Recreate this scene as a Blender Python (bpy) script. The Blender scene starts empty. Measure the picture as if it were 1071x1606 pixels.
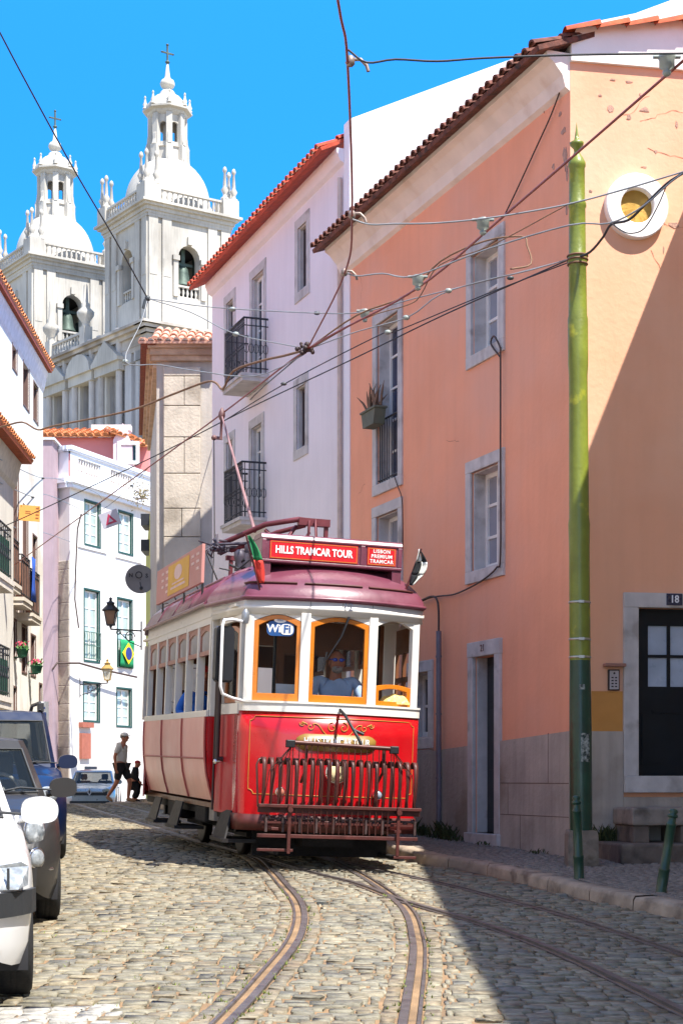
import bpy, math, random
import numpy as np
from mathutils import Vector, Matrix
random.seed(7); RNG = np.random.default_rng(7)
F, CX, HY, ZC = 2600.0, 535.5, 1220.0, 1.4385      # focal length in px, centre column, horizon row, eye height
SC = bpy.context.scene; COL = SC.collection; PI = math.pi
V = Vector
def sm(a, b, x):
    t = min(1, max(0, (x-a)/(b-a))); return t*t*(3-2*t)
def gz(X, d):                                       # height of the street: climbs, crests, drops; leans to the right
    z = .021*d if d < 38 else .798 + .021*(d-38) - .0285*max(0, d-39)**1.25*.9
    z = max(z, -.45) if d > 38 else z
    cross = -.04*max(-.5, min(X, 4.0)) + (0 if X > -.5 else 0)
    return z + cross*(1-sm(26, 38, d))
def W(px, py, d): return V(((px-CX)/F*d, d, ZC+(HY-py)/F*d))
def G(px, py, lift=0.):                             # point of the street seen at a pixel
    lo, hi = 3., 120.
    a = (px-CX)/F; b = (HY-py)/F
    d = lo
    while d < hi:
        if ZC+b*d <= gz(a*d, d)+lift: break
        d += .02
    return V((a*d, d, gz(a*d, d)+lift))
# ------------------------------------------------------------------ objects
WM = {}
def empty(name, loc, label=None, cat=None, group=None, M=None, kind=None):
    o = bpy.data.objects.new(name, None); COL.objects.link(o); o.empty_display_size = .2
    m = M if M is not None else Matrix.Translation(V(loc))
    o.matrix_world = m; WM[o.name] = m.copy()
    return tag(o, label, cat, group, kind)
def tag(o, label=None, cat=None, group=None, kind=None):
    if label: o['label'] = label
    if cat: o['category'] = cat
    if group: o['group'] = group
    if kind: o['kind'] = kind
    return o
class MB:
    def __init__(s, M=None): s.v=[]; s.f=[]; s.s=[]; s.m=[]; s.M = M or Matrix()
    def add(s, vs, fs, smooth=False, mi=0, M=None):
        T = s.M @ M if M is not None else s.M
        b = len(s.v); s.v += [tuple(T @ V(p)) for p in vs]
        for f in fs: s.f.append(tuple(b+i for i in f)); s.s.append(smooth); s.m.append(mi)
        return s
    def quad(s, a, b, c, d, mi=0): return s.add([a,b,c,d], [(0,1,2,3)], False, mi)
    def box(s, x0, x1, y0, y1, z0, z1, mi=0, M=None):
        return s.add([(x0,y0,z0),(x1,y0,z0),(x1,y1,z0),(x0,y1,z0),(x0,y0,z1),(x1,y0,z1),(x1,y1,z1),(x0,y1,z1)],
            [(0,3,2,1),(4,5,6,7),(0,1,5,4),(1,2,6,5),(2,3,7,6),(3,0,4,7)], False, mi, M)
    def prism(s, poly, y0, y1, mi=0, M=None, axis='y', smooth=False):      # poly of (a,b); axis is the extrusion axis
        n = len(poly)
        def p(a, b, c): return {'y': (a,c,b), 'x': (c,a,b), 'z': (a,b,c)}[axis]
        vs = [p(a,b,y0) for a,b in poly]+[p(a,b,y1) for a,b in poly]
        fs = [tuple(range(n)), tuple(range(2*n-1, n-1, -1))]
        s.add(vs, fs, False, mi, M)
        return s.add(vs, [(i, n+i, n+(i+1)%n, (i+1)%n) for i in range(n)], smooth, mi, M)
    def tube(s, pts, r, n=8, mi=0, cap=True, M=None, smooth=True, flat=1.0, closed=False):
        pts = [V(p) for p in pts]; k = len(pts)
        rs = list(r) if hasattr(r, '__len__') else [r]*k
        vs = []; prev = None
        for i, p in enumerate(pts):
            if closed: t = pts[(i+1)%k]-pts[(i-1)%k]
            else: t = pts[min(i+1,k-1)]-pts[max(i-1,0)]
            t = t.normalized() if t.length > 1e-9 else V((0,0,1))
            if prev is None:
                a = V((0,0,1)) if abs(t.z) < .9 else V((1,0,0))
                x = t.cross(a).normalized()
            else:
                x = (prev - t*prev.dot(t))
                x = x.normalized() if x.length > 1e-6 else t.orthogonal().normalized()
            prev = x; y = t.cross(x)
            for j in range(n):
                q = 2*PI*j/n; vs.append(p + (x*math.cos(q)+y*math.sin(q)*flat)*rs[i])
        fs = [(i*n+j, i*n+(j+1)%n, (i+1)*n+(j+1)%n, (i+1)*n+j) for i in range(k-1) for j in range(n)]
        if closed: fs += [((k-1)*n+j, (k-1)*n+(j+1)%n, (j+1)%n, j) for j in range(n)]
        s.add(vs, fs, smooth, mi, M)
        if cap and not closed: s.add(vs, [tuple(range(n-1,-1,-1)), tuple(range((k-1)*n, k*n))], False, mi, M)
        return s
    def lathe(s, prof, n=16, c=(0,0,0), mi=0, M=None, smooth=True, ang=None, sq=None):   # prof of (r,z)
        vs = []; k = len(prof)
        for r, z in prof:
            for j in range(n):
                q = 2*PI*(j+.5)/n
                vs.append((c[0]+r*math.cos(q), c[1]+r*math.sin(q), c[2]+z))
        fs = [(i*n+j, i*n+(j+1)%n, (i+1)*n+(j+1)%n, (i+1)*n+j) for i in range(k-1) for j in range(n)]
        s.add(vs, fs, smooth, mi, M)
        if prof[0][0] > 1e-4: s.add(vs[:n], [tuple(range(n-1,-1,-1))], False, mi, M)
        if prof[-1][0] > 1e-4: s.add(vs[-n:], [tuple(range(n))], False, mi, M)
        return s
    def ball(s, c, r, n=10, mi=0, M=None, sc=(1,1,1)):
        T = Matrix.Translation(V(c)) @ Matrix.Diagonal((sc[0],sc[1],sc[2],1))
        h = max(4, n//2)
        return s.lathe([(max(1e-5,r*math.sin(PI*i/h)), -r*math.cos(PI*i/h)) for i in range(h+1)], n, (0,0,0), mi, (M @ T) if M is not None else T)
    def grid(s, P, mi=0, smooth=True, M=None):         # P rows of points
        a, b = len(P), len(P[0])
        return s.add([p for r in P for p in r], [(i*b+j, i*b+j+1, (i+1)*b+j+1, (i+1)*b+j) for i in range(a-1) for j in range(b-1)], smooth, mi, M)
    def build(s, name, mats, parent=None, local=False, bevel=0, solid=0, sub=0, autos=False):
        me = bpy.data.meshes.new(name)
        vs = s.v
        if parent is not None and not local:
            root = parent
            while root.parent is not None: root = root.parent
            inv = WM[root.name].inverted() if root.name in WM else Matrix()
            vs = [tuple(inv @ V(p)) for p in vs]
        me.from_pydata(vs, [], s.f); me.update()
        mats = mats if isinstance(mats, (list, tuple)) else [mats]
        for m in mats: me.materials.append(m)
        me.polygons.foreach_set('use_smooth', s.s); me.polygons.foreach_set('material_index', s.m)
        o = bpy.data.objects.new(name, me); COL.objects.link(o)
        if parent is not None: o.parent = parent
        if solid: k = o.modifiers.new('t', 'SOLIDIFY'); k.thickness = solid; k.offset = 0
        if sub: k = o.modifiers.new('s', 'SUBSURF'); k.levels = k.render_levels = sub
        if bevel:
            k = o.modifiers.new('b', 'BEVEL'); k.width = bevel; k.segments = 2; k.limit_method = 'ANGLE'; k.angle_limit = .6
        return o
def frame(o, u, n_in=None):                            # local x along u, y into the building, z up
    u = V((u[0], u[1], 0)).normalized(); y = V((-u.y, u.x, 0))
    return Matrix(((u.x,y.x,0,o[0]),(u.y,y.y,0,o[1]),(0,0,1,o[2] if len(o)>2 else 0),(0,0,0,1)))
class Fac:                                             # a vertical facade: local t along it, y into the house, z up (world height)
    def __init__(s, o, u):
        s.o = V((o[0],o[1])); s.u = V((u[0],u[1])).normalized(); s.M = frame((o[0],o[1],0), u)
    def t(s, px):
        a = (px-CX)/F
        return (a*s.o.y - s.o.x)/(s.u.x - a*s.u.y)
    def d(s, t): return s.o.y + s.u.y*t
    def z(s, px, py): return ZC + (HY-py)/F*s.d(s.t(px))
    def rect(s, x0, x1, yt, yb):                       # pixel columns and the rows read at column x1
        return (s.t(x0), s.t(x1), s.z(x1, yb), s.z(x1, yt))
    def p(s, t, y, z): return s.M @ V((t, y, z))
def catmull(pts, n=8):
    pts = [V(p) for p in pts]; out = []
    P = [pts[0]*2-pts[1]]+pts+[pts[-1]*2-pts[-2]]
    for i in range(1, len(P)-2):
        for k in range(n):
            t = k/n; a,b,c,d = P[i-1],P[i],P[i+1],P[i+2]
            out.append(.5*((2*b)+(c-a)*t+(2*a-5*b+4*c-d)*t*t+(3*b-a-3*c+d)*t**3))
    out.append(pts[-1]); return out
# ------------------------------------------------------------------ materials
def lin(h):
    if isinstance(h, str):
        h = h.lstrip('#'); c = [int(h[i:i+2],16)/255 for i in (0,2,4)]
    else: c = [x/255 for x in h]
    return tuple(x/12.92 if x <= .04045 else ((x+.055)/1.055)**2.4 for x in c)+(1,)
MATS = {}
def mat(name, col, rough=.6, var=.12, scale=6., bump=0., bscale=40., metal=0., spec=.5, coat=0., streak=0., col2=None, emit=0, thr=None, trans=0., alpha=1., crough=.05):
    if name in MATS: return MATS[name]
    m = bpy.data.materials.new(name); m.use_nodes = True; nt = m.node_tree; N, L = nt.nodes, nt.links
    b = N['Principled BSDF']; c = lin(col) if not (isinstance(col, tuple) and len(col) == 4) else col
    b.inputs['Roughness'].default_value = rough; b.inputs['Metallic'].default_value = metal
    b.inputs['Specular IOR Level'].default_value = spec; b.inputs['Coat Weight'].default_value = coat; b.inputs['Coat Roughness'].default_value = crough
    b.inputs['Transmission Weight'].default_value = trans; b.inputs['Alpha'].default_value = alpha
    tc = N.new('ShaderNodeTexCoord')
    def noise(sc, det=4, vec=None):
        n = N.new('ShaderNodeTexNoise'); n.inputs['Scale'].default_value = sc; n.inputs['Detail'].default_value = det
        L.new(vec or tc.outputs['Object'], n.inputs['Vector']); return n
    def mix(a, bcol, fac, mode='MIX'):
        x = N.new('ShaderNodeMix'); x.data_type = 'RGBA'; x.blend_type = mode
        for s_, v_ in ((x.inputs[0], fac), (x.inputs[6], a), (x.inputs[7], bcol)):
            if hasattr(v_, 'is_linked'): L.new(v_, s_)
            else: s_.default_value = v_
        return x.outputs[2]
    def ramp(src, a, b2, c0=(0,0,0,1), c1=(1,1,1,1)):
        r = N.new('ShaderNodeValToRGB'); r.color_ramp.elements[0].position = a; r.color_ramp.elements[1].position = b2
        r.color_ramp.elements[0].color = c0; r.color_ramp.elements[1].color = c1
        L.new(src, r.inputs[0]); return r.outputs[0]
    out = None
    if var or col2:
        lo = tuple(max(0,x*(1-var)) for x in c[:3])+(1,); hi = tuple(min(1,x*(1+var)) for x in c[:3])+(1,)
        out = mix(lo, hi, ramp(noise(scale).outputs['Fac'], .3, .7))
    if col2 is not None:
        t0 = thr or (.55, .68)
        out = mix(out, lin(col2), ramp(noise(scale*.6, 8).outputs['Fac'], *t0))
    if streak:
        mp = N.new('ShaderNodeMapping'); mp.inputs['Scale'].default_value = (1,1,.08); L.new(tc.outputs['Object'], mp.inputs['Vector'])
        s_ = ramp(noise(7., 6, mp.outputs['Vector']).outputs['Fac'], .42, .72, (1,1,1,1), tuple([1-streak]*3)+(1,))
        out = mix(out or c, s_, 1., 'MULTIPLY')
    if out is not None: L.new(out, b.inputs['Base Color'])
    else: b.inputs['Base Color'].default_value = c
    if bump:
        bn = N.new('ShaderNodeBump'); bn.inputs['Strength'].default_value = min(1, bump); bn.inputs['Distance'].default_value = .02
        L.new(noise(bscale, 6).outputs['Fac'], bn.inputs['Height']); L.new(bn.outputs[0], b.inputs['Normal'])
    if rough > .15:
        rr = N.new('ShaderNodeMapRange'); rr.inputs[3].default_value = max(.05, rough-.12); rr.inputs[4].default_value = min(1, rough+.12)
        L.new(noise(scale*2.3).outputs['Fac'], rr.inputs[0]); L.new(rr.outputs[0], b.inputs['Roughness'])
    if emit:
        b.inputs['Emission Color'].default_value = c; b.inputs['Emission Strength'].default_value = emit
    MATS[name] = m; return m
def glass(name, tint=(.02,.025,.03,1), clear=.6, rough=.03):
    if name in MATS: return MATS[name]
    m = bpy.data.materials.new(name); m.use_nodes = True; N, L = m.node_tree.nodes, m.node_tree.links
    b = N['Principled BSDF']; b.inputs['Base Color'].default_value = tint; b.inputs['Roughness'].default_value = rough
    b.inputs['IOR'].default_value = 1.5
    tr = N.new('ShaderNodeBsdfTransparent'); tr.inputs[0].default_value = (.93,.96,.95,1)
    mx = N.new('ShaderNodeMixShader'); fr = N.new('ShaderNodeLayerWeight'); fr.inputs[0].default_value = .25
    mp = N.new('ShaderNodeMapRange'); mp.inputs[3].default_value = clear; mp.inputs[4].default_value = clear*.25
    L.new(fr.outputs['Fresnel'], mp.inputs[0]); L.new(mp.outputs[0], mx.inputs[0])
    L.new(b.outputs[0], mx.inputs[1]); L.new(tr.outputs[0], mx.inputs[2])
    L.new(mx.outputs[0], N['Material Output'].inputs['Surface'])
    MATS[name] = m; return m
def text(name, s, size, M, mat_, parent, local=False, thick=.004, xs=1., bold=0., spacing=1.):
    cu = bpy.data.curves.new(name, 'FONT'); cu.body = s; cu.size = size; cu.align_x = 'CENTER'; cu.align_y = 'CENTER'
    cu.extrude = thick; cu.offset = bold; cu.resolution_u = 3; cu.space_character = spacing
    o = bpy.data.objects.new(name, cu); COL.objects.link(o)
    dg = bpy.context.evaluated_depsgraph_get(); me = bpy.data.meshes.new_from_object(o.evaluated_get(dg))
    bpy.data.objects.remove(o)
    mb = MB(M @ Matrix.Diagonal((xs,1,1,1)))
    mb.add([v.co for v in me.vertices], [tuple(p.vertices) for p in me.polygons])
    bpy.data.meshes.remove(me)
    return mb.build(name, mat_, parent, local)
UP = Matrix(((1,0,0,0),(0,0,-1,0),(0,1,0,0),(0,0,0,1)))   # text plane (x,y) -> facade plane (x,z), facing -y
def skin(name, pts, edges, rad, mat_, parent, levels=2, root=0):
    me = bpy.data.meshes.new(name); me.from_pydata([tuple(p) for p in pts], edges, [])
    o = bpy.data.objects.new(name, me); COL.objects.link(o)
    me.materials.append(mat_)
    k = o.modifiers.new('sk', 'SKIN'); k.use_smooth_shade = True
    for i, r in enumerate(rad):
        sv = me.skin_vertices[0].data[i]; sv.radius = r if isinstance(r, tuple) else (r, r); sv.use_root = (i == root)
    k2 = o.modifiers.new('ss', 'SUBSURF'); k2.levels = k2.render_levels = levels
    dg = bpy.context.evaluated_depsgraph_get(); m2 = bpy.data.meshes.new_from_object(o.evaluated_get(dg))
    o.modifiers.clear(); o.data = m2; bpy.data.meshes.remove(me); m2.name = name
    if not m2.materials: m2.materials.append(mat_)
    if parent is not None: o.parent = parent
    return o
# ------------------------------------------------------------------ camera, world, sun
cam = bpy.data.cameras.new('camera'); co = bpy.data.objects.new('camera', cam); COL.objects.link(co)
co.location = (0, 0, ZC); co.rotation_euler = (PI/2, 0, 0)
cam.sensor_fit = 'VERTICAL'; cam.sensor_height = 36.; cam.lens = 36.*F/1606
cam.shift_y = (HY-803)/1606; cam.shift_x = 0; cam.clip_end = 3000; cam.clip_start = .1
SC.camera = co
AZ = math.radians(42.)
S = V((math.sin(AZ), -math.cos(AZ), 2.5*math.sin(AZ))).normalized()
su = bpy.data.lights.new('sun', 'SUN'); so = bpy.data.objects.new('sun', su); COL.objects.link(so)
so.rotation_euler = S.to_track_quat('Z', 'Y').to_euler(); su.energy = 3.9; su.angle = math.radians(.53); su.color = (1, .955, .88)
wd = bpy.data.worlds.new('World'); SC.world = wd; wd.use_nodes = True
N, L = wd.node_tree.nodes, wd.node_tree.links
bg = N['Background']; sky = N.new('ShaderNodeTexSky'); sky.sky_type = 'NISHITA'; sky.sun_disc = False
sky.sun_elevation = math.asin(S.z); sky.sun_rotation = math.atan2(S.x, S.y)
sky.air_density = 1.; sky.dust_density = .0; sky.ozone_density = 4.; sky.altitude = 50
tint = N.new('ShaderNodeMix'); tint.data_type = 'RGBA'; tint.blend_type = 'MULTIPLY'; tint.inputs[0].default_value = 1
gen = N.new('ShaderNodeTexCoord'); lift_ = N.new('ShaderNodeVectorMath'); lift_.operation = 'MULTIPLY_ADD'
lift_.inputs[1].default_value = (1, 1, 1.9); lift_.inputs[2].default_value = (0, 0, .06); L.new(gen.outputs['Generated'], lift_.inputs[0]); L.new(lift_.outputs[0], sky.inputs['Vector'])
sep = N.new('ShaderNodeSeparateXYZ'); L.new(gen.outputs['Generated'], sep.inputs[0])
mr = N.new('ShaderNodeMapRange'); mr.interpolation_type = 'SMOOTHSTEP'; mr.inputs[1].default_value = .45; mr.inputs[2].default_value = .9; L.new(sep.outputs['Y'], mr.inputs[0])
deep = N.new('ShaderNodeMix'); deep.data_type = 'RGBA'; L.new(mr.outputs[0], deep.inputs[0]); deep.inputs[6].default_value = (1.05, 1., .97, 1); deep.inputs[7].default_value = (.15, .93, 1.45, 1)
L.new(sky.outputs[0], tint.inputs[6]); L.new(deep.outputs[2], tint.inputs[7])
L.new(tint.outputs[2], bg.inputs['Color']); bg.inputs['Strength'].default_value = .15
vs_ = SC.view_settings; vs_.view_transform = 'Standard'; vs_.look = 'None'; vs_.exposure = 1.4; vs_.gamma = 1; vs_.use_curve_mapping = False
# ------------------------------------------------------------------ the street
KERB = [(6.5,9.5),(4.6,12.4),(3.03,14.7),(2.36,16.5),(1.95,18.),(1.55,19.3),(.98,20.3),(.62,22.),(.15,24.4),(-.45,26.6),(-1.5,29.5),(-3.3,34.2),(-4.1,37),(-4.6,40),(-6.2,47),(-7.6,56)]
def kerb_x(d):
    p = KERB
    if d <= p[0][1]: return p[0][0] + (p[0][1]-d)*.62
    for a, b in zip(p, p[1:]):
        if d <= b[1]: return a[0]+(b[0]-a[0])*(d-a[1])/(b[1]-a[1])
    return p[-1][0]
TH = math.radians(15.5); AXD = V((-math.sin(TH), math.cos(TH), 0)); AXR = V((math.cos(TH), math.sin(TH), 0)); TF = V((-.11, 18.6, 0))
def axis(s, x): return TF+AXD*s+AXR*x
def gp(px, py): p = G(px, py); return V((p.x, p.y, 0))
back_l = [axis(s, -.46) for s in (34,26,20,14,9,6)]; back_r = [axis(s, .46) for s in (34,26,20,14,9,6)]
def off_bottom(pts, n=4):
    d = (pts[-1]-pts[-2]).normalized(); return pts+[pts[-1]+d*1.2*k for k in range(1, n)]
R1 = off_bottom([gp(*p) for p in ((391,1341),(422,1363),(444,1387),(464,1411),(471,1434),(466,1461),(452,1487),(424,1521),(388,1562),(346,1606))])
R2 = off_bottom([gp(*p) for p in ((504,1344),(537,1357),(566,1372),(609,1400),(641,1430),(654,1471),(655.5,1504),(648,1564),(642,1606))])
R3 = off_bottom([gp(*p) for p in ((480,1366),(555,1385),(618,1409),(682,1428),(756,1450),(880,1497),(1071,1589))])
R4 = off_bottom([gp(*p) for p in ((603,1366),(711.5,1390),(797,1413),(880,1435),(1071,1497))])
RAILS = [(back_l+R1, -1), (back_r+R2, 1), ([back_l[-1], V((R1[0].x+.03,R1[0].y,0))]+R3, -1), ([back_r[-1], V((R2[0].x+.03,R2[0].y,0))]+R4, 1)]
RAILS = [(catmull(p, 10), s) for p, s in RAILS]
steel = mat('worn_rail_steel', '605a58', .42, .25, 9, .2, 60, metal=.25, col2='4c4442')
rust = mat('rusty_groove', '9c6a3a', .8, .3, 12, .3, 80)
RL = ['curved rail with rusty groove nearest the parked cars','curved rail with rusty groove running between the other curved rail and the kerb','straighter rail branching off and crossing the curved rails towards the shade','straight rail nearest the kerb, mostly in the shade']
for (pts, side), lab_ in zip(RAILS, RL):
    mb = MB(); prof = [(-.062,-.02),(-.060,.006),(-.012,.006),(-.008,-.016),(.034,-.016),(.038,.004),(.058,.004),(.060,-.02)]
    rows = []
    for i, p in enumerate(pts):
        t = (pts[min(i+1,len(pts)-1)]-pts[max(i-1,0)]).normalized(); r = V((t.y,-t.x,0))      # r: right of travel (towards camera => image left)
        rows.append([V((p.x,p.y,gz(p.x,p.y)))+(r*(-side if True else 1))*(o*-1)*-1*1.0+V((0,0,h)) for o, h in [(x*1.0, z) for x, z in prof]])
    mb.grid(rows, 0, False)
    nf = len(prof)-1
    for i in range(len(mb.f)):
        if i % nf == 3: mb.m[i] = 1
    tag(mb.build('tram_rail', [steel, rust]), lab_, 'rail', 'tram rails set in the street')
# ground sheets
sand = mat('joint_sand', '8a6f52', .95, .3, 3.5, .6, 60, col2='55483a')
xs = [-60,-30,-14]+[i*.5-9 for i in range(0,29)]+[6,8,10,14,30,60]; ds = [-40,-20,-8,-2]+[i*.5 for i in range(0,110)]+[56,60,65,70,80,100,140]
mb = MB(); mb.grid([[(x, d, gz(x, d)-.011) for x in xs] for d in ds]); tag(mb.build('road', sand), kind='structure')
mb = MB(); gr = []
for i in range(61):
    r = []
    for j in range(61):
        x = (j-30)*30.; y = (i-10)*30.
        q = math.hypot(x+25, y-185); r.append((x, y, -1.2 + 24*(1-sm(35, 75, q))))
    gr.append(r)
mb.grid(gr); tag(mb.build('ground', mat('dry_ground', '8b8168', .95, .3, .2)), kind='structure')
# setts: every stone is real, all in one sheet of paving
def rail_dist(P):
    S_ = np.array([(p.x, p.y) for pts, s in RAILS for p in pts]); out = np.full(len(P), 9.)
    # densify
    S2 = []
    for pts, s in RAILS:
        a = np.array([(p.x,p.y) for p in pts])
        for k in range(4): S2.append(a[:-1]*(1-k/4)+a[1:]*k/4)
    S2 = np.concatenate(S2)
    for k in range(0, len(P), 2000):
        q = P[k:k+2000]; out[k:k+2000] = np.sqrt(((q[:,None,:]-S2[None])**2).sum(-1)).min(1)
    return out
rot = math.radians(-6.); cr, sr = math.cos(rot), math.sin(rot)
cells = []; y = 4.
while y < 42:
    h = random.uniform(.115, .155)
    x = -11. + random.uniform(0, .2)
    while x < 6:
        w = random.choice((random.uniform(.10,.14), random.uniform(.12,.17), random.uniform(.15,.22)))
        cx, cy = x+w/2, y+h/2
        X, D = cx*cr-cy*sr*1.0, cx*sr+cy*cr
        X, D = cx, cy + math.tan(rot)*cx + .05*math.sin(cx*.9+cy*.3)
        if abs(X) < .215*D+2.0 and X < kerb_x(D)-.02-w/2: cells.append((X, D, w, h))
        x += w
    y += h
cells = np.array(cells); good = []
for lvl in range(4):                                    # a stone that would lie on a rail is cut narrower
    rd = rail_dist(cells[:, :2]); ok_ = rd > .062+.098+.40*cells[:,2]; good.append(cells[ok_]); bad = cells[~ok_ & (rd > .12) & (cells[:,2] > .055)]
    if not len(bad): break
    l, r = bad.copy(), bad.copy(); l[:,0] -= bad[:,2]/4; r[:,0] += bad[:,2]/4; l[:,2] /= 2; r[:,2] /= 2; cells = np.concatenate([l, r])
cells = np.concatenate(good)
cells = np.column_stack([cells, np.zeros(len(cells))])
edge = []                                               # a course of stones laid along each side of every rail
for pts, s in RAILS:
    P = np.array([(p.x, p.y) for p in pts]); sg = np.r_[0, np.cumsum(np.hypot(*np.diff(P, axis=0).T))]
    for side in (-1, 1):
        q = .1
        while q < sg[-1]-.1:
            l = random.uniform(.13, .22); x = np.interp(q+l/2, sg, P[:,0]); y = np.interp(q+l/2, sg, P[:,1])
            x2 = np.interp(q+l/2+.02, sg, P[:,0]); y2 = np.interp(q+l/2+.02, sg, P[:,1]); a = math.atan2(y2-y, x2-x); off = .062+.055
            edge.append((x-math.sin(a)*off*side, y+math.cos(a)*off*side, l, .1, a)); q += l
edge = np.array(edge); rd = rail_dist(edge[:, :2]); edge = edge[rd > .1]
kp_ = [i for i, e in enumerate(edge) if 4 < e[1] < 42 and e[0] < kerb_x(e[1])-.1]; edge = edge[kp_]
ok = np.ones(len(edge), bool)                           # where two rails run together, keep only the first of two clashing stones
for i in range(len(edge)):
    if not ok[i]: continue
    c = np.hypot(edge[:,0]-edge[i,0], edge[:,1]-edge[i,1]) < .085; c[:i+1] = False; ok[c] = False
edge = edge[ok]; near = np.r_[np.zeros(len(cells), bool), np.ones(len(edge), bool)]; cells = np.concatenate([cells, edge])
n = len(cells); J = RNG.normal(0, 1, (n, 16))
vsA = np.zeros((n, 20, 3)); ang = np.array([(-1,-.74),(-.84,-1),(.84,-1),(1,-.74),(1,.74),(.84,1),(-.84,1),(-1,.74)])
gap = .003+.006*RNG.random(n)
hw = cells[:,2]/2-gap; hh = cells[:,3]/2-gap*.9
cornj = 1+.09*RNG.normal(0,1,(n,8))
G0 = np.array([gz(a, b) for a, b in cells[:, :2]])
rise = .0042*J[:,0]
tx, ty = .028*J[:,1], .030*J[:,2]; cA, sA = np.cos(cells[:,4]), np.sin(cells[:,4])
tx[near] *= .4; ty[near] *= .4; rise[near] *= .5
for ring, (s_, dz) in enumerate(((1.,-.03),(.985,-.0022))):
    for k in range(8):
        ox = hw*ang[k,0]*s_*cornj[:,k]; oy = hh*ang[k,1]*s_*cornj[:,k]
        vsA[:, ring*8+k, 0] = cells[:,0]+ox*cA-oy*sA; vsA[:, ring*8+k, 1] = cells[:,1]+ox*sA+oy*cA
        vsA[:, ring*8+k, 2] = G0+rise+dz+ox*tx+oy*ty + (.0013*J[:,3+k] if ring else 0)
for k, (a, b) in enumerate(((-.88,-.86),(.88,-.86),(.88,.86),(-.88,.86))):
    ox = hw*a; oy = hh*b
    vsA[:, 16+k, 0] = cells[:,0]+ox*cA-oy*sA; vsA[:, 16+k, 1] = cells[:,1]+ox*sA+oy*cA; vsA[:, 16+k, 2] = G0+rise+.0012+ox*tx+oy*ty+.0013*J[:,11+k]
fl = []
for k in range(8): fl.append((k, (k+1)%8, 8+(k+1)%8, 8+k))
fl += [(8,9,16),(9,10,17,16),(10,11,17),(11,12,18,17),(12,13,18),(13,14,19,18),(14,15,19),(15,8,16,19),(16,17,18,19)]
faces = [tuple(i*20+q for q in f) for i in range(n) for f in fl]
me = bpy.data.meshes.new('cobblestones'); me.from_pydata(vsA.reshape(-1,3).tolist(), [], faces); me.update()
me.polygons.foreach_set('use_smooth', [True]*len(faces))
base = np.array([lin('a09a85')[:3], lin('969180')[:3], lin('a69c84')[:3], lin('9a8e76')[:3], lin('8b887c')[:3]])
ci = RNG.choice(5, n, p=[.34,.22,.22,.14,.08]); cc = base[ci]*(1+.075*RNG.normal(0,1,(n,1)))
dirt = np.array(lin('9a7a58')[:3]); mixd = np.where(near, .35, 0)[:,None]*RNG.random((n,1)); cc = cc*(1-mixd)+dirt*mixd
warm = np.clip((-cells[:,0]-.6)/2.2, 0, 1)[:,None]*.55; cc = cc*(1-warm)+cc*np.array([1.14,1.03,.86])*warm
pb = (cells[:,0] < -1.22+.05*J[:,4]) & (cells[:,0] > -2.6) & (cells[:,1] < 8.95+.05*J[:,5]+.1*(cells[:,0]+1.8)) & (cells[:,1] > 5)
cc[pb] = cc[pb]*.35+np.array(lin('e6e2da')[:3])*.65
cc = np.clip(cc*.66, .01, .9)
at = me.color_attributes.new('stone_tint', 'FLOAT_COLOR', 'POINT')
arr = np.ones((n, 20, 4)); arr[:,:,:3] = cc[:,None,:]; at.data.foreach_set('color', arr.reshape(-1))
m = bpy.data.materials.new('sett_stone'); m.use_nodes = True; N, L = m.node_tree.nodes, m.node_tree.links; b = N['Principled BSDF']
a_ = N.new('ShaderNodeAttribute'); a_.attribute_name = 'stone_tint'; tc = N.new('ShaderNodeTexCoord')
n1 = N.new('ShaderNodeTexNoise'); n1.inputs['Scale'].default_value = 22; n1.inputs['Detail'].default_value = 8; L.new(tc.outputs['Object'], n1.inputs['Vector'])
n2 = N.new('ShaderNodeTexNoise'); n2.inputs['Scale'].default_value = .8; n2.inputs['Detail'].default_value = 5; L.new(tc.outputs['Object'], n2.inputs['Vector'])
r1 = N.new('ShaderNodeMapRange'); r1.inputs[1].default_value = .3; r1.inputs[2].default_value = .7; r1.inputs[3].default_value = .62; r1.inputs[4].default_value = 1.25; L.new(n1.outputs['Fac'], r1.inputs[0])
r2 = N.new('ShaderNodeMapRange'); r2.inputs[1].default_value = .35; r2.inputs[2].default_value = .65; r2.inputs[3].default_value = .82; r2.inputs[4].default_value = 1.12; L.new(n2.outputs['Fac'], r2.inputs[0])
mu = N.new('ShaderNodeMath'); mu.operation = 'MULTIPLY'; L.new(r1.outputs[0], mu.inputs[0]); L.new(r2.outputs[0], mu.inputs[1])
vm = N.new('ShaderNodeVectorMath'); vm.operation = 'SCALE'; L.new(a_.outputs['Color'], vm.inputs[0]); L.new(mu.outputs[0], vm.inputs['Scale'])
L.new(vm.outputs[0], b.inputs['Base Color']); b.inputs['Roughness'].default_value = .62
bn = N.new('ShaderNodeBump'); bn.inputs['Strength'].default_value = .5; bn.inputs['Distance'].default_value = .012
n3 = N.new('ShaderNodeTexNoise'); n3.inputs['Scale'].default_value = 45; n3.inputs['Detail'].default_value = 6; L.new(tc.outputs['Object'], n3.inputs['Vector'])
L.new(n3.outputs['Fac'], bn.inputs['Height']); L.new(bn.outputs[0], b.inputs['Normal'])
me.materials.append(m); o = bpy.data.objects.new('cobbled_road', me); COL.objects.link(o); tag(o, kind='structure')
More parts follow.
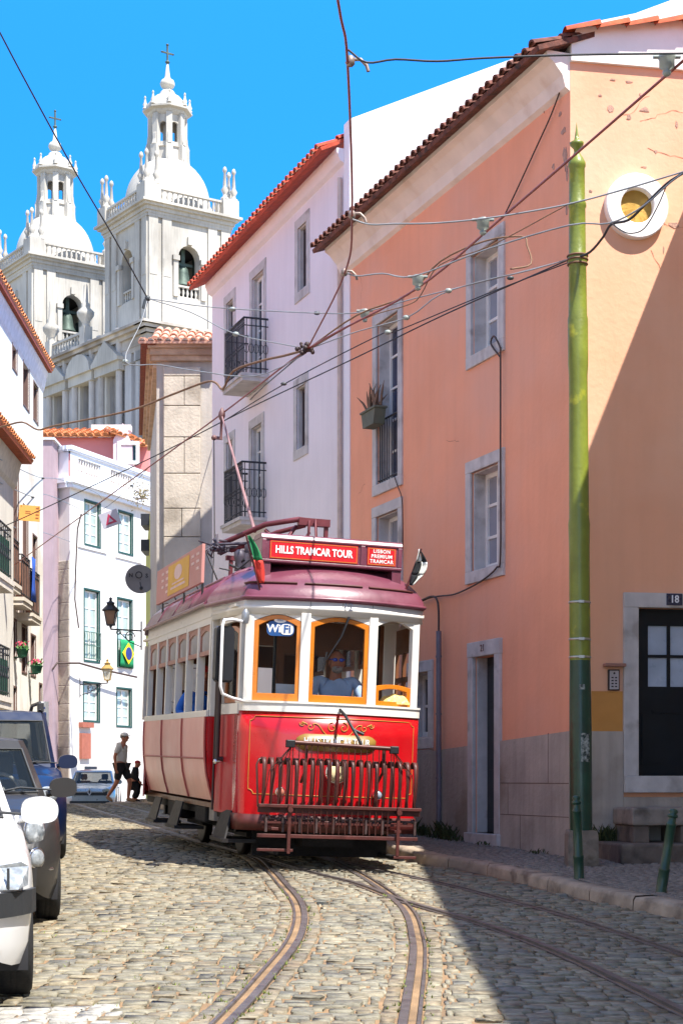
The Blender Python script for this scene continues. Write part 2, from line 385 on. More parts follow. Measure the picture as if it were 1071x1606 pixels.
# weeds in the joints beside the rails
weed = mat('joint_weeds', '6d7a34', .8, .4, 30); mb = MB()
for pts, s in RAILS[:2]:
    for p in pts:
        if p.y > 16 or p.y < 7.5: continue
        for k in range(3):
            if random.random() < .55:
                q = V((p.x+random.choice((-.085,.085))+random.gauss(0,.015), p.y+random.uniform(-.12,.12), 0)); z = gz(q.x,q.y)-.01
                for j in range(5):
                    a = random.uniform(0, 6.28); w_ = .006; hgt = random.uniform(.012,.035)
                    mb.add([(q.x+math.cos(a)*w_, q.y+math.sin(a)*w_, z),(q.x-math.cos(a)*w_, q.y-math.sin(a)*w_, z),(q.x+math.sin(a)*.02, q.y+math.cos(a)*.02, z+hgt)], [(0,1,2)])
for k in range(60):
    q = V((random.uniform(-2.6,-.6), random.uniform(8.2,13.5),0)); z = gz(q.x,q.y)-.012
    for j in range(7):
        a = random.uniform(0, 6.28); w_ = .006; hgt = random.uniform(.012,.03); q2 = q+V((random.gauss(0,.03),random.gauss(0,.03),0))
        mb.add([(q2.x+math.cos(a)*w_, q2.y+math.sin(a)*w_, z),(q2.x-math.cos(a)*w_, q2.y-math.sin(a)*w_, z),(q2.x+math.sin(a)*.02, q2.y+math.cos(a)*.02, z+hgt)], [(0,1,2)])
tag(mb.build('joint_weeds', weed), 'short green weeds growing in the joints beside the curved rails', 'weeds', kind='stuff')
# kerb and pavement on the right
def pz(x, d):                                          # pavement height
    k = kerb_x(d); return gz(k, d)+.125+.012*max(0, x-k) - (0.0)
kst = mat('kerb_stone', 'a08f7c', .85, .25, 5, .5, 40, col2='6f6052'); mb = MB()
kp = catmull([V((x,d,0)) for x, d in KERB], 8)
acc = 0; seg = [kp[0]]
def kerb_piece(pts):
    rows = []
    for i, p in enumerate(pts):
        t = (pts[min(i+1,len(pts)-1)]-pts[max(i-1,0)]).normalized(); r = V((t.y,-t.x,0))
        j = random.gauss(0,.004)
        z = gz(p.x,p.y); rows.append([(p.x+r.x*o, p.y+r.y*o, z+h+j) for o, h in ((0,-.05),(.008,.085),(.03,.122),(.22,.128),(.235,.10))])
    mb.grid(rows, 0, True)
for a, b in zip(kp, kp[1:]):
    acc += (b-a).length; seg.append(b)
    if acc > .85 and len(seg) > 2:
        e = (seg[-1]-seg[-2]).normalized()*.012; seg[-1] = seg[-1]-e; kerb_piece(seg); seg = [b]; acc = 0
tag(mb.build('kerb', kst), kind='structure')
pv = mat('pavement_stone', '7a7066', .9, .2, 4, .7, 24, col2='6a5f55'); mb = MB(); rows = []
for i in range(0, 120):
    d = 6+i*.36; k = kerb_x(d); rows.append([(k+o, d, pz(k+o, d)-.004) for o in (.2,.6,1.,1.5,2,3,4.5,7,12)])
mb.grid(rows); tag(mb.build('pavement', pv), kind='structure')
# calcada: small paving stones on the pavement near the pole
cells = []; y = 12.
while y < 25:
    x = kerb_x(y)+.26
    while x < min(kerb_x(y)+2.6, .215*y+.6):
        cells.append((x, y)); x += random.uniform(.085,.115)
    y += .095
mb = MB()
for x, y in cells:
    a = .043; z = pz(x,y)+random.gauss(0,.003); p = [(x+sx*a*random.uniform(.85,1.05), y+sy*a*random.uniform(.85,1.05)) for sx, sy in ((-1,-1),(1,-1),(1,1),(-1,1))]
    mb.add([(q[0],q[1],z-.02) for q in p]+[(x+(q[0]-x)*.86,y+(q[1]-y)*.86,z+.006) for q in p], [(0,1,5,4),(1,2,6,5),(2,3,7,6),(3,0,4,7),(4,5,6,7)], True)
tag(mb.build('cobbled_pavement', mat('calcada_stone', '7f746a', .8, .3, 11, .4, 50)), kind='structure')
# ------------------------------------------------------------------ house-building helpers
stone_f = mat('limestone_frame', 'c4beba', .8, .12, 5, .25, 30, col2='a49c96', streak=.12)
white_wood = mat('white_window_wood', 'e4e0da', .5, .06, 8)
pane_dark = mat('window_pane_dark', '23262e', .06, .3, 1.5, spec=.6)
pane_blue = mat('window_pane_blue', '232a4a', .06, .2, 1.5, spec=.6)
pane_grey = mat('window_pane_curtained', '8f929c', .15, .12, 2, spec=.6)
pane_pale = mat('window_pane_pale', 'aebdb6', .12, .15, 2, spec=.6)
iron = mat('black_wrought_iron', '23242b', .5, .2, 12)
tile_red = mat('red_clay_tile', 'b0502c', .85, .3, 9, .3, 40, col2='8d4a35')
tile_dark = mat('weathered_clay_tile', '6a4033', .9, .45, 10, .4, 40, col2='3a2c28')
tile_or = mat('orange_clay_tile', 'd08250', .85, .28, 8, .3, 40, col2='b06a42')
mortar = mat('pale_roof_mortar', 'd8d2c8', .9, .1, 10, .3)
def wall_holes(mb, t0, t1, z0, z1, holes, rev=.22, y=0, ztop=None, mi=0):
    ts = sorted({t0, t1, *[h[0] for h in holes], *[h[1] for h in holes]}); zs = sorted({z0, z1, *[h[2] for h in holes], *[h[3] for h in holes]})
    ts = [t for t in ts if t0-1e-6 <= t <= t1+1e-6]; zs = [z for z in zs if z0-1e-6 <= z <= z1+1e-6]
    for a, b in zip(ts, ts[1:]):
        for c, d in zip(zs, zs[1:]):
            m_, n_ = (a+b)/2, (c+d)/2
            if any(h[0] < m_ < h[1] and h[2] < n_ < h[3] for h in holes): continue
            mb.add([(a,y,c),(b,y,c),(b,y,d),(a,y,d)], [(0,1,2,3)], False, mi)
    for h in holes:
        a, b, c, d = h[:4]; r = h[4] if len(h) > 4 else rev
        for q in (((a,y,c),(a,y+r,c),(a,y+r,d),(a,y,d)), ((b,y,c),(b,y,d),(b,y+r,d),(b,y+r,c)), ((a,y,d),(a,y+r,d),(b,y+r,d),(b,y,d)), ((a,y,c),(b,y,c),(b,y+r,c),(a,y+r,c))):
            mb.add(q, [(0,1,2,3)], False, mi)
def sash(mb, t0, t1, z0, z1, y, leaves=2, rows=3, w=.055, th=.05):
    mb.box(t0, t0+w, y, y+th, z0, z1); mb.box(t1-w, t1, y, y+th, z0, z1); mb.box(t0+w, t1-w, y, y+th, z0, z0+w*1.2); mb.box(t0+w, t1-w, y, y+th, z1-w, z1)
    for i in range(1, leaves):
        x = t0+(t1-t0)*i/leaves; mb.box(x-w*.8, x+w*.8, y-.004, y+th, z0+w*1.2, z1-w)
    for j in range(1, rows):
        z = z0+(z1-z0)*j/rows; mb.box(t0+w, t1-w, y+.01, y+th-.01, z-w*.3, z+w*.3)
def window(thing, fac, t0, t1, z0, z1, fw=.16, proud=.03, rev=.24, leaves=2, rows=3, pane=None, sill=None, frame_m=None, wood=None, w=.055, name='window', nolow=False, label=None):
    """opening t0..t1, z0..z1; stone surround outside it, sash at the back of the reveal"""
    mb = MB(fac.M); s = fw if sill is None else sill
    mb.box(t0-fw, t0, -proud, .02, z0, z1); mb.box(t1, t1+fw, -proud, .02, z0, z1)
    mb.box(t0-fw, t1+fw, -proud-.002, .02, z1, z1+fw)
    if not nolow: mb.box(t0-fw, t1+fw, -proud-.004, .02, z0-s, z0)
    e = .004                                           # stone lining of the reveal
    mb.box(t0+.001, t0+.02, .02, rev, z0, z1); mb.box(t1-.02, t1-.001, .02, rev, z0, z1); mb.box(t0+.02, t1-.02, .02, rev, z1-.02, z1-.001); mb.box(t0+.02, t1-.02, .02, rev, z0+.001, z0+.02)
    o = mb.build(name, frame_m or stone_f, thing, bevel=.008)
    if label: o['label'] = label
    m2 = MB(fac.M); sash(m2, t0+.02, t1-.02, z0+.02, z1-.02, rev-.05, leaves, rows, w); m2.build('sash', wood or white_wood, o)
    m3 = MB(fac.M); m3.box(t0+.03, t1-.03, rev-.02, rev+.01, z0+.03, z1-.03); m3.build('pane', pane or pane_dark, o)
    return o
def balcony(thing, fac, t0, t1, z, depth=.45, h=1.0, bars=.11, name='balcony', slab=.14, slab_m=None, rail_m=None, scroll=True):
    s = MB(fac.M); s.box(t0, t1, -depth, 0, z-slab, z); s.box(t0-.03, t1+.03, -depth-.03, -.003, z-slab*.45, z-.002)
    o = s.build(name, slab_m or stone_f, thing)
    r = MB(fac.M); e = depth-.04
    for zz, k in ((z+h, .02), (z+h-.14, .011), (z+.1, .012)):
        r.tube([(t0+.03,0,zz),(t0+.03,-e,zz),(t1-.03,-e,zz),(t1-.03,0,zz)], k, 6)
    n = max(2, int((t1-t0)/bars))
    for i in range(n+1):
        t = t0+.03+(t1-t0-.06)*i/n; r.tube([(t,-e,z),(t,-e,z+h)], .011, 5)
        if scroll and i < n:
            q = (t1-t0-.06)/n; c = (t+q/2, z+h*.5)
            r.tube([(c[0]+q*.38*math.cos(a), -e, c[1]+q*.5*math.sin(a)) for a in np.linspace(0, 6.28, 9)[:-1]], .007, 4, closed=True)
            r.tube([(c[0]+q*.38*math.cos(a), -e, z+h-.07+q*.4*math.sin(a)) for a in np.linspace(0, 6.28, 9)[:-1]], .006, 4, closed=True)
    m = max(1, int(e/bars))
    for t in (t0+.03, t1-.03):
        for i in range(m):
            y = -e*(i+.5)/m; r.tube([(t,y,z),(t,y,z+h)], .009, 5)
            if scroll: r.tube([(t, y+.045*math.cos(a), z+h*.45+.09*math.sin(a)) for a in np.linspace(0, 6.28, 9)[:-1]], .006, 4, closed=True)
    r.build('railing', rail_m or iron, o)
    return o
def tiles(mb, o, u, v, width, length, pitch=.2, seg=.36, mi_mortar=None, r=None, jit=1., pan=True, lower=.0):
    """curved clay tiles: o eave corner, u along the eave, v up the slope"""
    u, v = V(u).normalized(), V(v).normalized(); n = u.cross(v).normalized()
    if n.z < 0: n = -n
    k = max(1, int(round(width/pitch))); pitch = width/k; r = r or pitch*.36
    if pan:
        q = [o, o+u*width, o+u*width+v*length, o+v*length]; mb.add([p-n*.01 for p in q]+[p-n*.07 for p in q], [(0,1,2,3),(4,7,6,5),(0,4,5,1),(1,5,6,2),(2,6,7,3),(3,7,4,0)])
    rows = max(1, int(math.ceil(length/seg)))
    for i in range(k):
        c0 = o+u*(pitch*(i+.5))
        for j in range(rows):
            a, b = j*seg, min((j+1)*seg+.05, length)
            off = u*random.gauss(0,.006*jit)+n*random.gauss(0,.005*jit)
            ra, rb = r*random.uniform(.97,1.06), r*.82; P = []
            for dd, rr, lift in ((a-.02, ra, .035), (b, rb, .006)):
                P.append([c0+off+v*dd+u*(rr*math.cos(t))+n*(rr*.85*math.sin(t)+lift-.02) for t in np.linspace(0, PI, 7)])
            mb.grid(P, 0, True)
            P2 = [[p for p in P[0]], [p-n*.016-(p-(c0+off+v*(a-.02))).normalized()*.012 for p in P[0]]]
            mb.grid(P2, 0, False)
            if j == 0:
                cc = c0+off+v*(a+.01); arc = [cc+u*(ra*.84*math.cos(t))+n*(ra*.72*math.sin(t)+.012) for t in np.linspace(0, PI, 7)]
                mb.add(arc, [tuple(range(7))], False, mi_mortar or 0)
# ------------------------------------------------------------------ salmon corner house
C = V((2.70, 19.6, 0)); UL = V((.345, -.939)).normalized()
far0 = Fac(C, UL); t_far = far0.t(541); FO = C+V((UL.x, UL.y, 0))*t_far; LEN = -t_far
FL = Fac(FO, UL); UR = V((.985, .172)).normalized(); FR = Fac(C, UR)
zl_eave = ZC+(HY-97)/F*19.6                             # wall top under the eave
salmon = mat('salmon_plaster', 'f2a581', .9, .06, .9, .25, 14, col2='e9a98d', thr=(.45,.72), streak=.04)
salmon_r = mat('salmon_plaster_sunlit_tone', 'e6a884', .9, .07, .7, .25, 14, col2='e9b898', thr=(.45,.7), streak=.04)  # same plaster, sunlit peach of the right wall put into the colour
plinth_m = mat('plinth_render', 'b3a79b', .9, .16, 1.6, .4, 18, col2='968879', streak=.22)
house = empty('corner_house', (C.x, C.y, gz(C.x, C.y)), 'salmon pink corner house with grey stone window frames and a weathered tile roof', 'house')
wins = {}
def op(fac, x0, x1, yt, yb, f=.16, fb=None):             # outer frame in the photo -> opening
    a, b, z0, z1 = fac.rect(x0, x1, yt, yb); return (a+f, b-f, z0+(f if fb is None else fb), z1-f)
wins['A'] = op(FL, 733, 792, 347, 549); wins['B'] = op(FL, 586, 632, 465, 760); wins['C'] = op(FL, 732, 792, 701, 902)
wins['D'] = op(FL, 585, 632, 778, 985); wins['F'] = op(FL, 636, 680, 1034, 1174)
a, b, z0, z1 = FL.rect(737, 787, 1005, 1326); wins['E'] = (a+.16, b-.16, z0+.14, z1-.16)
holesL = [w+((.24,) if k != 'E' else (.2,)) for k, w in wins.items()]
dr = (FR.t(999), FR.t(1071)+.42, FR.z(1000, 1217), FR.z(1000, 953))
mb = MB(FL.M); wall_holes(mb, 0, LEN, -1.2, zl_eave, holesL)
mb.M = FR.M; RW = 9.0
holesR = [dr+(.2,)]
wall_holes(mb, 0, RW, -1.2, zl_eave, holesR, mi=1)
# closing faces: back, far gable, inner dark floor plates
B_ = 7.5
pf = [FL.p(0,0,-1.2), FL.p(0,0,zl_eave), FL.p(0,B_,zl_eave+2.6), FL.p(0,B_,-1.2)]
mb.M = Matrix(); mb.add(pf, [(0,1,2,3)], False, 0)
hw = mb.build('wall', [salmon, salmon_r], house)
# white band and gable over the right wall
zb = ZC+(HY-100)/F*19.6
def rz(x, y): return FR.z(x, y)
gt = [(0, zl_eave), (FR.t(1071), rz(1071, 112)), (RW, rz(1071,112)-.12), (RW, rz(1071, 8)+.75), (FR.t(1071), rz(1071, 8)), (FR.t(905), rz(905, 42)), (0, rz(893, 62))]
mb = MB(FR.M); mb.prism(gt, -.05, .3)
mb.build('gable_band', mat('flaking_white_limewash', 'e8e4de', .85, .05, 2, .3, 12, col2='cfc8bf', thr=(.62,.72)), house)
mb = MB(FL.M); prof = [(0,zl_eave-.34),(-.06,zl_eave-.30),(-.10,zl_eave-.16),(-.22,zl_eave-.02),(-.3,zl_eave+.03),(-.3,zl_eave+.1),(.2,zl_eave+.1),(.2,zl_eave-.34)]
mb.prism(prof, -.12, LEN-.005, axis='x'); mb.build('cornice', mat('pale_cornice_plaster', 'eaddd2', .85, .06, 3, .3, 15, col2='d8c4b4', streak=.03), house)
mb = MB(); ss = V((-UL.y, UL.x, 0))
v_up = (V((-UL.y, UL.x, 0))*1+V((0,0,.36))); eo = FL.p(-.25, -.48, zl_eave+.1)
tiles(mb, eo, (UL.x,UL.y,0), v_up, LEN+.35, 5.2, .2, .4, 0, r=.078)
# tiles laid up the gable edge
e0 = FR.p(-.1, -.08, rz(893, 62)+.03); e1 = FR.p(RW, -.08, rz(1071,8)+.78); dv = (e1-e0)
for k in range(26):
    q = dv.normalized(); a_ = e0+q*(k*.36); 
    P = [[a_+q*dd+V((-UR.y,UR.x,0))*(rr*math.cos(t))*1.3+V((0,0,1))*(rr*math.sin(t)+lf) for t in np.linspace(0,PI,7)] for dd, rr, lf in ((0,.075,.0),(.42,.1,.03))]
    mb.grid(P, 1, True); mb.add(P[1], [tuple(range(7))], False, 1)
mb.build('roof', [tile_dark, tile_red], house)
# plinth
pl = MB(FL.M); zc0 = FL.z(893, 1147); zc1 = FL.z(660, 1181)
def pt_(t): return zc1+(zc0-zc1)*(t-FL.t(660))/(LEN-FL.t(660))
def plinth_run(a, b): pl.prism([(a,-1.2),(b,-1.2),(b,pt_(b)),(a,pt_(a))], -.035, .01)
eD = wins['E']; eF = wins['F']
plinth_run(-.0, eF[0]-.16); plinth_run(eF[1]+.16, eD[0]-.16); plinth_run(eD[1]+.16, LEN+.035)
pl.prism([(eF[0]-.16,-1.2),(eF[1]+.16,-1.2),(eF[1]+.16,eF[2]-.17),(eF[0]-.16,eF[2]-.17)], -.034, .01)
pl.M = FR.M; zr = FR.z(940, 1147); dfl = FR.t(976)
pl.box(.0, dfl-.002, -.036, .012, -1.2, zr); pl.box(dr[1]+.26, RW, -.036, .012, -1.2, zr); pl.box(dfl, dr[1]+.25, -.037, .012, -1.2, FR.z(1000,1250))
pl.build('plinth', plinth_m, house, bevel=.006)
jm = MB(FL.M)
for z in (pt_(LEN)-.62, pt_(LEN)-1.02): jm.box(eD[1]+.18, LEN+.03, -.0375, -.03, z, z+.008)
for t, z0_, z1_ in ((eD[1]+.75, -.6, pt_(LEN)-1.02), (LEN-.5, pt_(LEN)-.61, pt_(LEN)-.01), (eD[1]+.4, pt_(LEN)-1.01, pt_(LEN)-.62)): jm.box(t, t+.007, -.0375, -.03, z0_, z1_)
jm.build('plinth_joint', mat('dark_joint', '5f5048', .9), house)
# windows
for k, (rows, pn) in dict(A=(3, pane_grey), C=(3, pane_grey), D=(3, pane_grey), F=(2, pane_dark)).items():
    window(house, FL, *wins[k], pane=pn, rows=rows, rev=.24, w=.062)
wb = window(house, FL, *wins['B'], pane=pane_blue, rows=5, rev=.24)
a, b, z0, z1 = wins['B']; r = MB(FL.M)
hz = FL.z(632, 640)
for z, k in ((z0+.06,.012),(hz,.016)): r.tube([(a,.02,z),(b,.02,z)], k, 6)
for i in range(9): t = a+(b-a)*(i+.5)/9; r.tube([(t,.02,z0),(t,.02,hz)], .008, 5)
r.build('railing', iron, wb)
# street door in the left wall
mb = MB(FL.M); a, b, z0, z1 = wins['E']
mb.box(a-.16, a, -.045, .02, z0-.05, z1); mb.box(b, b+.16, -.045, .02, z0-.05, z1); mb.box(a-.17, b+.17, -.048, .02, z1, z1+.2)
mb.box(a+.001, a+.02, .02, .2, z0, z1); mb.box(b-.02, b-.001, .02, .2, z0, z1); mb.box(a-.18, b+.18, -.09, .2, z0-.3, z0)
do = mb.build('door_frame', stone_f, house, bevel=.008)
mb = MB(FL.M); mb.box(a+.02, b-.02, .165, .21, z0, z1-.001); m_ = (a+b)/2
for x0, x1 in ((a+.06, m_-.02), (m_+.02, b-.06)):
    for q0, q1 in ((.08,.36),(.42,.7),(.75,.95)): mb.box(x0+.03, x1-.03, .153, .165, z0+(z1-z0)*q0, z0+(z1-z0)*q1)
dark_door = mat('dark_green_door_paint', '161d22', .4, .3, 4, coat=.2); mb.build('door', dark_door, do, bevel=.006)
text('house_number', '21', .13, FL.M @ Matrix.Translation(((a+b)/2, -.052, z1+.1)) @ UP, mat('grey_numeral', '6b4a44', .7), do)
# front door 18
d0 = dr; mb = MB(FR.M); fo = FR.t(976)
mb.box(fo, d0[0], -.05, .02, d0[2], d0[3]); mb.box(d0[1], d0[1]+.25, -.05, .02, d0[2], d0[3]); mb.box(fo, d0[1]+.25, -.054, .02, d0[3], FR.z(1000, 930))
mb.box(fo, d0[1]+.27, -.09, .19, FR.z(1000,1243), d0[2])
mb.box(d0[0]+.001, d0[0]+.015, .02, .2, d0[2], d0[3]); mb.box(d0[1]-.015, d0[1]-.001, .02, .2, d0[2], d0[3])
fr_ = mb.build('door_frame', stone_f, house, bevel=.01)
dd = MB(FR.M); dd.box(d0[0]+.005, d0[1]-.005, .17, .199, d0[2]+.0005, d0[3]-.0005); x0, x1 = d0[0]+.015, d0[1]-.015; pz0, pz1 = FR.z(1030,1076), FR.z(1030, 980); px0, px1 = FR.t(1021), x1-.28
wall_holes(dd, x0, x1, d0[2]+.001, d0[3]-.002, [(px0, px1, pz0, pz1, .03)], y=.12)
dd.box(px0, px1, .125, .145, (pz0+pz1)/2-.018, (pz0+pz1)/2+.018); dd.box((px0+px1)/2-.02, (px0+px1)/2+.02, .1251, .1451, pz0, pz1)
dd.box(px0+.05, px1-.05, .105, .119, FR.z(1030,1118), FR.z(1030,1114))
for x in (x0+.08, x1-.35): dd.box(x, x+.27, .105, .119, d0[2]+.15, d0[2]+.75)
do2 = dd.build('door', mat('blue_black_door_paint', '0d141a', .5, .3, 3, spec=.3), fr_)
q = MB(FR.M); q.box(px0, px1, .146, .155, pz0, pz1); q.build('pane', mat('frosted_pane', 'a9b6c6', .3, .12, 3), do2)
mb = MB(FR.M); tn = FR.t(1054); zn = FR.z(1054, 941); mb.box(tn-.1, tn+.1, -.066, -.054, zn-.07, zn+.07)
npl = mb.build('number_plate', mat('navy_enamel_plate', '16203f', .3, coat=.5), fr_, bevel=.004)
text('numeral', '18', .125, FR.M @ Matrix.Translation((tn, -.068, zn)) @ UP, mat('white_enamel', 'e8e8ea', .4), npl, xs=.9, bold=.002)
# intercom in its little niche
mb = MB(FR.M); ti, zi = FR.t(961), FR.z(961, 1066); mb.box(ti-.07, ti+.07, -.03, .01, zi-.13, zi+.12)
ic = mb.build('intercom', mat('dark_metal_rim', '3b332f', .5, metal=.4), house, bevel=.005)
mb = MB(FR.M); mb.box(ti-.055, ti+.055, -.036, -.03, zi-.115, zi+.105); p_ = mb.build('face_plate', mat('brushed_face_plate', 'b9b4b8', .4, metal=.3), ic)
mb = MB(FR.M)
for i in range(4):
    for j in (-1, 1): mb.box(ti+j*.022-.013, ti+j*.022+.013, -.04, -.036, zi-.09+i*.035, zi-.075+i*.035)
mb.lathe([(.012,0),(.012,.01)], 10, (0,0,0), M=Matrix.Translation((ti, -.036, zi+.075)) @ Matrix.Rotation(PI/2, 4, 'X'))
mb.build('button', iron, ic)
mb = MB(FR.M); mb.box(ti-.13, ti+.13, -.1, .01, zi+.15, zi+.19); mb.build('canopy', mat('terracotta_ledge', '9c7060', .85), ic, bevel=.008)
# ochre repair patch and orange patches of the right wall
mb = MB(FR.M); mb.box(.26, fo-.002, -.004, .006, zr, FR.z(950, 1084)); mb.build('repair_patch', mat('ochre_plaster', 'c98d48', .9, .12, 2, .2), house)
# round window
tc_, zc_ = FR.t(995), FR.z(995, 326); ro, ri = .385, .205
mb = MB(FR.M); rows = []
for i in range(41):
    q = 2*PI*i/40; c, s = math.cos(q), math.sin(q)
    rows.append([(tc_+r*c, y, zc_+r*s) for r, y in ((ro,.0),(ro,-.085),(ro-.012,-.095),(ri+.012,-.095),(ri,-.085),(ri,-.01))])
mb.grid(rows, 0, False)
mb.lathe([(ri,0),(.001,0)], 40, M=Matrix.Translation((tc_, -.012, zc_)) @ Matrix.Rotation(PI/2, 4, 'X'), mi=1)
mb.build('round_window', [mat('oculus_white', 'e6e2de', .8, .06, 4, .2), mat('ochre_blind_panel', 'd8ae56', .8, .12, 5)], house, label if False else None) if False else tag(mb.build('round_window', [mat('oculus_white', 'e6e2de', .8, .06, 4, .2), mat('ochre_blind_panel', 'd8ae56', .8, .12, 5)], house), None)
# scars where plaster has come away
sc_m = mat('bare_render_scar', 'b08a78', .95, .3, 20, .5); mb = MB(FR.M)
def scar(mb, t, z, w, h, k=9):
    pts = [(t+w*math.cos(a)*random.uniform(.35,1), z+h*math.sin(a)*random.uniform(.35,1)) for a in np.linspace(0, 2*PI, k, endpoint=False)]
    mb.prism(pts, -.006, .003)
for px, py, w, h in ((957,170,.045,.07),(985,185,.035,.05),(1010,172,.08,.05),(1060,195,.025,.06),(1028,238,.03,.035),(1003,148,.02,.02),(960,125,.05,.02),(985,128,.06,.02),(940,150,.03,.02),(1000,300,.02,.05),(1056,352,.09,.05),(1010,262,.05,.012),(1040,392,.015,.06),(925,300,.03,.02)):
    mb = MB(FR.M); scar(mb, FR.t(px), FR.z(px,py), w, h); mb.build('plaster_scar', sc_m, house)
for px, py, w, h in ((884,205,.1,.05),(886,245,.07,.2),(889,275,.035,.12),(878,180,.05,.04),(868,262,.05,.05),(888,330,.03,.12),(853,172,.04,.06)): mb = MB(FL.M); scar(mb, FL.t(px), FL.z(px,py), w, h); mb.build('plaster_scar', sc_m, house)
crk = mat('crack_line', 'a86c54', .95, .2, 10)  # brown of the thin plaster cracks
def crack(fac, px, py, L, a0, w=.004):
    q = V((fac.t(px), 0, fac.z(px,py))); a = a0; mb = MB(fac.M); l, r = [], []
    for k in range(int(L/.05)):
        n_ = V((-math.sin(a), 0, math.cos(a)))*w*random.uniform(.3,1.); l.append((q+n_)[:]); r.append((q-n_)[:]); q = q+V((math.cos(a),0,math.sin(a)))*.05; a += random.gauss(0,.45); a += (a0-a)*.3
    mb.grid([[(x,-.003,z) for x,y,z in l],[(x,-.003,z) for x,y,z in r]], 0, False); mb.build('plaster_crack', crk, house)
for px, py, L_, a_ in ((1003,190,.7,.3),(1015,232,.6,-.4),(1030,300,.5,-1.2),(975,180,.5,.1),(1020,392,.35,-1.1),(1040,350,.5,-.5)): crack(FR, px, py, L_, a_)
for px, py, L_, a_ in ((700,690,.5,-.5),(565,430,.7,-1.5),(562,775,.4,.3)): crack(FL, px, py, L_, a_)
# ------------------------------------------------------------------ white townhouse beyond it
HO = FO; t_e = Fac(FO, UL).t(333); WO = FO+V((UL.x,UL.y,0))*t_e; FW = Fac(WO, UL); WL = -t_e
shade_white = mat('shade_tinted_white_render', 'ebe1e3', .9, .05, .8, .12, 20, streak=.04)  # white render; tint of its shaded front put into the colour
white_g = mat('white_gable_render', 'ece8ea', .9, .03, .8, .1)
town = empty('white_townhouse', (WO.x, WO.y, gz(WO.x, WO.y)), 'tall white townhouse with two iron balconies behind the salmon corner house', 'house')
zt = ZC+(HY-237)/F*FW.d(WL)
ww = {}
ww['a'] = op(FW, 463, 486, 326, 459, .17); ww['c'] = op(FW, 352, 370, 450, 577, .17); ww['d'] = op(FW, 461, 484, 582, 711, .17); ww['f'] = op(FW, 352, 369, 673, 781, .17)
a, b, z0, z1 = FW.rect(392, 418, 403, 588); ww['b'] = (a+.17, b-.17, z0, z1-.17)
a, b, z0, z1 = FW.rect(391, 415, 645, 812); ww['e'] = (a+.17, b-.17, z0, z1-.17)
mb = MB(FW.M); wall_holes(mb, 0, WL, -1.2, zt, [w+(.14,) for w in ww.values()])
D_ = 8.; rise_ = 3.9
gab = [(0,-1.2),(0,zt),(D_/1.,zt+rise_),(D_,-1.2)]
mb.M = FW.M
mb.add([(WL,y,z) for y, z in [(0,-1.2),(D_,-1.2),(D_,zt+rise_),(0,zt)]], [(0,1,2,3)], False, 1)
mb.add([(0,y,z) for y, z in [(0,-1.2),(D_,-1.2),(D_,zt+rise_),(0,zt)]], [(0,1,2,3)], False, 0)
mb.build('wall', [shade_white, white_g], town)
mb = MB(FW.M); g0 = [(-.02,-1.2),(D_,-1.2),(D_,zt+rise_+.4),(-.02,zt+.42)]
mb.prism(g0, WL+.004, WL+.26, axis='x'); mb.build('gable_wall', white_g, town)
mb = MB(FW.M); mb.prism([(0,zt-.2),(-.08,zt-.16),(-.14,zt-.02),(-.14,zt+.04),(.1,zt+.04),(.1,zt-.2)], -.02, WL, axis='x'); mb.build('cornice', shade_white, town)
mb = MB(); tiles(mb, FW.p(-.3, -.42, zt+.03), (UL.x,UL.y,0), V((-UL.y,UL.x,0))+V((0,0,rise_/D_)), WL+.28, 4.5, .215, .4, 1)
mb.build('roof', [mat('bright_red_clay_tile', 'b4452a', .85, .22, 8, .3, 40, col2='9d4230'), mortar], town)
for k in 'acdf': window(town, FW, *ww[k], pane=mat('unlit_pane', '15161a', .3, .2, 2, spec=.2), rows=1, leaves=1, rev=.14, fw=.17, proud=.015, wood=mat('brown_window_wood', '4a3f3f', .6))
for k in 'be':
    o = window(town, FW, *ww[k], pane=mat('dim_blue_pane', '20263c', .2, .2, 2, spec=.3), rows=4, rev=.14, fw=.17, proud=.015, nolow=True, name='balcony_door')
    a, b, z0, z1 = ww[k]; balcony(town, FW, a-.3, b+.3, z0-.02, depth=.5, h=1.02, bars=.085)
mb = MB(FW.M); mb.tube([(WL-.12,-.05,-.8),(WL-.12,-.05,zt-.4)], .04, 8); mb.build('downpipe', mat('cream_downpipe', 'cdb7a8', .6), town)
# ------------------------------------------------------------------ stone house with the deep eave, beyond the townhouse
ds_ = 37.5
def X_(px, d): return (px-CX)/F*d
def Z_(py, d): return ZC+(HY-py)/F*d
sh = empty('stone_house', (X_(245,ds_), ds_, gz(X_(245,ds_), ds_)), 'narrow house end of pale stone blocks under a deep tiled eave', 'house')
block = mat('pale_stone_block', 'bdb1a0', .9, .14, 2.2, .6, 16, col2='9c9080', streak=.1); jnt = mat('stone_joint', '8f8779', .95)
x0, x1, x2, x3 = X_(246,ds_), X_(258,ds_), X_(315,ds_), X_(350,ds_)
zt_s = Z_(548, ds_)
mb = MB(); mb.box(x0, x3, ds_, ds_+.5, -1.2, zt_s)                   # front face
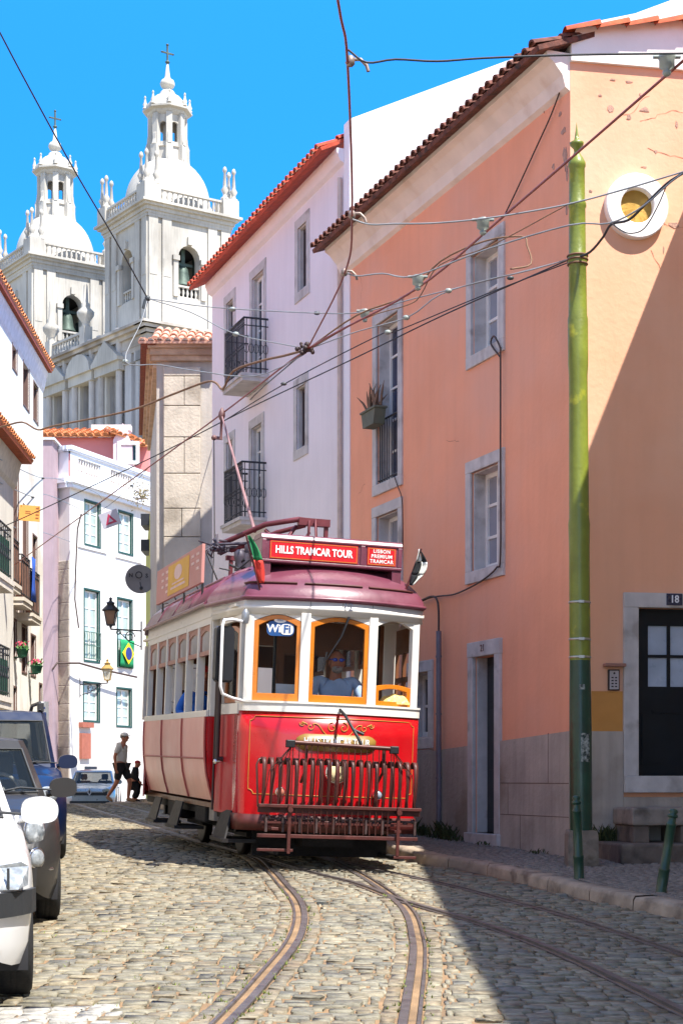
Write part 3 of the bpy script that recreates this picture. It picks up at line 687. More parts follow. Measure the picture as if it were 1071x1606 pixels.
# street facade running straight away
fa = V((x0, ds_, 0)); fb = V((X_(236, 47.), 47., 0)); us = (fb-fa).normalized()
mb.add([(x0, ds_+.5, -1.2), (fb.x, fb.y, -1.2), (fb.x, fb.y, zt_s), (x0, ds_+.5, zt_s)], [(0,1,2,3)])
mb.add([(x3, ds_+.5, -1.2), (x3+1, 47, -1.2), (x3+1, 47, zt_s), (x3, ds_+.5, zt_s)], [(0,1,2,3)])
mb.build('wall', mat('grey_rendered_stone', 'b5aca2', .9, .12, 2, .4, 15, streak=.12), sh)
mb = MB(); z = -1.; k = 0
while z < zt_s-.45:
    h = random.uniform(.62, .82); h = min(h, zt_s-.42-z)
    cut = X_(random.choice((280,286,290,298)), ds_) if k % 2 else None
    segs = [(x1, x2)] if cut is None else [(x1, cut-.006), (cut+.006, x2)]
    for a, b in segs: mb.box(a, b, ds_-.13, ds_-.002, z+.008, z+h-.008)
    z += h; k += 1
mb.build('pilaster', block, sh, bevel=.012)
mb = MB()
for zz0, zz1, o_ in ((Z_(568,ds_), Z_(560,ds_), .16), (Z_(560,ds_), Z_(550,ds_), .22), (Z_(550,ds_), Z_(541,ds_), .30)):
    mb.box(x0-.02-o_*.5, x3, ds_-o_, ds_-.003, zz0, zz1-.003)
for i, (zz0, zz1, o_) in enumerate(((zt_s-.42, zt_s-.25, .08), (zt_s-.25, zt_s-.1, .15), (zt_s-.1, zt_s+.02, .22))):
    mb.add([(x0-o_, ds_+.01, zz0), (fb.x-o_, fb.y, zz0), (fb.x-o_, fb.y, zz1-.002), (x0-o_, ds_+.01, zz1-.002), (x0+.05, ds_+.01, zz0), (fb.x+.05, fb.y, zz0), (fb.x+.05, fb.y, zz1-.002), (x0+.05, ds_+.01, zz1-.002)],
        [(0,1,2,3),(4,7,6,5),(0,4,5,1),(3,2,6,7),(0,3,7,4),(1,5,6,2)])
mb.build('cornice', mat('ochre_stone_cornice', 'c2a184', .9, .18, 3, .5, 20, col2='a2826a'), sh)
mb = MB(); xe = x0-.32
ov = [(xe, ds_-.35, zt_s+.02), (xe-(x0-fb.x), fb.y, zt_s+.02), (xe-(x0-fb.x), fb.y, zt_s+.10), (xe, ds_-.35, zt_s+.10)]
ov2 = [(p[0]+.34, p[1], p[2]) for p in ov]; mb.add(ov+ov2, [(0,1,2,3),(4,7,6,5),(0,4,5,1),(3,2,6,7),(0,3,7,4),(1,5,6,2)])
mb.build('eave', mat('red_brown_eave_boards', '7c3a26', .8, .3, 14), sh)
mb = MB(); tiles(mb, V((xe-.05, ds_-.42, zt_s+.1)), (1,0,0), (0,1,.22), x3-xe+.1, 2.6, .2, .4, 1)
tiles(mb, V((xe+.2, ds_-.1, zt_s+.2)), (1,.25,0), (0,1,.5), x3-xe-.1, 1.2, .2, .4, 1, r=.09)
mb.build('roof', [mat('faded_pink_tile', 'd0a088', .85, .2, 9, .3, 40, col2='c27a52'), mortar], sh)
# yellow house past it
yh = empty('yellow_house', (X_(236,47.2), 47.2, gz(-5,47)), 'yellow house front seen edge-on past the deep eave', 'house')
mb = MB(); a = V((X_(236.5,47.1),47.1,0)); b = V((X_(229,58),58,0)); zz = Z_(795,47)
mb.add([(a.x,a.y,-2),(b.x,b.y,-2),(b.x,b.y,zz),(a.x,a.y,zz),(a.x+4,a.y,-2),(b.x+4,b.y,-2),(b.x+4,b.y,zz),(a.x+4,a.y,zz)], [(0,1,2,3),(4,7,6,5),(3,2,6,7),(0,3,7,4),(1,5,6,2)])
mb.build('wall', mat('lemon_yellow_render', 'cfc25c', .9, .12, 1.5, .2), yh)
for k, (y_, z_) in enumerate(((49.,Z_(812,49)),(49.3,Z_(850,49)),(52,Z_(812,52)))): mb = MB(); mb.box(X_(236,y_)-.28, X_(236,y_)+.1, y_, y_+1.1, z_-.22, z_+.12); mb.build('balcony', iron, yh)
# ------------------------------------------------------------------ white house closing the street
WD = 64.; wc = V((X_(110,WD), WD, 0)); FH = Fac(wc, (.37,.93)); 
bal = mat('bright_white_limewash', 'dfdbd6', .9, .05, 1, .12, 15, col2='d2ccc4', thr=(.55,.75), streak=.08)
wh = empty('white_parapet_house', (wc.x, wc.y, gz(wc.x,wc.y)), 'white house with a baluster parapet and green-trimmed windows closing the street', 'house')
ztop = FH.z(113, 700); hl = FH.t(236)
wn = []
green_w = mat('dark_green_window_wood', '1f4a44', .6)
for x0_, x1_, yt, yb in ((134,157,792,858),(187,208,808,870),(133,156,929,1038),(185,207,943,1046),(132,156,1073,1131),(184,206,1082,1139)): wn.append(FH.rect(x0_, x1_, yt, yb))
mb = MB(FH.M); wall_holes(mb, 0, hl, -3, ztop-1.62, [w+(.16,) for w in wn])
# left flank turning away
ul = V((.80,-.60)); FK = Fac(wc-V((ul.x,ul.y,0))*3.2, ul)
mb.M = FK.M; wall_holes(mb, 0, 3.2, -3, ztop-1.62, [])
mb.M = FH.M; mb.add([(hl,0,-3),(hl,6,-3),(hl,6,ztop-1.62),(hl,0,ztop-1.62)], [(0,1,2,3)])
mb.build('wall', bal, wh)
pm = mat('blue_white_parapet', 'dfe3ea', .9, .04, 1)
for fc, ln, nm in ((FH, hl, 0), (FK, 3.2, 1)):
    mb = MB(fc.M); e = .0 if nm else .0
    hs = []
    if nm == 0:
        for a, b in ((FH.t(121), FH.t(157)), (FH.t(172), FH.t(206))): hs.append((a, b, ztop-.95, ztop-.38, .2))
    wall_holes(mb, -.06 if nm == 0 else 0, ln+.0, ztop-1.2, ztop-.16, hs, y=-.06)
    mb.box(-.12 if nm == 0 else 0, ln, -.16, .25, ztop-.16, ztop); mb.box(-.1 if nm == 0 else 0, ln, -.13, .25, ztop-.22, ztop-.161)
    mb.box(-.2 if nm == 0 else 0, ln, -.3, .02, ztop-1.45, ztop-1.25); mb.box(-.12 if nm == 0 else 0, ln, -.2, .02, ztop-1.62, ztop-1.451); mb.box(-.1 if nm == 0 else 0, ln, -.12, .02, ztop-1.25, ztop-1.2)
    o = mb.build('parapet', pm, wh)
    if hs:
        q = MB(fc.M); 
        for a, b, z0, z1, _ in hs:
            n = 9
            for i in range(n):
                t = a+(b-a)*(i+.5)/n; q.lathe([(.05,0),(.05,.05),(.03,.08),(.075,.22),(.04,.4),(.05,.5),(.05,.57)], 8, (t, .03, z0))
            q.box(a, b, .13, .15, z0, z1, 1)
        q.build('baluster', [bal, mat('pink_behind_balusters', 'c9a6a8', .9)], o)
mb = MB(FK.M)                                          # bare stone corner pier
z = -3.; zq = FK.z(95, 880)
while z < zq-.1:
    h = random.uniform(.5,.75); c = random.uniform(2.0,2.6)
    mb.box(1.55, c-.01, -.03, .01, z+.01, min(zq,z+h)-.01); mb.box(c+.01, 3.17, -.03, .01, z+.01, min(zq,z+h)-.01); z += h
mb.build('corner_quoin', mat('rubble_quoin', 'b0a898', .95, .2, 2.5, .6, 14, col2='8f8a80'), wh, bevel=.02)
for w in wn: window(wh, FH, *w, pane=pane_pale, rows=4, rev=.16, fw=.07, proud=.02, frame_m=green_w, w=.06, sill=.07)
def small_grille(a, b, z0, z1, M, nm, m):
    r = MB(M)
    for z in (z0+.02, (z0+z1)/2, z1): r.tube([(a,-.05,z),(b,-.05,z)], .018, 5)
    n = 7
    for i in range(n+1): t = a+(b-a)*i/n; r.tube([(t+.05*math.sin(q*3.1), -.05, z0+(z1-z0)*q/6) for q in range(7)], .014, 4)
    return r.build(nm, m, wh)
gg = mat('green_grey_ironwork', '4a6a60', .6)
a, b, z0, z1 = wn[2]; small_grille(a-.05, b+.05, FH.z(145,1034), FH.z(145,992), FH.M, 'railing', gg)
a, b, z0, z1 = wn[3]; small_grille(a-.05, b+.05, FH.z(195,1048), FH.z(195,1004), FH.M, 'railing', gg)
# hung flag of green, yellow diamond, blue disc
fl = empty('hanging_flag', FH.p(a, -.12, z0), 'green flag with a yellow diamond and blue disc hung from a window grille', 'flag')
zb_, zt_ = FH.z(195,1046), FH.z(195,1004); mb = MB(FH.M)
P = [[(a+(b-a)*i/8, -.12-.03*math.sin(i*1.3+j*.4), zb_+(zt_-zb_)*j/6) for i in range(9)] for j in range(7)]; mb.grid(P); mb.build('cloth', mat('flag_green', '128a52', .8), fl, solid=.01)
mb = MB(FH.M); cx_, cz_ = (a+b)/2, (zb_+zt_)/2; mb.prism([(cx_-(b-a)*.42,cz_),(cx_,cz_-(zt_-zb_)*.4),(cx_+(b-a)*.42,cz_),(cx_,cz_+(zt_-zb_)*.4)], -.19, -.17); mb.build('diamond', mat('flag_yellow', 'e8c81a', .8), fl)
mb = MB(FH.M); mb.lathe([(.26,0),(.26,.012)], 18, M=Matrix.Translation((cx_,-.192,cz_)) @ Matrix.Rotation(PI/2,4,'X')); mb.build('disc', mat('flag_blue', '23347e', .8), fl)
mb = MB(FH.M)
for (x_,y_) in ((133,862),(190,878)): t = FH.t(x_+12); mb.box(t-1.1, t+1.1, -.05, .01, FH.z(x_+12,y_)-.03, FH.z(x_+12,y_)+.03)
mb.build('ledge', pm, wh)
mb = MB(FH.M); t = FH.t(131); mb.box(t-.35,t+.5,-.2,0,FH.z(131,1141),FH.z(131,1133)); mb.box(t-.3,t+.4,-.12,0,FH.z(131,1190),FH.z(131,1150)); mb.build('meter_box', mat('faded_red_panel', 'a2604e', .8), wh)
mb = MB(FH.M); mb.box(FH.t(133),FH.t(152),-.02,.01,FH.z(140,1208),FH.z(140,1202)); mb.build('vent_grille', iron, wh)
# pink attic house above, with its tile roof and dormer
ph = empty('pink_attic_house', (-14, 78, 8), 'pink rendered attic storey with an orange tile roof and white dormer window', 'house')
dp = 75.; pinkm = mat('rose_pink_render', 'd98a86', .9, .06, 1.2, .12)
mb = MB(); mb.box(X_(40,dp), X_(184,dp), dp, dp+4, Z_(790,dp), Z_(686,dp)); mb.box(X_(206,dp), X_(232,dp), dp+.4, dp+3.9, Z_(790,dp), Z_(690,dp)); mb.build('wall', pinkm, ph)
mb = MB(); tiles(mb, V((X_(40,dp)-.3, dp-.45, Z_(686,dp))), (1,0,0), (0,1,.28), X_(186,dp)-X_(40,dp)+.3, 3.2, .36, .5, 0, r=.15)
tiles(mb, V((X_(186,dp)-.2, dp-.9, Z_(683,dp))), (.86,.4,-.22), (-.3,1,.3), 1.4, 2.2, .3, .5, 0, r=.13); tiles(mb, V((X_(206,dp), dp-.2, Z_(700,dp))), (1,0,0), (0,1,.35), .75, 2, .3, .5, 0, r=.13)
tiles(mb, V((X_(40,dp), dp+4, Z_(664,dp))), (1,.2,-.28), (0,1,.2), 3.4, 1.2, .36, .5, 0, r=.15)
mb.build('roof', [tile_or], ph)
mb = MB(); xa, xb = X_(178,dp-.6), X_(208,dp-.6); xm = (xa+xb)/2; zq = Z_(668,dp)
mb.prism([(xa,Z_(790,dp)),(xb,Z_(790,dp)),(xb,Z_(702,dp)),(xm,zq),(xa,Z_(694,dp))], dp-.6, dp+2); dm = mb.build('dormer', mat('pale_pink_render', 'e2c2c4', .9, .05, 1), ph)
fo_ = Fac((xa, dp-.6, 0), (1,0)); 
window(ph, fo_, .34, 1.02, Z_(727,dp), Z_(702,dp), fw=.16, proud=.05, rev=.1, pane=pane_dark, rows=1, wood=green_w, frame_m=bal)
mb = MB(); 
for x_ in (150,178,200): mb.box(X_(x_,dp+2)-.12, X_(x_,dp+2)+.12, dp+2, dp+2.3, Z_(690,dp), Z_(660,dp))
mb.box(X_(144,dp+2), X_(206,dp+2), dp+1.9, dp+2.4, Z_(661,dp), Z_(652,dp)); mb.build('chimney', mat('white_chimney', 'e4dcd8', .9), ph)
# ------------------------------------------------------------------ left-hand row
lw = mat('sunlit_white_render', 'f3eee6', .9, .04, 1.1, .15, 15, col2='ddd3c6', streak=.08)
O_ = V((X_(0,40)+.25, 32., 0)); FT = Fac(O_, (-.034,1.)); te = FT.t(68)
th = empty('tall_white_row_house', (O_.x, 40, gz(O_.x,40)), 'tall white row house with brown screened balconies and a red eave edge', 'house')
ze = Z_(588, FT.d(te))
def thin(x0_, x1_, yt, yb): a, b = FT.t(x0_), FT.t(x1_); return (a, b, FT.z(x1_, yb), FT.z(x1_, yt))
ops = [thin(20,27,545,585),thin(37,46,560,645),thin(53,60,610,665),
       thin(22,29,745,915),thin(37,44,800,945),thin(52,58,845,975),
       thin(17,26,975,1030),thin(35,42,985,1055),thin(49,56,1000,1060),thin(20,26,1080,1130),thin(62,66,1075,1110)]
mb = MB(FT.M); wall_holes(mb, 0, te, -2, ze, [o+(.2,) for o in ops]); mb.add([(te,0,-2),(te,7,-2),(te,7,ze),(te,0,ze)], [(0,1,2,3)]); mb.add([(0,0,-2),(0,7,-2),(0,7,ze),(0,0,ze)], [(0,1,2,3)])
mb.build('wall', lw, th)
sal_f = mat('salmon_painted_frame', 'c98e7c', .8, .1)
for o in ops: window(th, FT, *o, fw=.06, proud=.015, rev=.2, pane=pane_dark, rows=2, leaves=1, frame_m=mat('umber_reveal_shade', '6a5048', .8, .1), wood=mat('dark_window_wood', '3b3431', .7))  # shade of the deep reveals put into the frame colour
mb = MB(FT.M); mb.prism([(0,ze-.5),(-.04,ze-.4),(-.10,ze-.1),(-.14,ze),(-.14,ze+.08),(.1,ze+.08),(.1,ze-.5)], -.01, te+.04, axis='x'); mb.build('cornice', mat('lilac_white_cornice', 'dcd4de', .9), th)
mb = MB(FT.M); mb.box(0, te+.1, -.24, .1, ze+.082, ze+.24); mb.build('eave', mat('red_brown_eave', '8a3d26', .8, .2, 8), th)
mb = MB(); tiles(mb, FT.p(0, -.26, ze+.25), (FT.u.x,FT.u.y,0), V((-1,-.034,.4)), te+.35, 4., .24, .4, 1); mb.build('roof', [tile_or, mortar], th)
brn = mat('brown_balcony_screen', '8c6450', .8, .25, 9); gsl = mat('pale_balcony_slab', 'd8cdbc', .9)
for x0_, x1_, yb, yt, hgt in ((21,33,920,852,None),(37,50,945,880,None),(51,65,970,903,None)):
    FTo = Fac(FT.p(0,-.4,0), FT.u); a, b = FTo.t(x0_), FTo.t(x1_); z0 = FTo.z(x1_, yb); z1 = FTo.z(x1_, yt)
    FTo3 = FTo; o = balcony(th, FT, a, b, z0, depth=.4, h=z1-z0, bars=.25, slab_m=gsl, scroll=False, slab=.2)
    m2 = MB(FT.M); m2.box(a+.05, b-.05, -.35, -.34, z0+.06, z1-.03); m2.box(b-.045, b-.035, -.34, 0, z0+.06, z1-.03); m2.build('screen', brn, o)
# low house nearer, two eaves
ln = empty('low_green_balcony_house', (-7.4, 33, gz(-7.4,33)), 'lower pale house with green screened balconies and deep orange eaves beside the parked cars', 'house')
O2 = V((X_(22,38)+.034*48, -10., 0)); FN = Fac(O2, (-.034,1.)); tn_ = 48.
zn1 = Z_(728, 38); mb = MB(FN.M); 
opn = [(t, t+1., z, z+2.2) for t in (40.5, 42.6, 44.2) for z in (2.2, 5.2)]
wall_holes(mb, 0, tn_, -2, zn1, [o+(.2,) for o in opn]); mb.add([(tn_,0,-2),(tn_,6,-2),(tn_,6,zn1+1.5),(tn_,0,zn1)], [(0,1,2,3)]); mb.add([(0,0,-2),(0,6,-2),(0,6,zn1+1.5),(0,0,zn1)], [(0,1,2,3)])
mb.build('wall', mat('grey_cream_render', 'd9d2c4', .9, .07, 1.3, .2, 15, streak=.1), ln)
for o in opn: window(ln, FN, *o, fw=.1, rev=.2, pane=pane_dark, rows=2, frame_m=gsl, wood=green_w)
mb = MB(FN.M); mb.prism([(0,zn1-.6),(-.06,zn1-.5),(-.16,zn1-.05),(-.18,zn1+.02),(.1,zn1+.02),(.1,zn1-.6)], 0, tn_+.05, axis='x'); mb.build('cornice', mat('cream_cornice', 'd6ccb4', .9), ln)
mb = MB(FN.M); mb.box(0, tn_+.15, -.40, .1, zn1+.022, zn1+.14); mb.build('eave', mat('orange_brown_eave', '9c4a24', .8, .2, 8), ln)
mb = MB(); tiles(mb, FN.p(0, -.42, zn1+.15), (FN.u.x,FN.u.y,0), V((-1,-.034,.45)), tn_+.32, 3., .22, .4, 1)
z2 = zn1+1.9; mb.build('roof', [tile_or, mortar], ln)
mb = MB(FN.M); mb.box(0, tn_-2, 1.6, 5, zn1, z2+.1); at_ = mb.build('attic', lw, ln)
mb = MB(); tiles(mb, FN.p(0, 1.1, z2), (FN.u.x,FN.u.y,0), V((-1,-.034,.4)), tn_-1.8, 3., .22, .4, 1); mb.build('roof', [tile_or, mortar], at_)
grn = mat('green_balcony_screen', '1f5a40', .7, .2, 9)
for x1_, yb, yt in ((21,912,832),(18.5,1095,1018)):
    FNo = Fac(FN.p(0,-.55,0), FN.u); b = FNo.t(x1_); a = b-4.2; z0 = FNo.z(x1_, yb); z1 = FNo.z(x1_, yt)
    o = balcony(ln, FN, a, b, z0, depth=.55, h=z1-z0, bars=.22, slab_m=gsl, slab=.25)
    m2 = MB(FN.M); m2.box(a+.05, b-.05, -.49, -.48, z0+.06, z1-.25); m2.box(b-.06, b-.05, -.48, 0, z0+.06, z1-.25); m2.build('screen', grn, o)
# lilac house set back between the tall white house and the end house
lh = empty('lilac_house', (X_(72,63), 63, -1), 'lilac rendered house edge between the tall white house and the stone quoin', 'house')
mb = MB(); d6 = 63; mb.box(X_(60,d6), X_(83,d6), d6, d6+3, -3, Z_(690,d6)); mb.build('wall', mat('lilac_render', 'ab949a', .9, .08, 1.5, .2, streak=.1), lh)
mb = MB(); mb.box(X_(60,d6), X_(83,d6)+.1, d6-.1, d6+3, Z_(690,d6), Z_(687,d6)); mb.build('coping', pm, lh)
# house across the side lane, right of the frame: its roof edge casts the long shadow on the street
rh = empty('cream_house', (4.7, 8, 0), 'cream house across from the parked cars whose roof edge shades the street', 'house')
zr_ = 9.3; FX = Fac((4.9, 19.95, 0), (0,-1))
opx = [(t, t+1., z, z+1.7) for t in (2.5,5.5,8.5,11.5,14.5,17.5,20.5) for z in (.9, 4.1)]
mb = MB(FX.M); wall_holes(mb, 0, 25., -1.5, zr_, [o+(.2,) for o in opx]); mb.box(0, 25, .5, 8, -1.5, zr_-.01); mb.build('wall', mat('cream_render', 'd8c8a8', .9, .08, 1, .2), rh)
for o in opx: window(rh, FX, *o, rev=.2)
mb = MB(FX.M); mb.prism([(-.35,zr_-.05),(-.35,zr_+.1),(4,zr_+1.9),(8.3,zr_+.1),(8.3,zr_-.05)], .02, 25.2, axis='x'); mb.build('roof', tile_red, rh)
# ------------------------------------------------------------------ the twin-towered church on the hill
lime = mat('white_church_limestone', 'bcb7ae', .85, .10, .25, .1, 3, col2='9c978f', thr=(.5,.7), streak=.2)
lime_g = mat('grey_church_limestone', 'b2b0b0', .9, .12, .3, .15, 3, col2='96938f', thr=(.5,.7), streak=.15)
dome_m = mat('white_dome_render', 'c4bfb5', .85, .07, .3, col2='aea89e', thr=(.52,.72), streak=.12)
bronze = mat('green_bronze', '4b5a52', .6, .25, 3, metal=.4); hollow = mat('dark_belfry', '3a3632', .95)
church = empty('church', (-24, 172, 20), 'white twin-towered baroque church with domed belfries on the hill', 'church')
def tower(cx, cy, ang, ztop_c, s=1.):
    """cx,cy centre; ztop_c: height of the cornice top; ang: direction of the right-hand face"""
    T = Matrix.Translation((cx, cy, ztop_c)) @ Matrix.Rotation(ang, 4, 'Z') @ Matrix.Scale(s, 4)
    w = 4.75; body = MB(T); H = 14.2                      # half width, belfry stage height
    # four belfry walls with an arched opening each
    aw, az0, az1 = 1.25, -9.2, -5.0
    for k in range(4):
        M = T @ Matrix.Rotation(PI/2*k, 4, 'Z') @ Matrix.Translation((-w, -w, 0)); body.M = M
        n = 10; cx_ = w
        for x0, x1 in ((0, w-aw), (w+aw, 2*w)): body.box(x0, x1, 0, 1.1, -H, -1.2)
        body.box(w-aw, w+aw, 0, 1.1, -H, az0)
        arc = [(w+aw*math.cos(q), az1+aw*math.sin(q)) for q in np.linspace(PI, 0, n)]
        body.prism(arc+[(w+aw,-1.2),(w-aw,-1.2)], 0, 1.1)
        # pilasters, imposts, bands
        for x in (0, 1.55, 2*w-2.6, 2*w-1.05): body.box(x, x+1.05, -.22, 0, -H, -1.2)
        for x in (.1, 1.65, 2*w-2.5, 2*w-.95): body.box(x, x+.85, -.26, -.225, -7.4, -5.6)
        for x0, x1 in ((w-aw-.75, w-aw), (w+aw, w+aw+.75)): body.box(x0, x1, -.34, .2, -5.5, -5.0); body.box(x0+.1, x1-.1, -.2, 0, az0, -5.5)
        body.box(-.25, 2*w+.25, -.32, 0, -H, -H+.9); body.box(-.1,2*w+.1,-.26,0,-1.5,-1.2)
        body.box(w-.25, w+.25, -.3, 0, az1+aw+.05, az1+aw+.85)
    body.M = T
    for z0, z1, e in ((-1.2,-.9,.3),(-.9,-.5,.45),(-.5,-.25,.75),(-.25,0,1.05)): body.box(-w-e, w+e, -w-e, w+e, z0, z1-.002)
    tw = body.build('tower', lime, church)
    q = MB(T); q.box(-w+1.15, w-1.15, -w+1.15, w-1.15, -3.0, -2.6); q.box(-.15,.15,-w+1.2,w-1.2,-3.6,-3.3); q.build('belfry_ceiling', hollow, tw)

    for a in range(4):
        bl = MB(T); R = T @ Matrix.Rotation(PI/2*a, 4, 'Z'); c = (0, -w+1.5, -7.6)
        bl.M = R; bl.lathe([(1.02,0),(1.0,.15),(.8,.5),(.68,1.3),(.6,1.8),(.4,2.1),(.01,2.2)], 14, c); bl.box(-1.15,1.15,-w+1.35,-w+1.65,-5.45,-5.15); bl.box(-.2,.2,-w+1.3,-w+1.7,-5.2,-3.3)
        bl.build('bell', bronze, tw)
    def balus(M, x0, x1, y, z0, h, step=.55):
        br = MB(M); br.box(x0, x1, y, y+.4, z0, z0+.18); br.box(x0, x1, y, y+.4, z0+h-.2, z0+h)
        n = max(2, int((x1-x0)/step))
        for i in range(n): x = x0+(x1-x0)*(i+.5)/n; br.lathe([(.14,0),(.08,.15),(.17,.45),(.09,.8),(.14,h-.4)], 6, (x, y+.2, z0+.19))
        br.build('balustrade', lime, tw)
    for k in range(4):
        M = T @ Matrix.Rotation(PI/2*k, 4, 'Z')
        balus(M, -w+1.2, w-1.2, -w-.55, 0, 1.5); balus(M, -aw+.02, aw-.02, -w+.2, az0, 1.35, .42)
    for k in range(4):
        pn = MB(T @ Matrix.Rotation(PI/2*k, 4, 'Z'))
        pn.box(-w-.75, -w+1.1, -w-.75, -w+1.1, 0, 1.75)
        for x, y in ((-w-.35, -w-.35), (-w+.75, -w-.4), (-w-.4, -w+.75)):
            pn.lathe([(.40,1.7),(.44,1.9),(.22,2.0),(.2,2.3),(.40,2.7),(.18,3.1),(.2,3.2),(.12,4.5),(.22,4.65),(.24,4.85),(.14,5.1),(.01,5.2)], 8, (x, y, 0))
        pn.build('pinnacle', lime, tw)
    d = MB(T); R = 4.55
    d.lathe([(R+.25,.0),(R+.25,1.2),(R,1.25)]+[(R*math.cos(a)**.9, 1.3+R*1.15*math.sin(a)) for a in np.linspace(.05, 1.12, 9)], 32)
    dm = d.build('dome', dome_m, tw)
    z0 = 1.3+R*1.15*math.sin(1.12)-.5
    TB = T; T = TB @ Matrix.Translation((0,0,z0)) @ Matrix.Diagonal((.88,.88,.72,1)) @ Matrix.Translation((0,0,-z0))
    ln_ = MB(T); r = 2.05
    ln_.lathe([(r+.35,0),(r+.35,.6),(r+.5,.75),(r+.15,.9),(r+.1,2.6),(r+.3,2.75),(r+.05,2.9)], 8, (0,0,z0), smooth=False)
    for k in range(8):
        q = 2*PI*k/8
        M = T @ Matrix.Translation((0,0,z0)) @ Matrix.Rotation(q+PI/8, 4, 'Z'); ln_.M = M
        ln_.box(-.42,.42,-r-.55,-r+.2,.3,3.0); ln_.box(-.36,.36,-r-.3,-r+.3,3.0,7.6); ln_.prism([(-r-.75,.4),(-r-.3,.4),(-r-.25,2.6),(-r-.55,2.2),(-r-.6,1.2)], -.22,.22, axis='x')
        ln_.prism([(-r-.62,3.0),(-r-.2,3.0),(-r-.2,5.2),(-r-.35,4.6),(-r-.4,3.8)], -.2,.2, axis='x')
        M2 = T @ Matrix.Translation((0,0,z0)) @ Matrix.Rotation(q, 4, 'Z'); ln_.M = M2; fw_ = .86; rr = r*math.cos(PI/8)
        for x0, x1 in ((-fw_,-.42),(.42,fw_)): ln_.box(x0,x1,-rr,-rr+.3,2.9,7.6)
        arc = [(.42*math.cos(a), 6.0+.42*math.sin(a)) for a in np.linspace(PI,0,7)]; ln_.prism(arc+[(.42,7.6),(-.42,7.6)], -rr,-rr+.3); ln_.box(-.42,.42,-rr,-rr+.3,2.9,3.5)
    ln_.M = T
    ln_.lathe([(r+.1,7.5),(r+.35,7.8),(r+.45,8.1),(r+.95,8.3),(r+.95,8.55),(r+.6,8.7),(r+.6,9.3)], 8, (0,0,z0), smooth=False)
    lo_ = ln_.build('lantern', lime, tw)
    q = MB(T); q.lathe([(.5,.5),(.5,7.6)], 8, (0,0,z0)); q.build('lantern_core', lime_g, lo_)
    T = T @ Matrix.Translation((0,0,z0+8.6)) @ Matrix.Diagonal((1,1,.88,1)) @ Matrix.Translation((0,0,-z0-8.6))
    c2 = MB(T); c2.lathe([(r+.55,8.6),(r+.55,9.2),(r+.1,9.9),(1.55,10.9),(.9,11.4),(.9,11.7),(.75,12.),(.4,12.2)], 16, (0,0,z0))
    for k in range(8):
        q = 2*PI*(k+.5)/8; c2.lathe([(.28,9.2),(.3,9.4),(.16,9.5),(.3,9.9),(.15,10.3),(.1,11.),(.16,11.1),(.01,11.4)], 6, ((r+.62)*math.cos(q),(r+.62)*math.sin(q),z0-.4))
    c2.lathe([(.5,12.1),(.35,12.3),(.75,12.7),(.92,13.2),(.75,13.8),(.4,14.1),(.32,14.5),(.12,16.6),(.01,16.7)], 12, (0,0,z0))
    c2.build('cupola', dome_m, lo_)
    x = MB(T); x.box(-.09,.09,-.09,.09,z0+16.4,z0+19.8); x.box(-.75,.75,-.08,.08,z0+18.3,z0+18.55); x.ball((0,0,z0+16.9),.3,8); x.ball((0,0,z0+19.8),.2,6)
    for sx in (-.75,.75): x.ball((sx,0,z0+18.42),.16,6)
    x.build('cross', bronze, tw)
ANG = math.radians(-56+90)                              # right-hand face runs (sin56, cos56) away
zc1_ = Z_(336, 164.)
TR = V((X_(263,166.5), 166.5, 0)); TL = V((X_(87,183.), 183., 0))
tower(TR.x, TR.y, ANG, zc1_, .95); tower(TL.x, TL.y, ANG, zc1_, .95)
# body under the towers: front wall between and below them, seen from the side
uw = V((math.sin(math.radians(-38)), math.cos(math.radians(-38)), 0)); ur = V((math.sin(math.radians(56)), math.cos(math.radians(56)), 0))
c0 = W(234, 500, 159.5); c0.z = 0
FB = Fac(c0+uw*46, (-uw.x, -uw.y)); FRR = Fac(c0, (ur.x, ur.y))
ztb = ZC+(HY-480)/F*159.5; fl_ = 46.
zlow = 12.
mb = MB(FB.M); hol = []
tt = [FB.t(x) for x in (98, 139, 181)]; 
for t in tt: hol.append((t-1.0, t+1.0, FB.z(140,690), FB.z(140,602), .9))
tt2 = [FB.t(x) for x in (48, 10)]
wall_holes(mb, 0, fl_, zlow, ztb-3.2, hol)
mb.M = FRR.M; mb.box(0, 30, 0.01, 8, zlow, ztb-3.2)
mb.build('facade', lime_g, church)
mb = MB(FB.M)
for t in [t-3.1 for t in tt]+[tt[-1]+3.1, tt[-1]+5.2, fl_-.95]+tt2: mb.box(t-.62, t+.62, -.35, 0, zlow, ztb-4.1); mb.box(t-.78, t+.78, -.5, 0, ztb-5.0, ztb-4.1)
for t in [t+s_*1.75 for t in tt for s_ in (-1,1)]: mb.lathe([(.34,0),(.34,9.6),(.5,9.8),(.5,10.3)], 10, (t, -.55, FB.z(140,690)-.6)); 
mb.M = FRR.M
for t in (.5, 3.2, 6.2, 9.5, 13): mb.box(t, t+1.1, -.35, 0, zlow, ztb-4.1)
mb.build('pilaster', lime_g, church)
mb = MB(FB.M)
for M_, L_ in ((FB.M, fl_), (FRR.M, 30)):
    mb.M = M_
    for z0, z1, e in ((ztb-4.1,-3.6+ztb,.45),(ztb-3.6,ztb-2.7,.5),(ztb-2.7,ztb-2.3,.8),(ztb-2.3,ztb-1.95,1.2),(ztb-1.95,ztb-1.7,1.5)): mb.box(-.0 if M_ is FB.M else -e, L_+(e-.002 if M_ is FB.M else 0), -e, .5, z0, z1-.003)
mb.build('entablature', mat('weathered_entablature', 'bdb5ac', .9, .2, .4, .3, 4, col2='8d847b', thr=(.42,.6)), church)
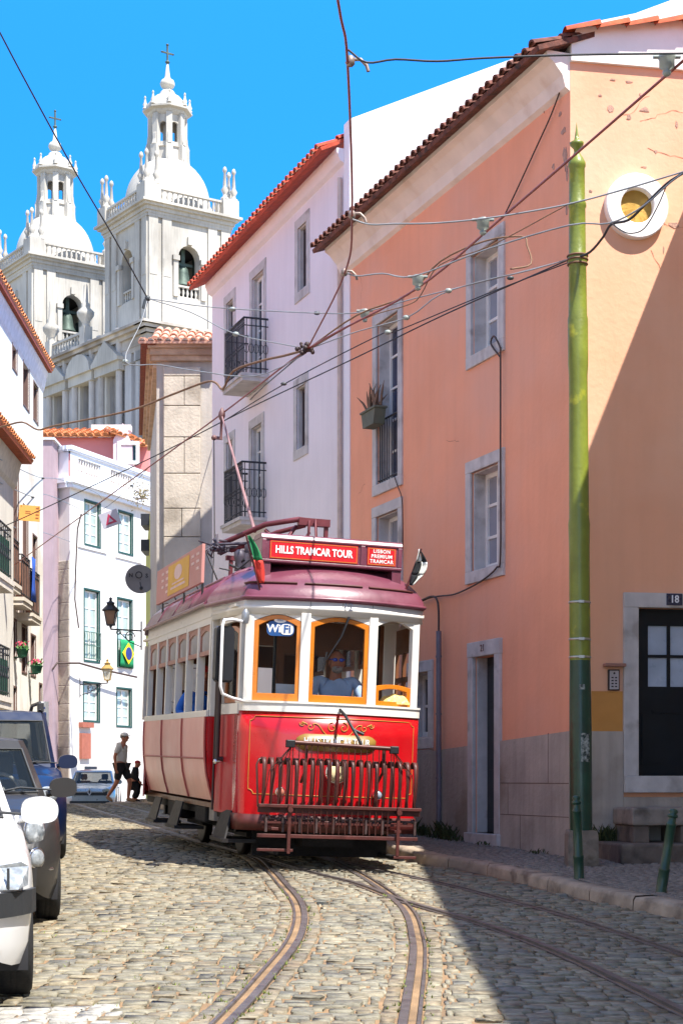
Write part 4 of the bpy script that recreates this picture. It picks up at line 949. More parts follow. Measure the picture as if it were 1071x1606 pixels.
# pediments over the openings
mb = MB(FB.M)
for i, t in enumerate(tt):
    z = FB.z(140, 590); 
    if i == 1: mb.prism([(t-2.5,z)]+[(t+2.4*math.cos(a), z+.3+1.7*math.sin(a)) for a in np.linspace(PI,0,9)]+[(t+2.5,z)], -1.3, 0)
    else: mb.prism([(t-2.6,z),(t+2.6,z),(t+2.6,z+.35),(t,z+2.3),(t-2.6,z+.35)], -1.3, 0)
    mb.box(t-2.4,t+2.4,-1.0,0,z-.9,z-.003)
    for s_ in (-1,1): mb.box(t+s_*1.2-.2,t+s_*1.2+.2,-.4,0,FB.z(140,690),z-.9)
mb.build('pediment', lime, church)
mb = MB(FB.M)
for t in tt: mb.box(t-.98,t+.98,.75,.8,FB.z(140,690),FB.z(140,602))
for t in tt:
    for k in range(5): mb.box(t-.9+k*.42,t-.84+k*.42,.6,.7,FB.z(140,690),FB.z(140,602),1)
mb.build('window', [pane_dark, iron], church)
# balustrade along the top of the front with urns
mb = MB(FB.M); zb2 = ztb-1.7
for a, b in ((fl_-26, fl_-19.4),(fl_-18.4,fl_-11.9)):
    mb.box(a,b,-.6,-.1,zb2,zb2+.25); mb.box(a,b,-.6,-.1,zb2+1.5,zb2+1.75)
    for i in range(int((b-a)/.6)): mb.lathe([(.17,0),(.09,.2),(.2,.5),(.1,.95),(.16,1.25)], 6, (a+.3+i*.6, -.35, zb2+.25))
for t in (fl_-26.3, fl_-18.9, fl_-11.6): mb.box(t-.5,t+.5,-.85,.1,zb2,zb2+2.1); mb.lathe([(.4,2.1),(.35,2.5),(.85,3.2),(.9,3.6),(.4,4.1),(.45,4.4),(.28,4.6),(.2,6.3),(.01,6.6)], 10, (t,-.4,zb2))
mb.build('balustrade', lime, church)
mb = MB(FB.M); mb.box(fl_-11.5, fl_, .6, 8, ztb-3, zc1_-14.0*.95+.02); mb.box(0, fl_-11.6, 1.2, 10, ztb-3.3, ztb-1.7); mb.build('roof_terrace', lime_g, church)
# ------------------------------------------------------------------ the tram
TM = Matrix.Translation((TF.x, TF.y, gz(TF.x, TF.y)+.006)) @ Matrix.Rotation(TH, 4, 'Z') @ Matrix.Rotation(.0200, 4, 'X') @ Matrix.Rotation(.034, 4, 'Y')
tram = empty('tram', TM.to_translation(), 'old red and white tram with maroon roof climbing the cobbled street', 'tram', M=TM)
cream = mat('cream_white_coach_paint', 'dcd8d0', .32, .05, 3, .05, 30, coat=.3, col2='cbc5ba', thr=(.6,.8))
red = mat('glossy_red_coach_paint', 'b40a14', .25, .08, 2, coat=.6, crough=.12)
sheen_red = mat('pale_sheen_red_side_paint', 'd28a80', .45, .08, 2.2, .03, 20, coat=.5, crough=.3, col2='dba298', thr=(.45,.75))  # red paint; pale reflection along the left side put into the colour
maroon = mat('maroon_roof_paint', '6a3545', .38, .12, 3, .08, 20, coat=.3, crough=.2, col2='7f4c5b')
dk_maroon = mat('dark_maroon_iron', '4c211c', .5, .2, 8, .1, 30)
wood = mat('varnished_orange_wood', 'c9741a', .3, .15, 5, coat=.4)
wood_d = mat('dark_interior_wood', '74482c', .45, .2, 4)
sidewood = mat('faded_brown_window_wood', '9a6a5c', .5, .12, 6)
blk = mat('black_iron', '17171a', .5, .2, 10); rub = mat('black_rubber', '141415', .8, .1)
under = mat('grimy_underframe', '171414', .8, .3, 6, .3); gold = mat('gold_paint', 'b98a3a', .4, .1, 8)
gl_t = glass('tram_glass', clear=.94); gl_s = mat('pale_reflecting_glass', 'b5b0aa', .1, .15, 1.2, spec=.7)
wht = mat('white_lettering', 'ece8e4', .5, 0, 1); chrome = mat('chrome', 'c8c8cc', .18, .05, 5, metal=1.)
def tb(name, mb, m, parent=None, **k): return mb.build(name, m, parent or tram, local=True, **k)
def yf(x): return -.03+.30*(x/1.03)**2
# --- saloon sides
Y0, Y1 = 1.55, 6.36; nW = 6; ZS0, ZS1, ZW, ZL = 1.70, 1.78, 2.87, 3.09
pitch = (Y1-Y0-.10)/nW
for sx in (-1, 1):
    M = frame((sx*1.17, Y1 if sx < 0 else Y0, 0), (0, -1) if sx < 0 else (0, 1)); LS = Y1-Y0
    ws = [(.10+i*pitch-.02, .10+(i+1)*pitch-.10, ZS1, ZW-.06) for i in range(nW)]
    mb = MB(M); wall_holes(mb, 0, LS, ZS0, ZL, [w+(.07,) for w in ws]); mb.box(0, LS, .071, .09, ZW, ZL)
    mb.box(-.01, LS+.01, -.03, -.001, ZS0, ZS0+.075); mb.box(0, LS, -.012, -.001, ZW+.02, ZW+.05)
    for w in ws: mb.box(w[1], w[1]+.08, .0715, .09, ZS1, ZW)
    tb('side_wall', mb, cream)
    for w in ws:
        f = MB(M); a, b, zz = w[0], w[1], 2.45; n = 8; yA, yB = .02, .06
        arcO = [(a+(b-a)*i/n, ZW-.12+.06*math.sin(PI*i/n)) for i in range(n+1)]; arcI = [(a+.045+(b-a-.09)*i/n, ZW-.17+.05*math.sin(PI*i/n)) for i in range(n+1)]
        top = arcO+[(b, ZW-.061),(a, ZW-.061)]; f.prism(top, yA-.004, yB+.005)
        rows = [[(p[0], yA, p[1]) for p in arcO], [(p[0], yA, p[1]) for p in arcI], [(p[0], yB, p[1]) for p in arcI]]; f.grid(rows, 0, False)
        f.box(a, a+.045, yA, yB, zz+.05, ZW-.12); f.box(b-.045, b, yA, yB, zz+.05, ZW-.12); f.box(a, b, yA-.006, yB, zz, zz+.055)
        wo = tb('window', f, sidewood)
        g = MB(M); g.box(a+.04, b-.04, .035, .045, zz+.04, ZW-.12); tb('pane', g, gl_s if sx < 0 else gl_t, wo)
    # red lower panels, curving in towards the sill
    pr = [(1.195,1.70),(1.197,1.55),(1.195,1.38),(1.185,1.2),(1.16,1.02),(1.12,.86),(1.07,.70)]
    for c in range(3):
        for r_, (i0, i1) in enumerate(((0,3),(3,6))):
            ya, yb = Y0+.02+(Y1-Y0-.04)*c/3+.006, Y0+.02+(Y1-Y0-.04)*(c+1)/3-.006
            q = MB(); q.grid([[(sx*x, y, z+(.004 if r_ else -.004)*(0)) for x, z in pr[i0:i1+1]] for y in np.linspace(ya, yb, 3)], 0, True)
            q.grid([[(sx*(pr[i0][0]-.03), y, pr[i0][1]-.002), (sx*pr[i0][0], y, pr[i0][1]-.002)] for y in (ya, yb)]); tb('side_panel', q, sheen_red if sx < 0 else red)
    q = MB()
    for c in range(4):
        y = Y0+.02+(Y1-Y0-.04)*c/3; q.tube([(sx*(x+.008), y, z) for x, z in pr], .014, 6)
    q.tube([(sx*(pr[3][0]+.006), Y0, pr[3][1]), (sx*(pr[3][0]+.006), Y1, pr[3][1])], .013, 6)
    tb('panel_moulding', q, mat('dull_red_moulding', 'a85650', .5, .1))
# --- bulkhead corner at the front of the saloon (faces forward)
for sx in (-1, 1):
    mb = MB(); x0, x1 = sorted((sx*1.165, sx*.97)); mb.box(x0, x1, Y0-.03, Y0+.05, 1.70, ZL-.02); tb('corner_post', mb, cream, bevel=.01)
    mb = MB(); pr2 = [(sx*1.192,1.70),(sx*1.19,1.38),(sx*1.155,1.02),(sx*1.065,.70),(sx*.97,.70),(sx*.97,1.70)]; mb.prism(pr2, Y0-.035, Y0+.02); tb('corner_panel', mb, red)
mb = MB(); mb.tube([(-.955,Y0-.05,.62),(-.955,Y0-.05,2.9)], .022, 8); tb('door_track', mb, mat('grey_rubber_edge', '6c7378', .6))
# --- front apron
xs_ = np.linspace(-1.03, 1.03, 29); zs_ = [.56,.60,.85,1.2,1.5,1.76]
ol = [(-1.06,.50),(-1.045,.38)]+[(x, yf(x)) for x in xs_]+[(1.045,.38),(1.06,.55),(1.09,1.0),(1.12,1.5)]
def apx(z): return 1-.03*max(0,(1.0-z))                # tucks in slightly at the bottom
mb = MB(); mb.grid([[(x*apx(z), y+.06*(1-apx(z)), z) for x, y in ol] for z in zs_], 0, True)
tb('front_apron', mb, red, solid=.02)
mb = MB(); mb.grid([[(x*1.008, y-.012, z) for x, y in ol] for z in (.42,.60)], 0, True); tb('lower_skirt', mb, mat('shade_darkened_maroon_skirt', '4a1612', .5, .15, 4), solid=.02)  # maroon darkened to carry the shade low on the front
mb = MB()
for z0, z1, e in ((1.755,1.85,.022),(1.85,1.872,.034)):
    P = [[(x*(1+e*.5), y-e, z) for x, y in ol] for z in (z0, z1)]; mb.grid(P, 0, True)
    mb.grid([[(x*(1+e*.5), y-e, z1) for x, y in ol], [(x*.93, y+.07, z1) for x, y in ol]], 0, True); mb.grid([[(x*(1+e*.5), y-e, z0) for x, y in ol], [(x*.97, y+.02, z0) for x, y in ol]], 0, True)
tb('front_sill', mb, cream)
# letterboard above the windows, bowed
mb = MB(); olw = [(-1.17,1.5),(-1.10,.75)]+ol[1:-3]+[(1.10,.75),(1.17,1.5)]
mb.grid([[(x*s_, y-e, z) for x, y in olw] for z, s_, e in ((2.84,1.,0.),(2.90,1.,.004),(2.905,1.008,.014),(2.925,1.008,.014),(2.93,1.0,.004),(3.02,1.01,.006))], 0, True); tb('letterboard', mb, cream, solid=.025)
for x in (-.36, .0, .36): mb = MB(); mb.box(x-.004, x+.004, yf(x)-.022, yf(x)-.012, 2.935, 3.01); tb('board_seam', mb, mat('seam_grey', '8d8a86', .7))
text('fleet_number', '12', .12, Matrix.Translation((.06, yf(0)-.028, 2.95)) @ UP, mat('grey_blue_numeral', '5a5f72', .6), tram, True, .003)
# --- front windows
A_, B2, C2, D2 = V((-.985,.25,0)), V((-.40,.010,0)), V((.385,.010,0)), V((.96,.24,0))
def ring(mb, x0, x1, z0, z1, rise, w, wb, y0, y1, n=10, only=None):
    o = [(x0,z0),(x1,z0)]+[(x1+(x0-x1)*i/n, z1+rise*math.sin(PI*i/n)) for i in range(n+1)]
    i_ = [(x0+w,z0+wb),(x1-w,z0+wb)]+[(x1-w+(x0-x1+2*w)*i/n, z1-w*.9+rise*math.sin(PI*i/n)) for i in range(n+1)]
    o.append(o[0]); i_.append(i_[0])
    mb.grid([[(p[0],y1,p[1]) for p in o],[(p[0],y0,p[1]) for p in o],[(p[0],y0,p[1]) for p in i_],[(p[0],y1,p[1]) for p in i_]], 0, False); return i_
fac_ = [(A_,B2),(B2,C2),(C2,D2)]; fw_names = []
for k, (p, q) in enumerate(fac_):
    M = frame(p, q-p); ln_ = (q-p).length; e = .05
    mb = MB(M); x0, x1 = e, ln_-e
    hd = [(x0-.01,2.86),(x1+.01,2.86)]+[(x1+(x0-x1)*i/10, 2.765+.075*math.sin(PI*i/10)) for i in range(11)]
    if k < 2:
        inn = ring(mb, x0, x1, 1.872, 2.76, .075, .052, .085, -.005, .05); fo = tb('front_window', mb, wood, bevel=.005)
        g = MB(M); g.add([(a, .02, b) for a, b in inn[:-1]], [tuple(range(len(inn)-1))]); tb('pane', g, gl_t, fo)
    else:
        ring(mb, x0, x1, 1.872, 2.09, .03, .055, .055, -.005, .05); fo = tb('front_window', mb, wood, bevel=.005); fo['label'] = 'half-height wooden window frame let down at the right'
    h = MB(M); h.prism(hd, -.006, .05); tb('window_head', h, cream)
for p, w, M in ((A_, .05, frame(A_, B2-A_)), (B2, .055, frame(B2, (1,-.2))), (C2, .055, frame(C2, (1,.2))), (D2, .05, frame(D2, D2-C2))): mb = MB(M); mb.box(-w, w, -.012, .06, 1.86, 2.86); tb('front_post', mb, cream, bevel=.008)
# wifi sticker
M = frame(A_, B2-A_)
def rrect(x0,x1,z0,z1,r):
    return [(cx+r*math.cos(a), cz+r*math.sin(a)) for cx, cz, a0 in ((x1-r,z1-r,0),(x0+r,z1-r,PI/2),(x0+r,z0+r,PI),(x1-r,z0+r,1.5*PI)) for a in np.linspace(a0, a0+PI/2, 6)]
mb = MB(M); mb.prism(rrect(.19,.50,2.60,2.765,.06), .010, .014); st_ = tb('sticker', mb, mat('sticker_blue', '1c4f8c', .5))
mb = MB(M); mb.prism(rrect(.345,.49,2.615,2.735,.045), .006, .0098); mb.prism([( .34+.07*math.cos(a), 2.775+.03*math.sin(a)) for a in np.linspace(0,2*PI,14,endpoint=False)], .006, .0098); tb('sticker_panel', mb, wht, st_)
text('lettering', 'Wi', .125, M @ Matrix.Translation((.27, .008, 2.68)) @ UP, wht, st_, True, .001, bold=.003)
text('lettering', 'Fi', .125, M @ Matrix.Translation((.42, .004, 2.675)) @ UP, MATS['sticker_blue'], st_, True, .001, bold=.003)
text('lettering', 'FREE', .035, M @ Matrix.Translation((.34, .004, 2.775)) @ UP, MATS['sticker_blue'], st_, True, .001)
# --- roof: bowed dome over the platform and the long saloon roof
def dome_out():
    o = [(-1.24,1.6),(-1.17,1.0),(-1.11,.62),(-1.07,.40)]+[(x*1.045, yf(x)-.024) for x in np.linspace(-1.0,1.0,25)]+[(1.07,.40),(1.11,.62),(1.17,1.0),(1.24,1.6)]
    return o
DO = dome_out(); ZE, HR = 3.035, .53; cc_ = (0., 1.6)
def dk(k): return (max(0., 1-k**2.9))**.66
rows = [[(cc_[0]+(x-cc_[0])*k, cc_[1]+(y-cc_[1])*k, ZE+(.05 if False else 0)+HR*dk(k)) for x, y in DO] for k in (0.001,.2,.4,.55,.68,.78,.86,.92,.965,.99,1.0)]
mb = MB(); mb.grid(rows, 0, True); ro = tb('roof_dome', mb, maroon)
mb = MB(); mb.tube([(x*1.004, y-.006, ZE-.012) for x, y in DO], .02, 8); mb.tube([(x*.995, y+.006, ZE-.036) for x, y in DO], .009, 8); tb('roof_bead', mb, maroon, ro)
for a, b in ((3,10),(11,19),(20,27)):
    s_ = MB(); pts = [DO[i] for i in range(a, b+1)]; k = .945
    s_.tube([(x*k, cc_[1]+(y-cc_[1])*k, ZE+HR*dk(k)+.012) for x, y in pts], .016, 6, flat=.8); tb('rain_strip', s_, dk_maroon, ro)
xx = np.linspace(-1, 1, 21)
mb = MB(); mb.grid([[(x*1.24, y, ZE+.03*(1 if 0 else 0)+(HR)*dk(abs(x))+.004) for x in xx] for y in (1.58, 4., 6.42)], 0, True); tb('saloon_roof', mb, maroon, solid=.02)
mb = MB()
for y in (1.62, 2.8, 4.0, 5.2): mb.tube([(x*1.243, y, ZE+HR*dk(abs(x))+.014) for x in xx], .014, 5)
for sx in (-1,1): mb.tube([(sx*1.245, 1.6, ZE+.01),(sx*1.245,6.4,ZE+.01)], .022, 6); mb.tube([(sx*1.0,1.7,ZE+HR*dk(.806)+.02),(sx*1.0,6.3,ZE+HR*dk(.806)+.02)], .02, 6)
tb('roof_rib', mb, maroon)
# raised vent hood behind the sign
mb = MB(); mb.grid([[(x*.82, y, 3.44+.17*math.sqrt(max(0,1-x*x))*s_) for x in np.linspace(-1,1,15)] for y, s_ in ((1.15,.05),(1.25,.75),(1.5,1),(3.6,1),(3.7,0.))], 0, True); tb('roof_hood', mb, maroon)
# rear end
mb = MB(); rl = [(-1.17,6.36),(-1.03,7.3),(-.4,7.75),(.4,7.75),(1.03,7.3),(1.17,6.36)]
mb.grid([[(x,y,z) for x, y in rl] for z in (.6,1.75)], 0, False); tb('rear_apron', mb, red, solid=.02)
mb = MB(); mb.grid([[(x,y,z) for x, y in rl] for z in (2.85,3.08)], 0, False)
for x, y in rl[1:-1]: mb.box(x-.05,x+.05,y-.05,y+.03,1.75,2.86)
tb('rear_frame', mb, cream, solid=.02)
mb = MB(); P = []
for k in (1,.9,.75,.5,.2,.001): P.append([(x*1.06*k, 6.38+(y-6.38)*1.06*k, ZE+HR*dk(k)) for x, y in rl])
mb.grid(P, 0, True); tb('rear_dome', mb, maroon)
# --- sign box on the roof
SBy, x0, x1 = .35, -.86, .79
mb = MB(); mb.box(x0, x1, SBy, SBy+.42, 3.44, 3.72); mb.prism([(SBy-.004,3.72),(SBy+.424,3.72),(SBy+.40,3.76),(SBy+.36,3.775),(SBy+.06,3.775),(SBy+.02,3.76)], x0-.004, x1+.004, axis='x')
mb.box(x0, x0+.11, SBy+.002, SBy+.4, 3.22, 3.44); mb.box(x1-.11, x1, SBy+.002, SBy+.4, 3.2, 3.44)
mb.box(x0,x1,SBy-.014,SBy-.001,3.445,3.475); mb.box(x0,x1,SBy-.014,SBy-.001,3.70,3.725); mb.box(x0,x0+.05,SBy-.0135,SBy-.001,3.475,3.70); mb.box(x1-.05,x1,SBy-.0135,SBy-.001,3.475,3.70); mb.box(.295,.35,SBy-.0135,SBy-.001,3.475,3.70)
sb = tb('sign_box', mb, maroon, bevel=.006)
sred = mat('sign_red_enamel', 'c01420', .4, .05, 3)
for a, b, txt, sz, xs2, sp in ((x0+.09,.26,'HILLS TRAMCAR TOUR',.118,.74,1.0), (.375,x1-.075,'LISBON\nPREMIUM\nTRAMCAR',.058,.95,1.15)):
    q = MB(); q.box(a, b, SBy-.010, SBy-.001, 3.487, 3.688); sp_ = tb('sign_panel', q, sred, sb)
    g = MB(); 
    for zz in (3.497, 3.678): g.box(a+.012,b-.012,SBy-.0125,SBy-.0101,zz-.0025,zz+.0025)
    for xg in (a+.012,b-.012): g.box(xg-.0025,xg+.0025,SBy-.0125,SBy-.0101,3.4995,3.6755)
    tb('gold_border', g, gold, sp_)
    text('lettering', txt, sz, Matrix.Translation(((a+b)/2, SBy-.0125, 3.588 if '\n' not in txt else 3.59)) @ UP, wht, sp_, True, .002, xs=xs2, bold=.0035 if '\n' not in txt else .001, spacing=sp)
# roof gear: trolley frame, springs, pole
mb = MB()
mb.tube([(-.85,3.0,3.93),(-.35,2.5,4.17),(.0,2.2,4.22),(.36,2.2,4.2)], .035, 8); mb.tube([(-.7,2.9,3.86),(-.2,2.5,4.08),(.1,2.25,4.16)], .03, 8)
mb.tube([(.36,2.2,4.22),(.36,2.2,3.9)], .03, 8); mb.box(.0,.40,2.15,2.26,4.15,4.24); mb.tube([(.12,2.12,4.2),(.10,2.05,3.98),(.2,2.05,3.98),(.2,2.12,4.22)], .018, 6)
mb.tube([(-.35,2.5,4.1),(-.1,2.35,3.85)], .026, 6); mb.tube([(.0,2.3,4.15),(-.25,2.2,3.8)], .024, 6); mb.tube([(.2,2.4,4.1),(-.05,2.4,3.7)], .02, 6)
for x, y in ((-.55,2.1),(.55,2.1),(-.55,3.6),(.55,3.6)): mb.tube([(x,y,3.45),(x,y,3.86)], .03, 6)
mb.box(-.62,.62,2.05,2.13,3.82,3.88); mb.box(-.62,.62,3.56,3.64,3.82,3.88)
mb.tube([(.5,2.2,3.95),(.62,2.2,3.93),(.75,2.3,3.85),(.82,2.4,3.72)], .022, 6); mb.tube([(.05,2.6,3.98),(.5,2.2,3.96)], .02, 6)
tb('trolley_base', mb, mat('maroon_iron', '6a3238', .45, .2, 10, metal=.2))
mb = MB()
for k in range(3):
    a = (-.95+.02*k, 2.9+.05*k, 3.92-.03*k); b = (-.05, 2.5+.1*k, 3.97-.05*k); mb.tube([a, b], .02, 6)
for k in range(18):
    c = V((-.95+random.gauss(0,.08), 2.85+random.gauss(0,.08), 3.88+random.gauss(0,.05))); e = V((random.gauss(0,1),random.gauss(0,1),random.gauss(0,.6))).normalized()*random.uniform(.05,.12); mb.tube([c-e,c+e], random.uniform(.008,.022), 6)
mb2 = MB()
for k in range(12):
    c = V((-.80+random.gauss(0,.06), 1.9+random.gauss(0,.06), 3.5+random.gauss(0,.08))); e = V((random.gauss(0,1),random.gauss(0,1),random.gauss(0,.6))).normalized()*random.uniform(.05,.1); mb2.tube([c-e,c+e], random.uniform(.008,.02), 6)
tb('cable_clamp', mb2, blk)
tb('roof_gear', mb, MATS.get('grey_cast_fittings') or mat('grey_cast_fittings', '4b4650', .5, .3, 14, metal=.3)); mb = MB(); mb.tube([(-.7,1.95,3.35),(-.7,1.95,3.72)], .07, 8); mb.lathe([(.09,3.72),(.10,3.75),(.10,3.82),(.06,3.85)], 12, (-.62,1.95,0)); mb.lathe([(.06,3.5),(.05,3.6),(.07,3.66),(.07,3.72),(.03,3.76)], 10, (-.78,1.95,0))
tb('lightning_arrester', mb, MATS['grey_cast_fittings'])
pole_a, pole_b = V((-.44,2.7,4.1)), V((-.46,5.08,6.02))
mb = MB(); mb.tube([pole_a, pole_a.lerp(pole_b,.55), pole_b], [.024,.019,.014], 8); tp = tb('trolley_pole', mb, mat('pinkish_grey_pole_paint', '8d6c6c', .5, .15, 6))
mb = MB(); mb.lathe([(.03,0),(.05,.05),(.045,.1),(.02,.15),(.01,.17)], 10, tuple(pole_b-V((0,0,.06)))); mb.tube([pole_b-V((0,0,.3)),pole_b],.02,6); mb.box(pole_b.x-.1,pole_b.x+.02,pole_b.y-.02,pole_b.y+.02,pole_b.z-.34,pole_b.z-.30); mb.ball((pole_b.x-.1,pole_b.y,pole_b.z-.32),.04,8); tb('trolley_head', mb, mat('trolley_head_iron', '6a4a48', .5, .2), tp)
mb = MB(); mb.tube([pole_b-V((.1,0,.3)), V((-.55,4.8,4.2)), V((-.6,4.6,3.5))], .008, 5); tb('trolley_rope', mb, blk, tp)
# advert board on the left of the roof
mb = MB(); mb.box(-1.19,-1.15,2.25,5.7,3.36,3.84); ab = tb('advert_board', mb, mat('faded_pink_advert', 'b98078', .6, .06, 2), bevel=.004)
ye = mat('advert_yellow', 'd3a038', .6, .08, 3); pl_ = mat('advert_pale_print', 'd8b8b0', .7)
mb = MB(); mb.box(-1.196,-1.191,3.1,4.7,3.40,3.80); tb('advert_panel', mb, ye, ab)
mb = MB()
for y, n in ((2.5,3),(2.85,2),(4.8,4),(5.15,3)):
    for k in range(n): mb.box(-1.1955,-1.191,y-.09,y+.09,3.76-.09*k-.035,3.76-.09*k)
tb('advert_print', mb, pl_, ab); mb = MB(); mb.prism([(3.9+.3*math.cos(a), 3.66+.1*math.sin(a)) for a in np.linspace(0,2*PI,12,endpoint=False)], -1.199,-1.1965, axis='x'); tb('advert_emblem', mb, pl_, ab); mb = MB(); mb.box(-1.199,-1.1965,3.35,4.45,3.46,3.49); mb.box(-1.199,-1.1965,3.45,4.35,3.52,3.54)
tb('advert_print', mb, pl_, ab)
for y in (2.4,3.7,5.4): mb = MB(); mb.tube([(-1.14,y,3.36),(-1.14,y,3.15)], .015, 5); mb.tube([(-1.14,y,3.36),(-1.13,y,3.8),(-.9,y,3.3)], .012, 5); tb('board_stay', mb, blk, ab)
# flags on the dome
def flag(base, tip, strips, sz, droop):
    mb = MB(); mb.tube([base, tip], .010, 6); fo = tb('flag_staff', mb, mat('dark_red_staff', '5a2024', .5))
    d = (V(tip)-V(base)).normalized()
    for (u0, u1), m_ in strips:
        P = []
        for i in range(9):
            u = u0+(u1-u0)*i/8; top = V(tip)-d*(.02+u*sz*.55)
            P.append([(top.x+droop[0]*v*sz*(1+.2*math.sin(u*9+v*3))+.02*math.sin(u*14+v*5), top.y+.03*math.sin(u*11+v*4), top.z-v*sz*droop[1]*(1-.15*u)) for v in np.linspace(0,1,7)])
        q = MB(); q.grid(P, 0, True); tb('flag_cloth', q, m_, fo, solid=.004)
fg, fr_d = mat('flag_cloth_green', '1f7a4a', .8, .1), mat('flag_cloth_red', 'c4362c', .8, .1)
mb = MB(); b0, t0_ = V((-.88,.2,3.05)), V((-1.10,.12,3.70)); mb.tube([b0,t0_], .010, 6); fo = tb('flag_staff', mb, mat('dark_red_staff', '5a2024', .5))
def strip(w0, w1, s0, s1, m_):
    P = []
    for i in range(9):
        u = s0+(s1-s0)*i/8; c = t0_.lerp(b0, u); wd_ = .012+.10*math.sin(PI*min(1,u*1.12))**.8
        P.append([(c.x+.01+wd_*(w0+(w1-w0)*j/5), c.y-.015-.025*math.sin(j*1.6+u*6), c.z) for j in range(6)])
    q = MB(); q.grid(P, 0, True); tb('flag_cloth', q, m_, fo, solid=.004)
strip(0,1,.02,.42,fg); strip(0,1,.42,.80,fr_d)
mb = MB(); b0, t0_ = V((.8,.28,3.1)), V((.98,.22,3.70)); mb.tube([V((.78,.3,3.08)),t0_], .010, 6); fo = tb('flag_staff', mb, MATS['dark_red_staff'])
fb_, fw2 = mat('flag_cloth_black', '15171a', .8), mat('flag_cloth_white', 'c9c9c2', .8)
for k, (u0,u1,w0,w1,m_) in enumerate(((.02,.3,0,.5,fw2),(.02,.3,.5,1,fb_),(.3,.6,0,.5,fb_),(.3,.6,.5,1,fw2),(.6,.85,0,.6,fb_),(.6,.85,.6,1,fw2))):
    P = []
    for i in range(6):
        u = u0+(u1-u0)*i/5; c = V((.98,.22,3.70)).lerp(V((.88,.25,3.2)), u); wd_ = .02+.13*math.sin(PI*min(1,u*1.1))
        P.append([(c.x-.04+wd_*(w0+(w1-w0)*j/4), c.y-.02-.03*math.sin(j*1.3+u*7), c.z) for j in range(5)])
    q = MB(); q.grid(P, 0, True); tb('flag_cloth', q, m_, fo, solid=.004)
# --- platform door on the left, its window and handrails
dA, dB = V((-1.05,.36,0)), V((-1.10,1.36,0)); M = frame(dB, dA-dB); dl = (dA-dB).length
mb = MB(M); mb.box(0,dl,0,.04,.58,1.72); tb('platform_door', mb, mat('deep_red_door_paint', 'a80d18', .45, .08, 2, coat=.1), bevel=.006)
mb = MB(M); mb.box(0,dl,-.02,.05,1.72,1.84); mb.box(dl-.07,dl,-.006,.046,1.84,2.84); mb.box(0,dl,-.004,.046,2.78,2.86); tb('door_post', mb, cream)
mb = MB(M); ring(mb, .30, dl-.1, 1.85, 2.68, .05, .055, .06, .0, .045); wo = tb('door_window', mb, mat('brown_orange_wood', 'a8663c', .4, .1)); g = MB(M); g.box(.36,dl-.16,.02,.026,1.9,2.68); tb('pane', g, gl_t, wo)
mb = MB(M); mb.tube([(.12,-.05,.6),(.12,-.05,2.5)], .014, 6); mb.tube([(.34,-.07,1.2),(.34,-.07,2.45)], .03, 8); mb.tube([(.34,-.07,1.2),(.34,.0,1.2)], .03, 8); mb.tube([(.34,-.07,2.45),(.34,.0,2.45)], .03, 8); tb('handrail', mb, mat('brown_leather_rail', '3a2a28', .5, .1))
mb = MB(M); mb.ball((.34,-.08,1.17),.035,8); mb.tube([(.34,-.08,1.17),(.48,-.06,1.17)], .012, 6); tb('door_handle', mb, chrome)
# mirror on its white bracket
mb = MB(); mb.tube([(-1.06,.22,2.74),(-1.22,.08,2.75),(-1.33,-.0,2.73),(-1.35,-.02,2.66),(-1.35,-.02,2.0),(-1.32,-.0,1.92),(-1.2,.05,1.88),(-1.03,.24,1.86)], .017, 8); mk = tb('mirror_bracket', mb, mat('white_tube', 'e8e8ea', .3, .05))
mb = MB(Matrix.Translation((-1.30,.10,2.36)) @ Matrix.Rotation(.25,4,'Z')); mb.prism(rrect(-.11,.11,-.31,.31,.05), -.03, .04); mb.prism([(x*.93, z*.93) for x, z in rrect(-.11,.11,-.31,.31,.05)], -.045, -.03); tb('mirror', mb, mat('black_mirror_shell', '24262b', .35, .1), mk)
mb = MB(); mb.lathe([(.03,0),(.045,.05),(.045,.12),(.02,.16)], 10, (-1.05,.2,2.72)); tb('marker_lamp', mb, mat('grey_lamp_cap', '8c9096', .35, .1, metal=.5))
# --- gold lining and scrolls on the apron
def onA(x, z, e=.014): return (x*apx(z), yf(x)+.06*(1-apx(z))-e, z)
mb = MB()
def gl_(pts, r=.0036): mb.tube([onA(x,z) for x, z in pts], r, 5)
def lineto(x0,z0,x1,z1,n=14): return [(x0+(x1-x0)*i/n, z0+(z1-z0)*i/n) for i in range(n+1)]
gl_(lineto(-.90,1.70,.90,1.70,30)); gl_(lineto(-.95,1.65,-.95,.88)); gl_(lineto(-.9,.83,.92,.83,30)); gl_(lineto(.97,1.65,.97,.88))
for cx, cz, a0 in ((-.95,1.70,-PI/2),(-.95,.83,0),(.97,1.70,PI),(.97,.83,PI/2)): gl_([(cx+.05*math.cos(a), cz+.05*math.sin(a)) for a in np.linspace(a0,a0+PI/2,6)])
for sx in (-1,1):
    c0 = .0
    def spiral(cx, cz, r0, a0, a1, n=22): return [(c0+sx*(cx+r0*(.25+.75*k/n)*math.cos(a0+(a1-a0)*k/n)), cz+r0*(.25+.75*k/n)*math.sin(a0+(a1-a0)*k/n)) for k in range(n+1)]
    gl_(spiral(.40,1.635,.034,-6.5,.3), .0045); gl_(spiral(.31,1.60,.042,6.5+2.2,2.2), .0045); gl_(spiral(.065,1.60,.06,-4.6,1.7), .0045)
    gl_([(c0+sx*(.285-.20*t), 1.632-.115*t+.025*math.sin(t*6.28)) for t in np.linspace(0,1,14)], .0045); gl_([(c0+sx*(.345+.07*t), 1.622+.02*math.sin(t*3.14)) for t in np.linspace(0,1,8)], .0045)
for a in (0,PI/2): gl_([(.03*math.cos(a)*k, 1.50+.03*math.sin(a)*k) for k in (-1,0,1)], .008)
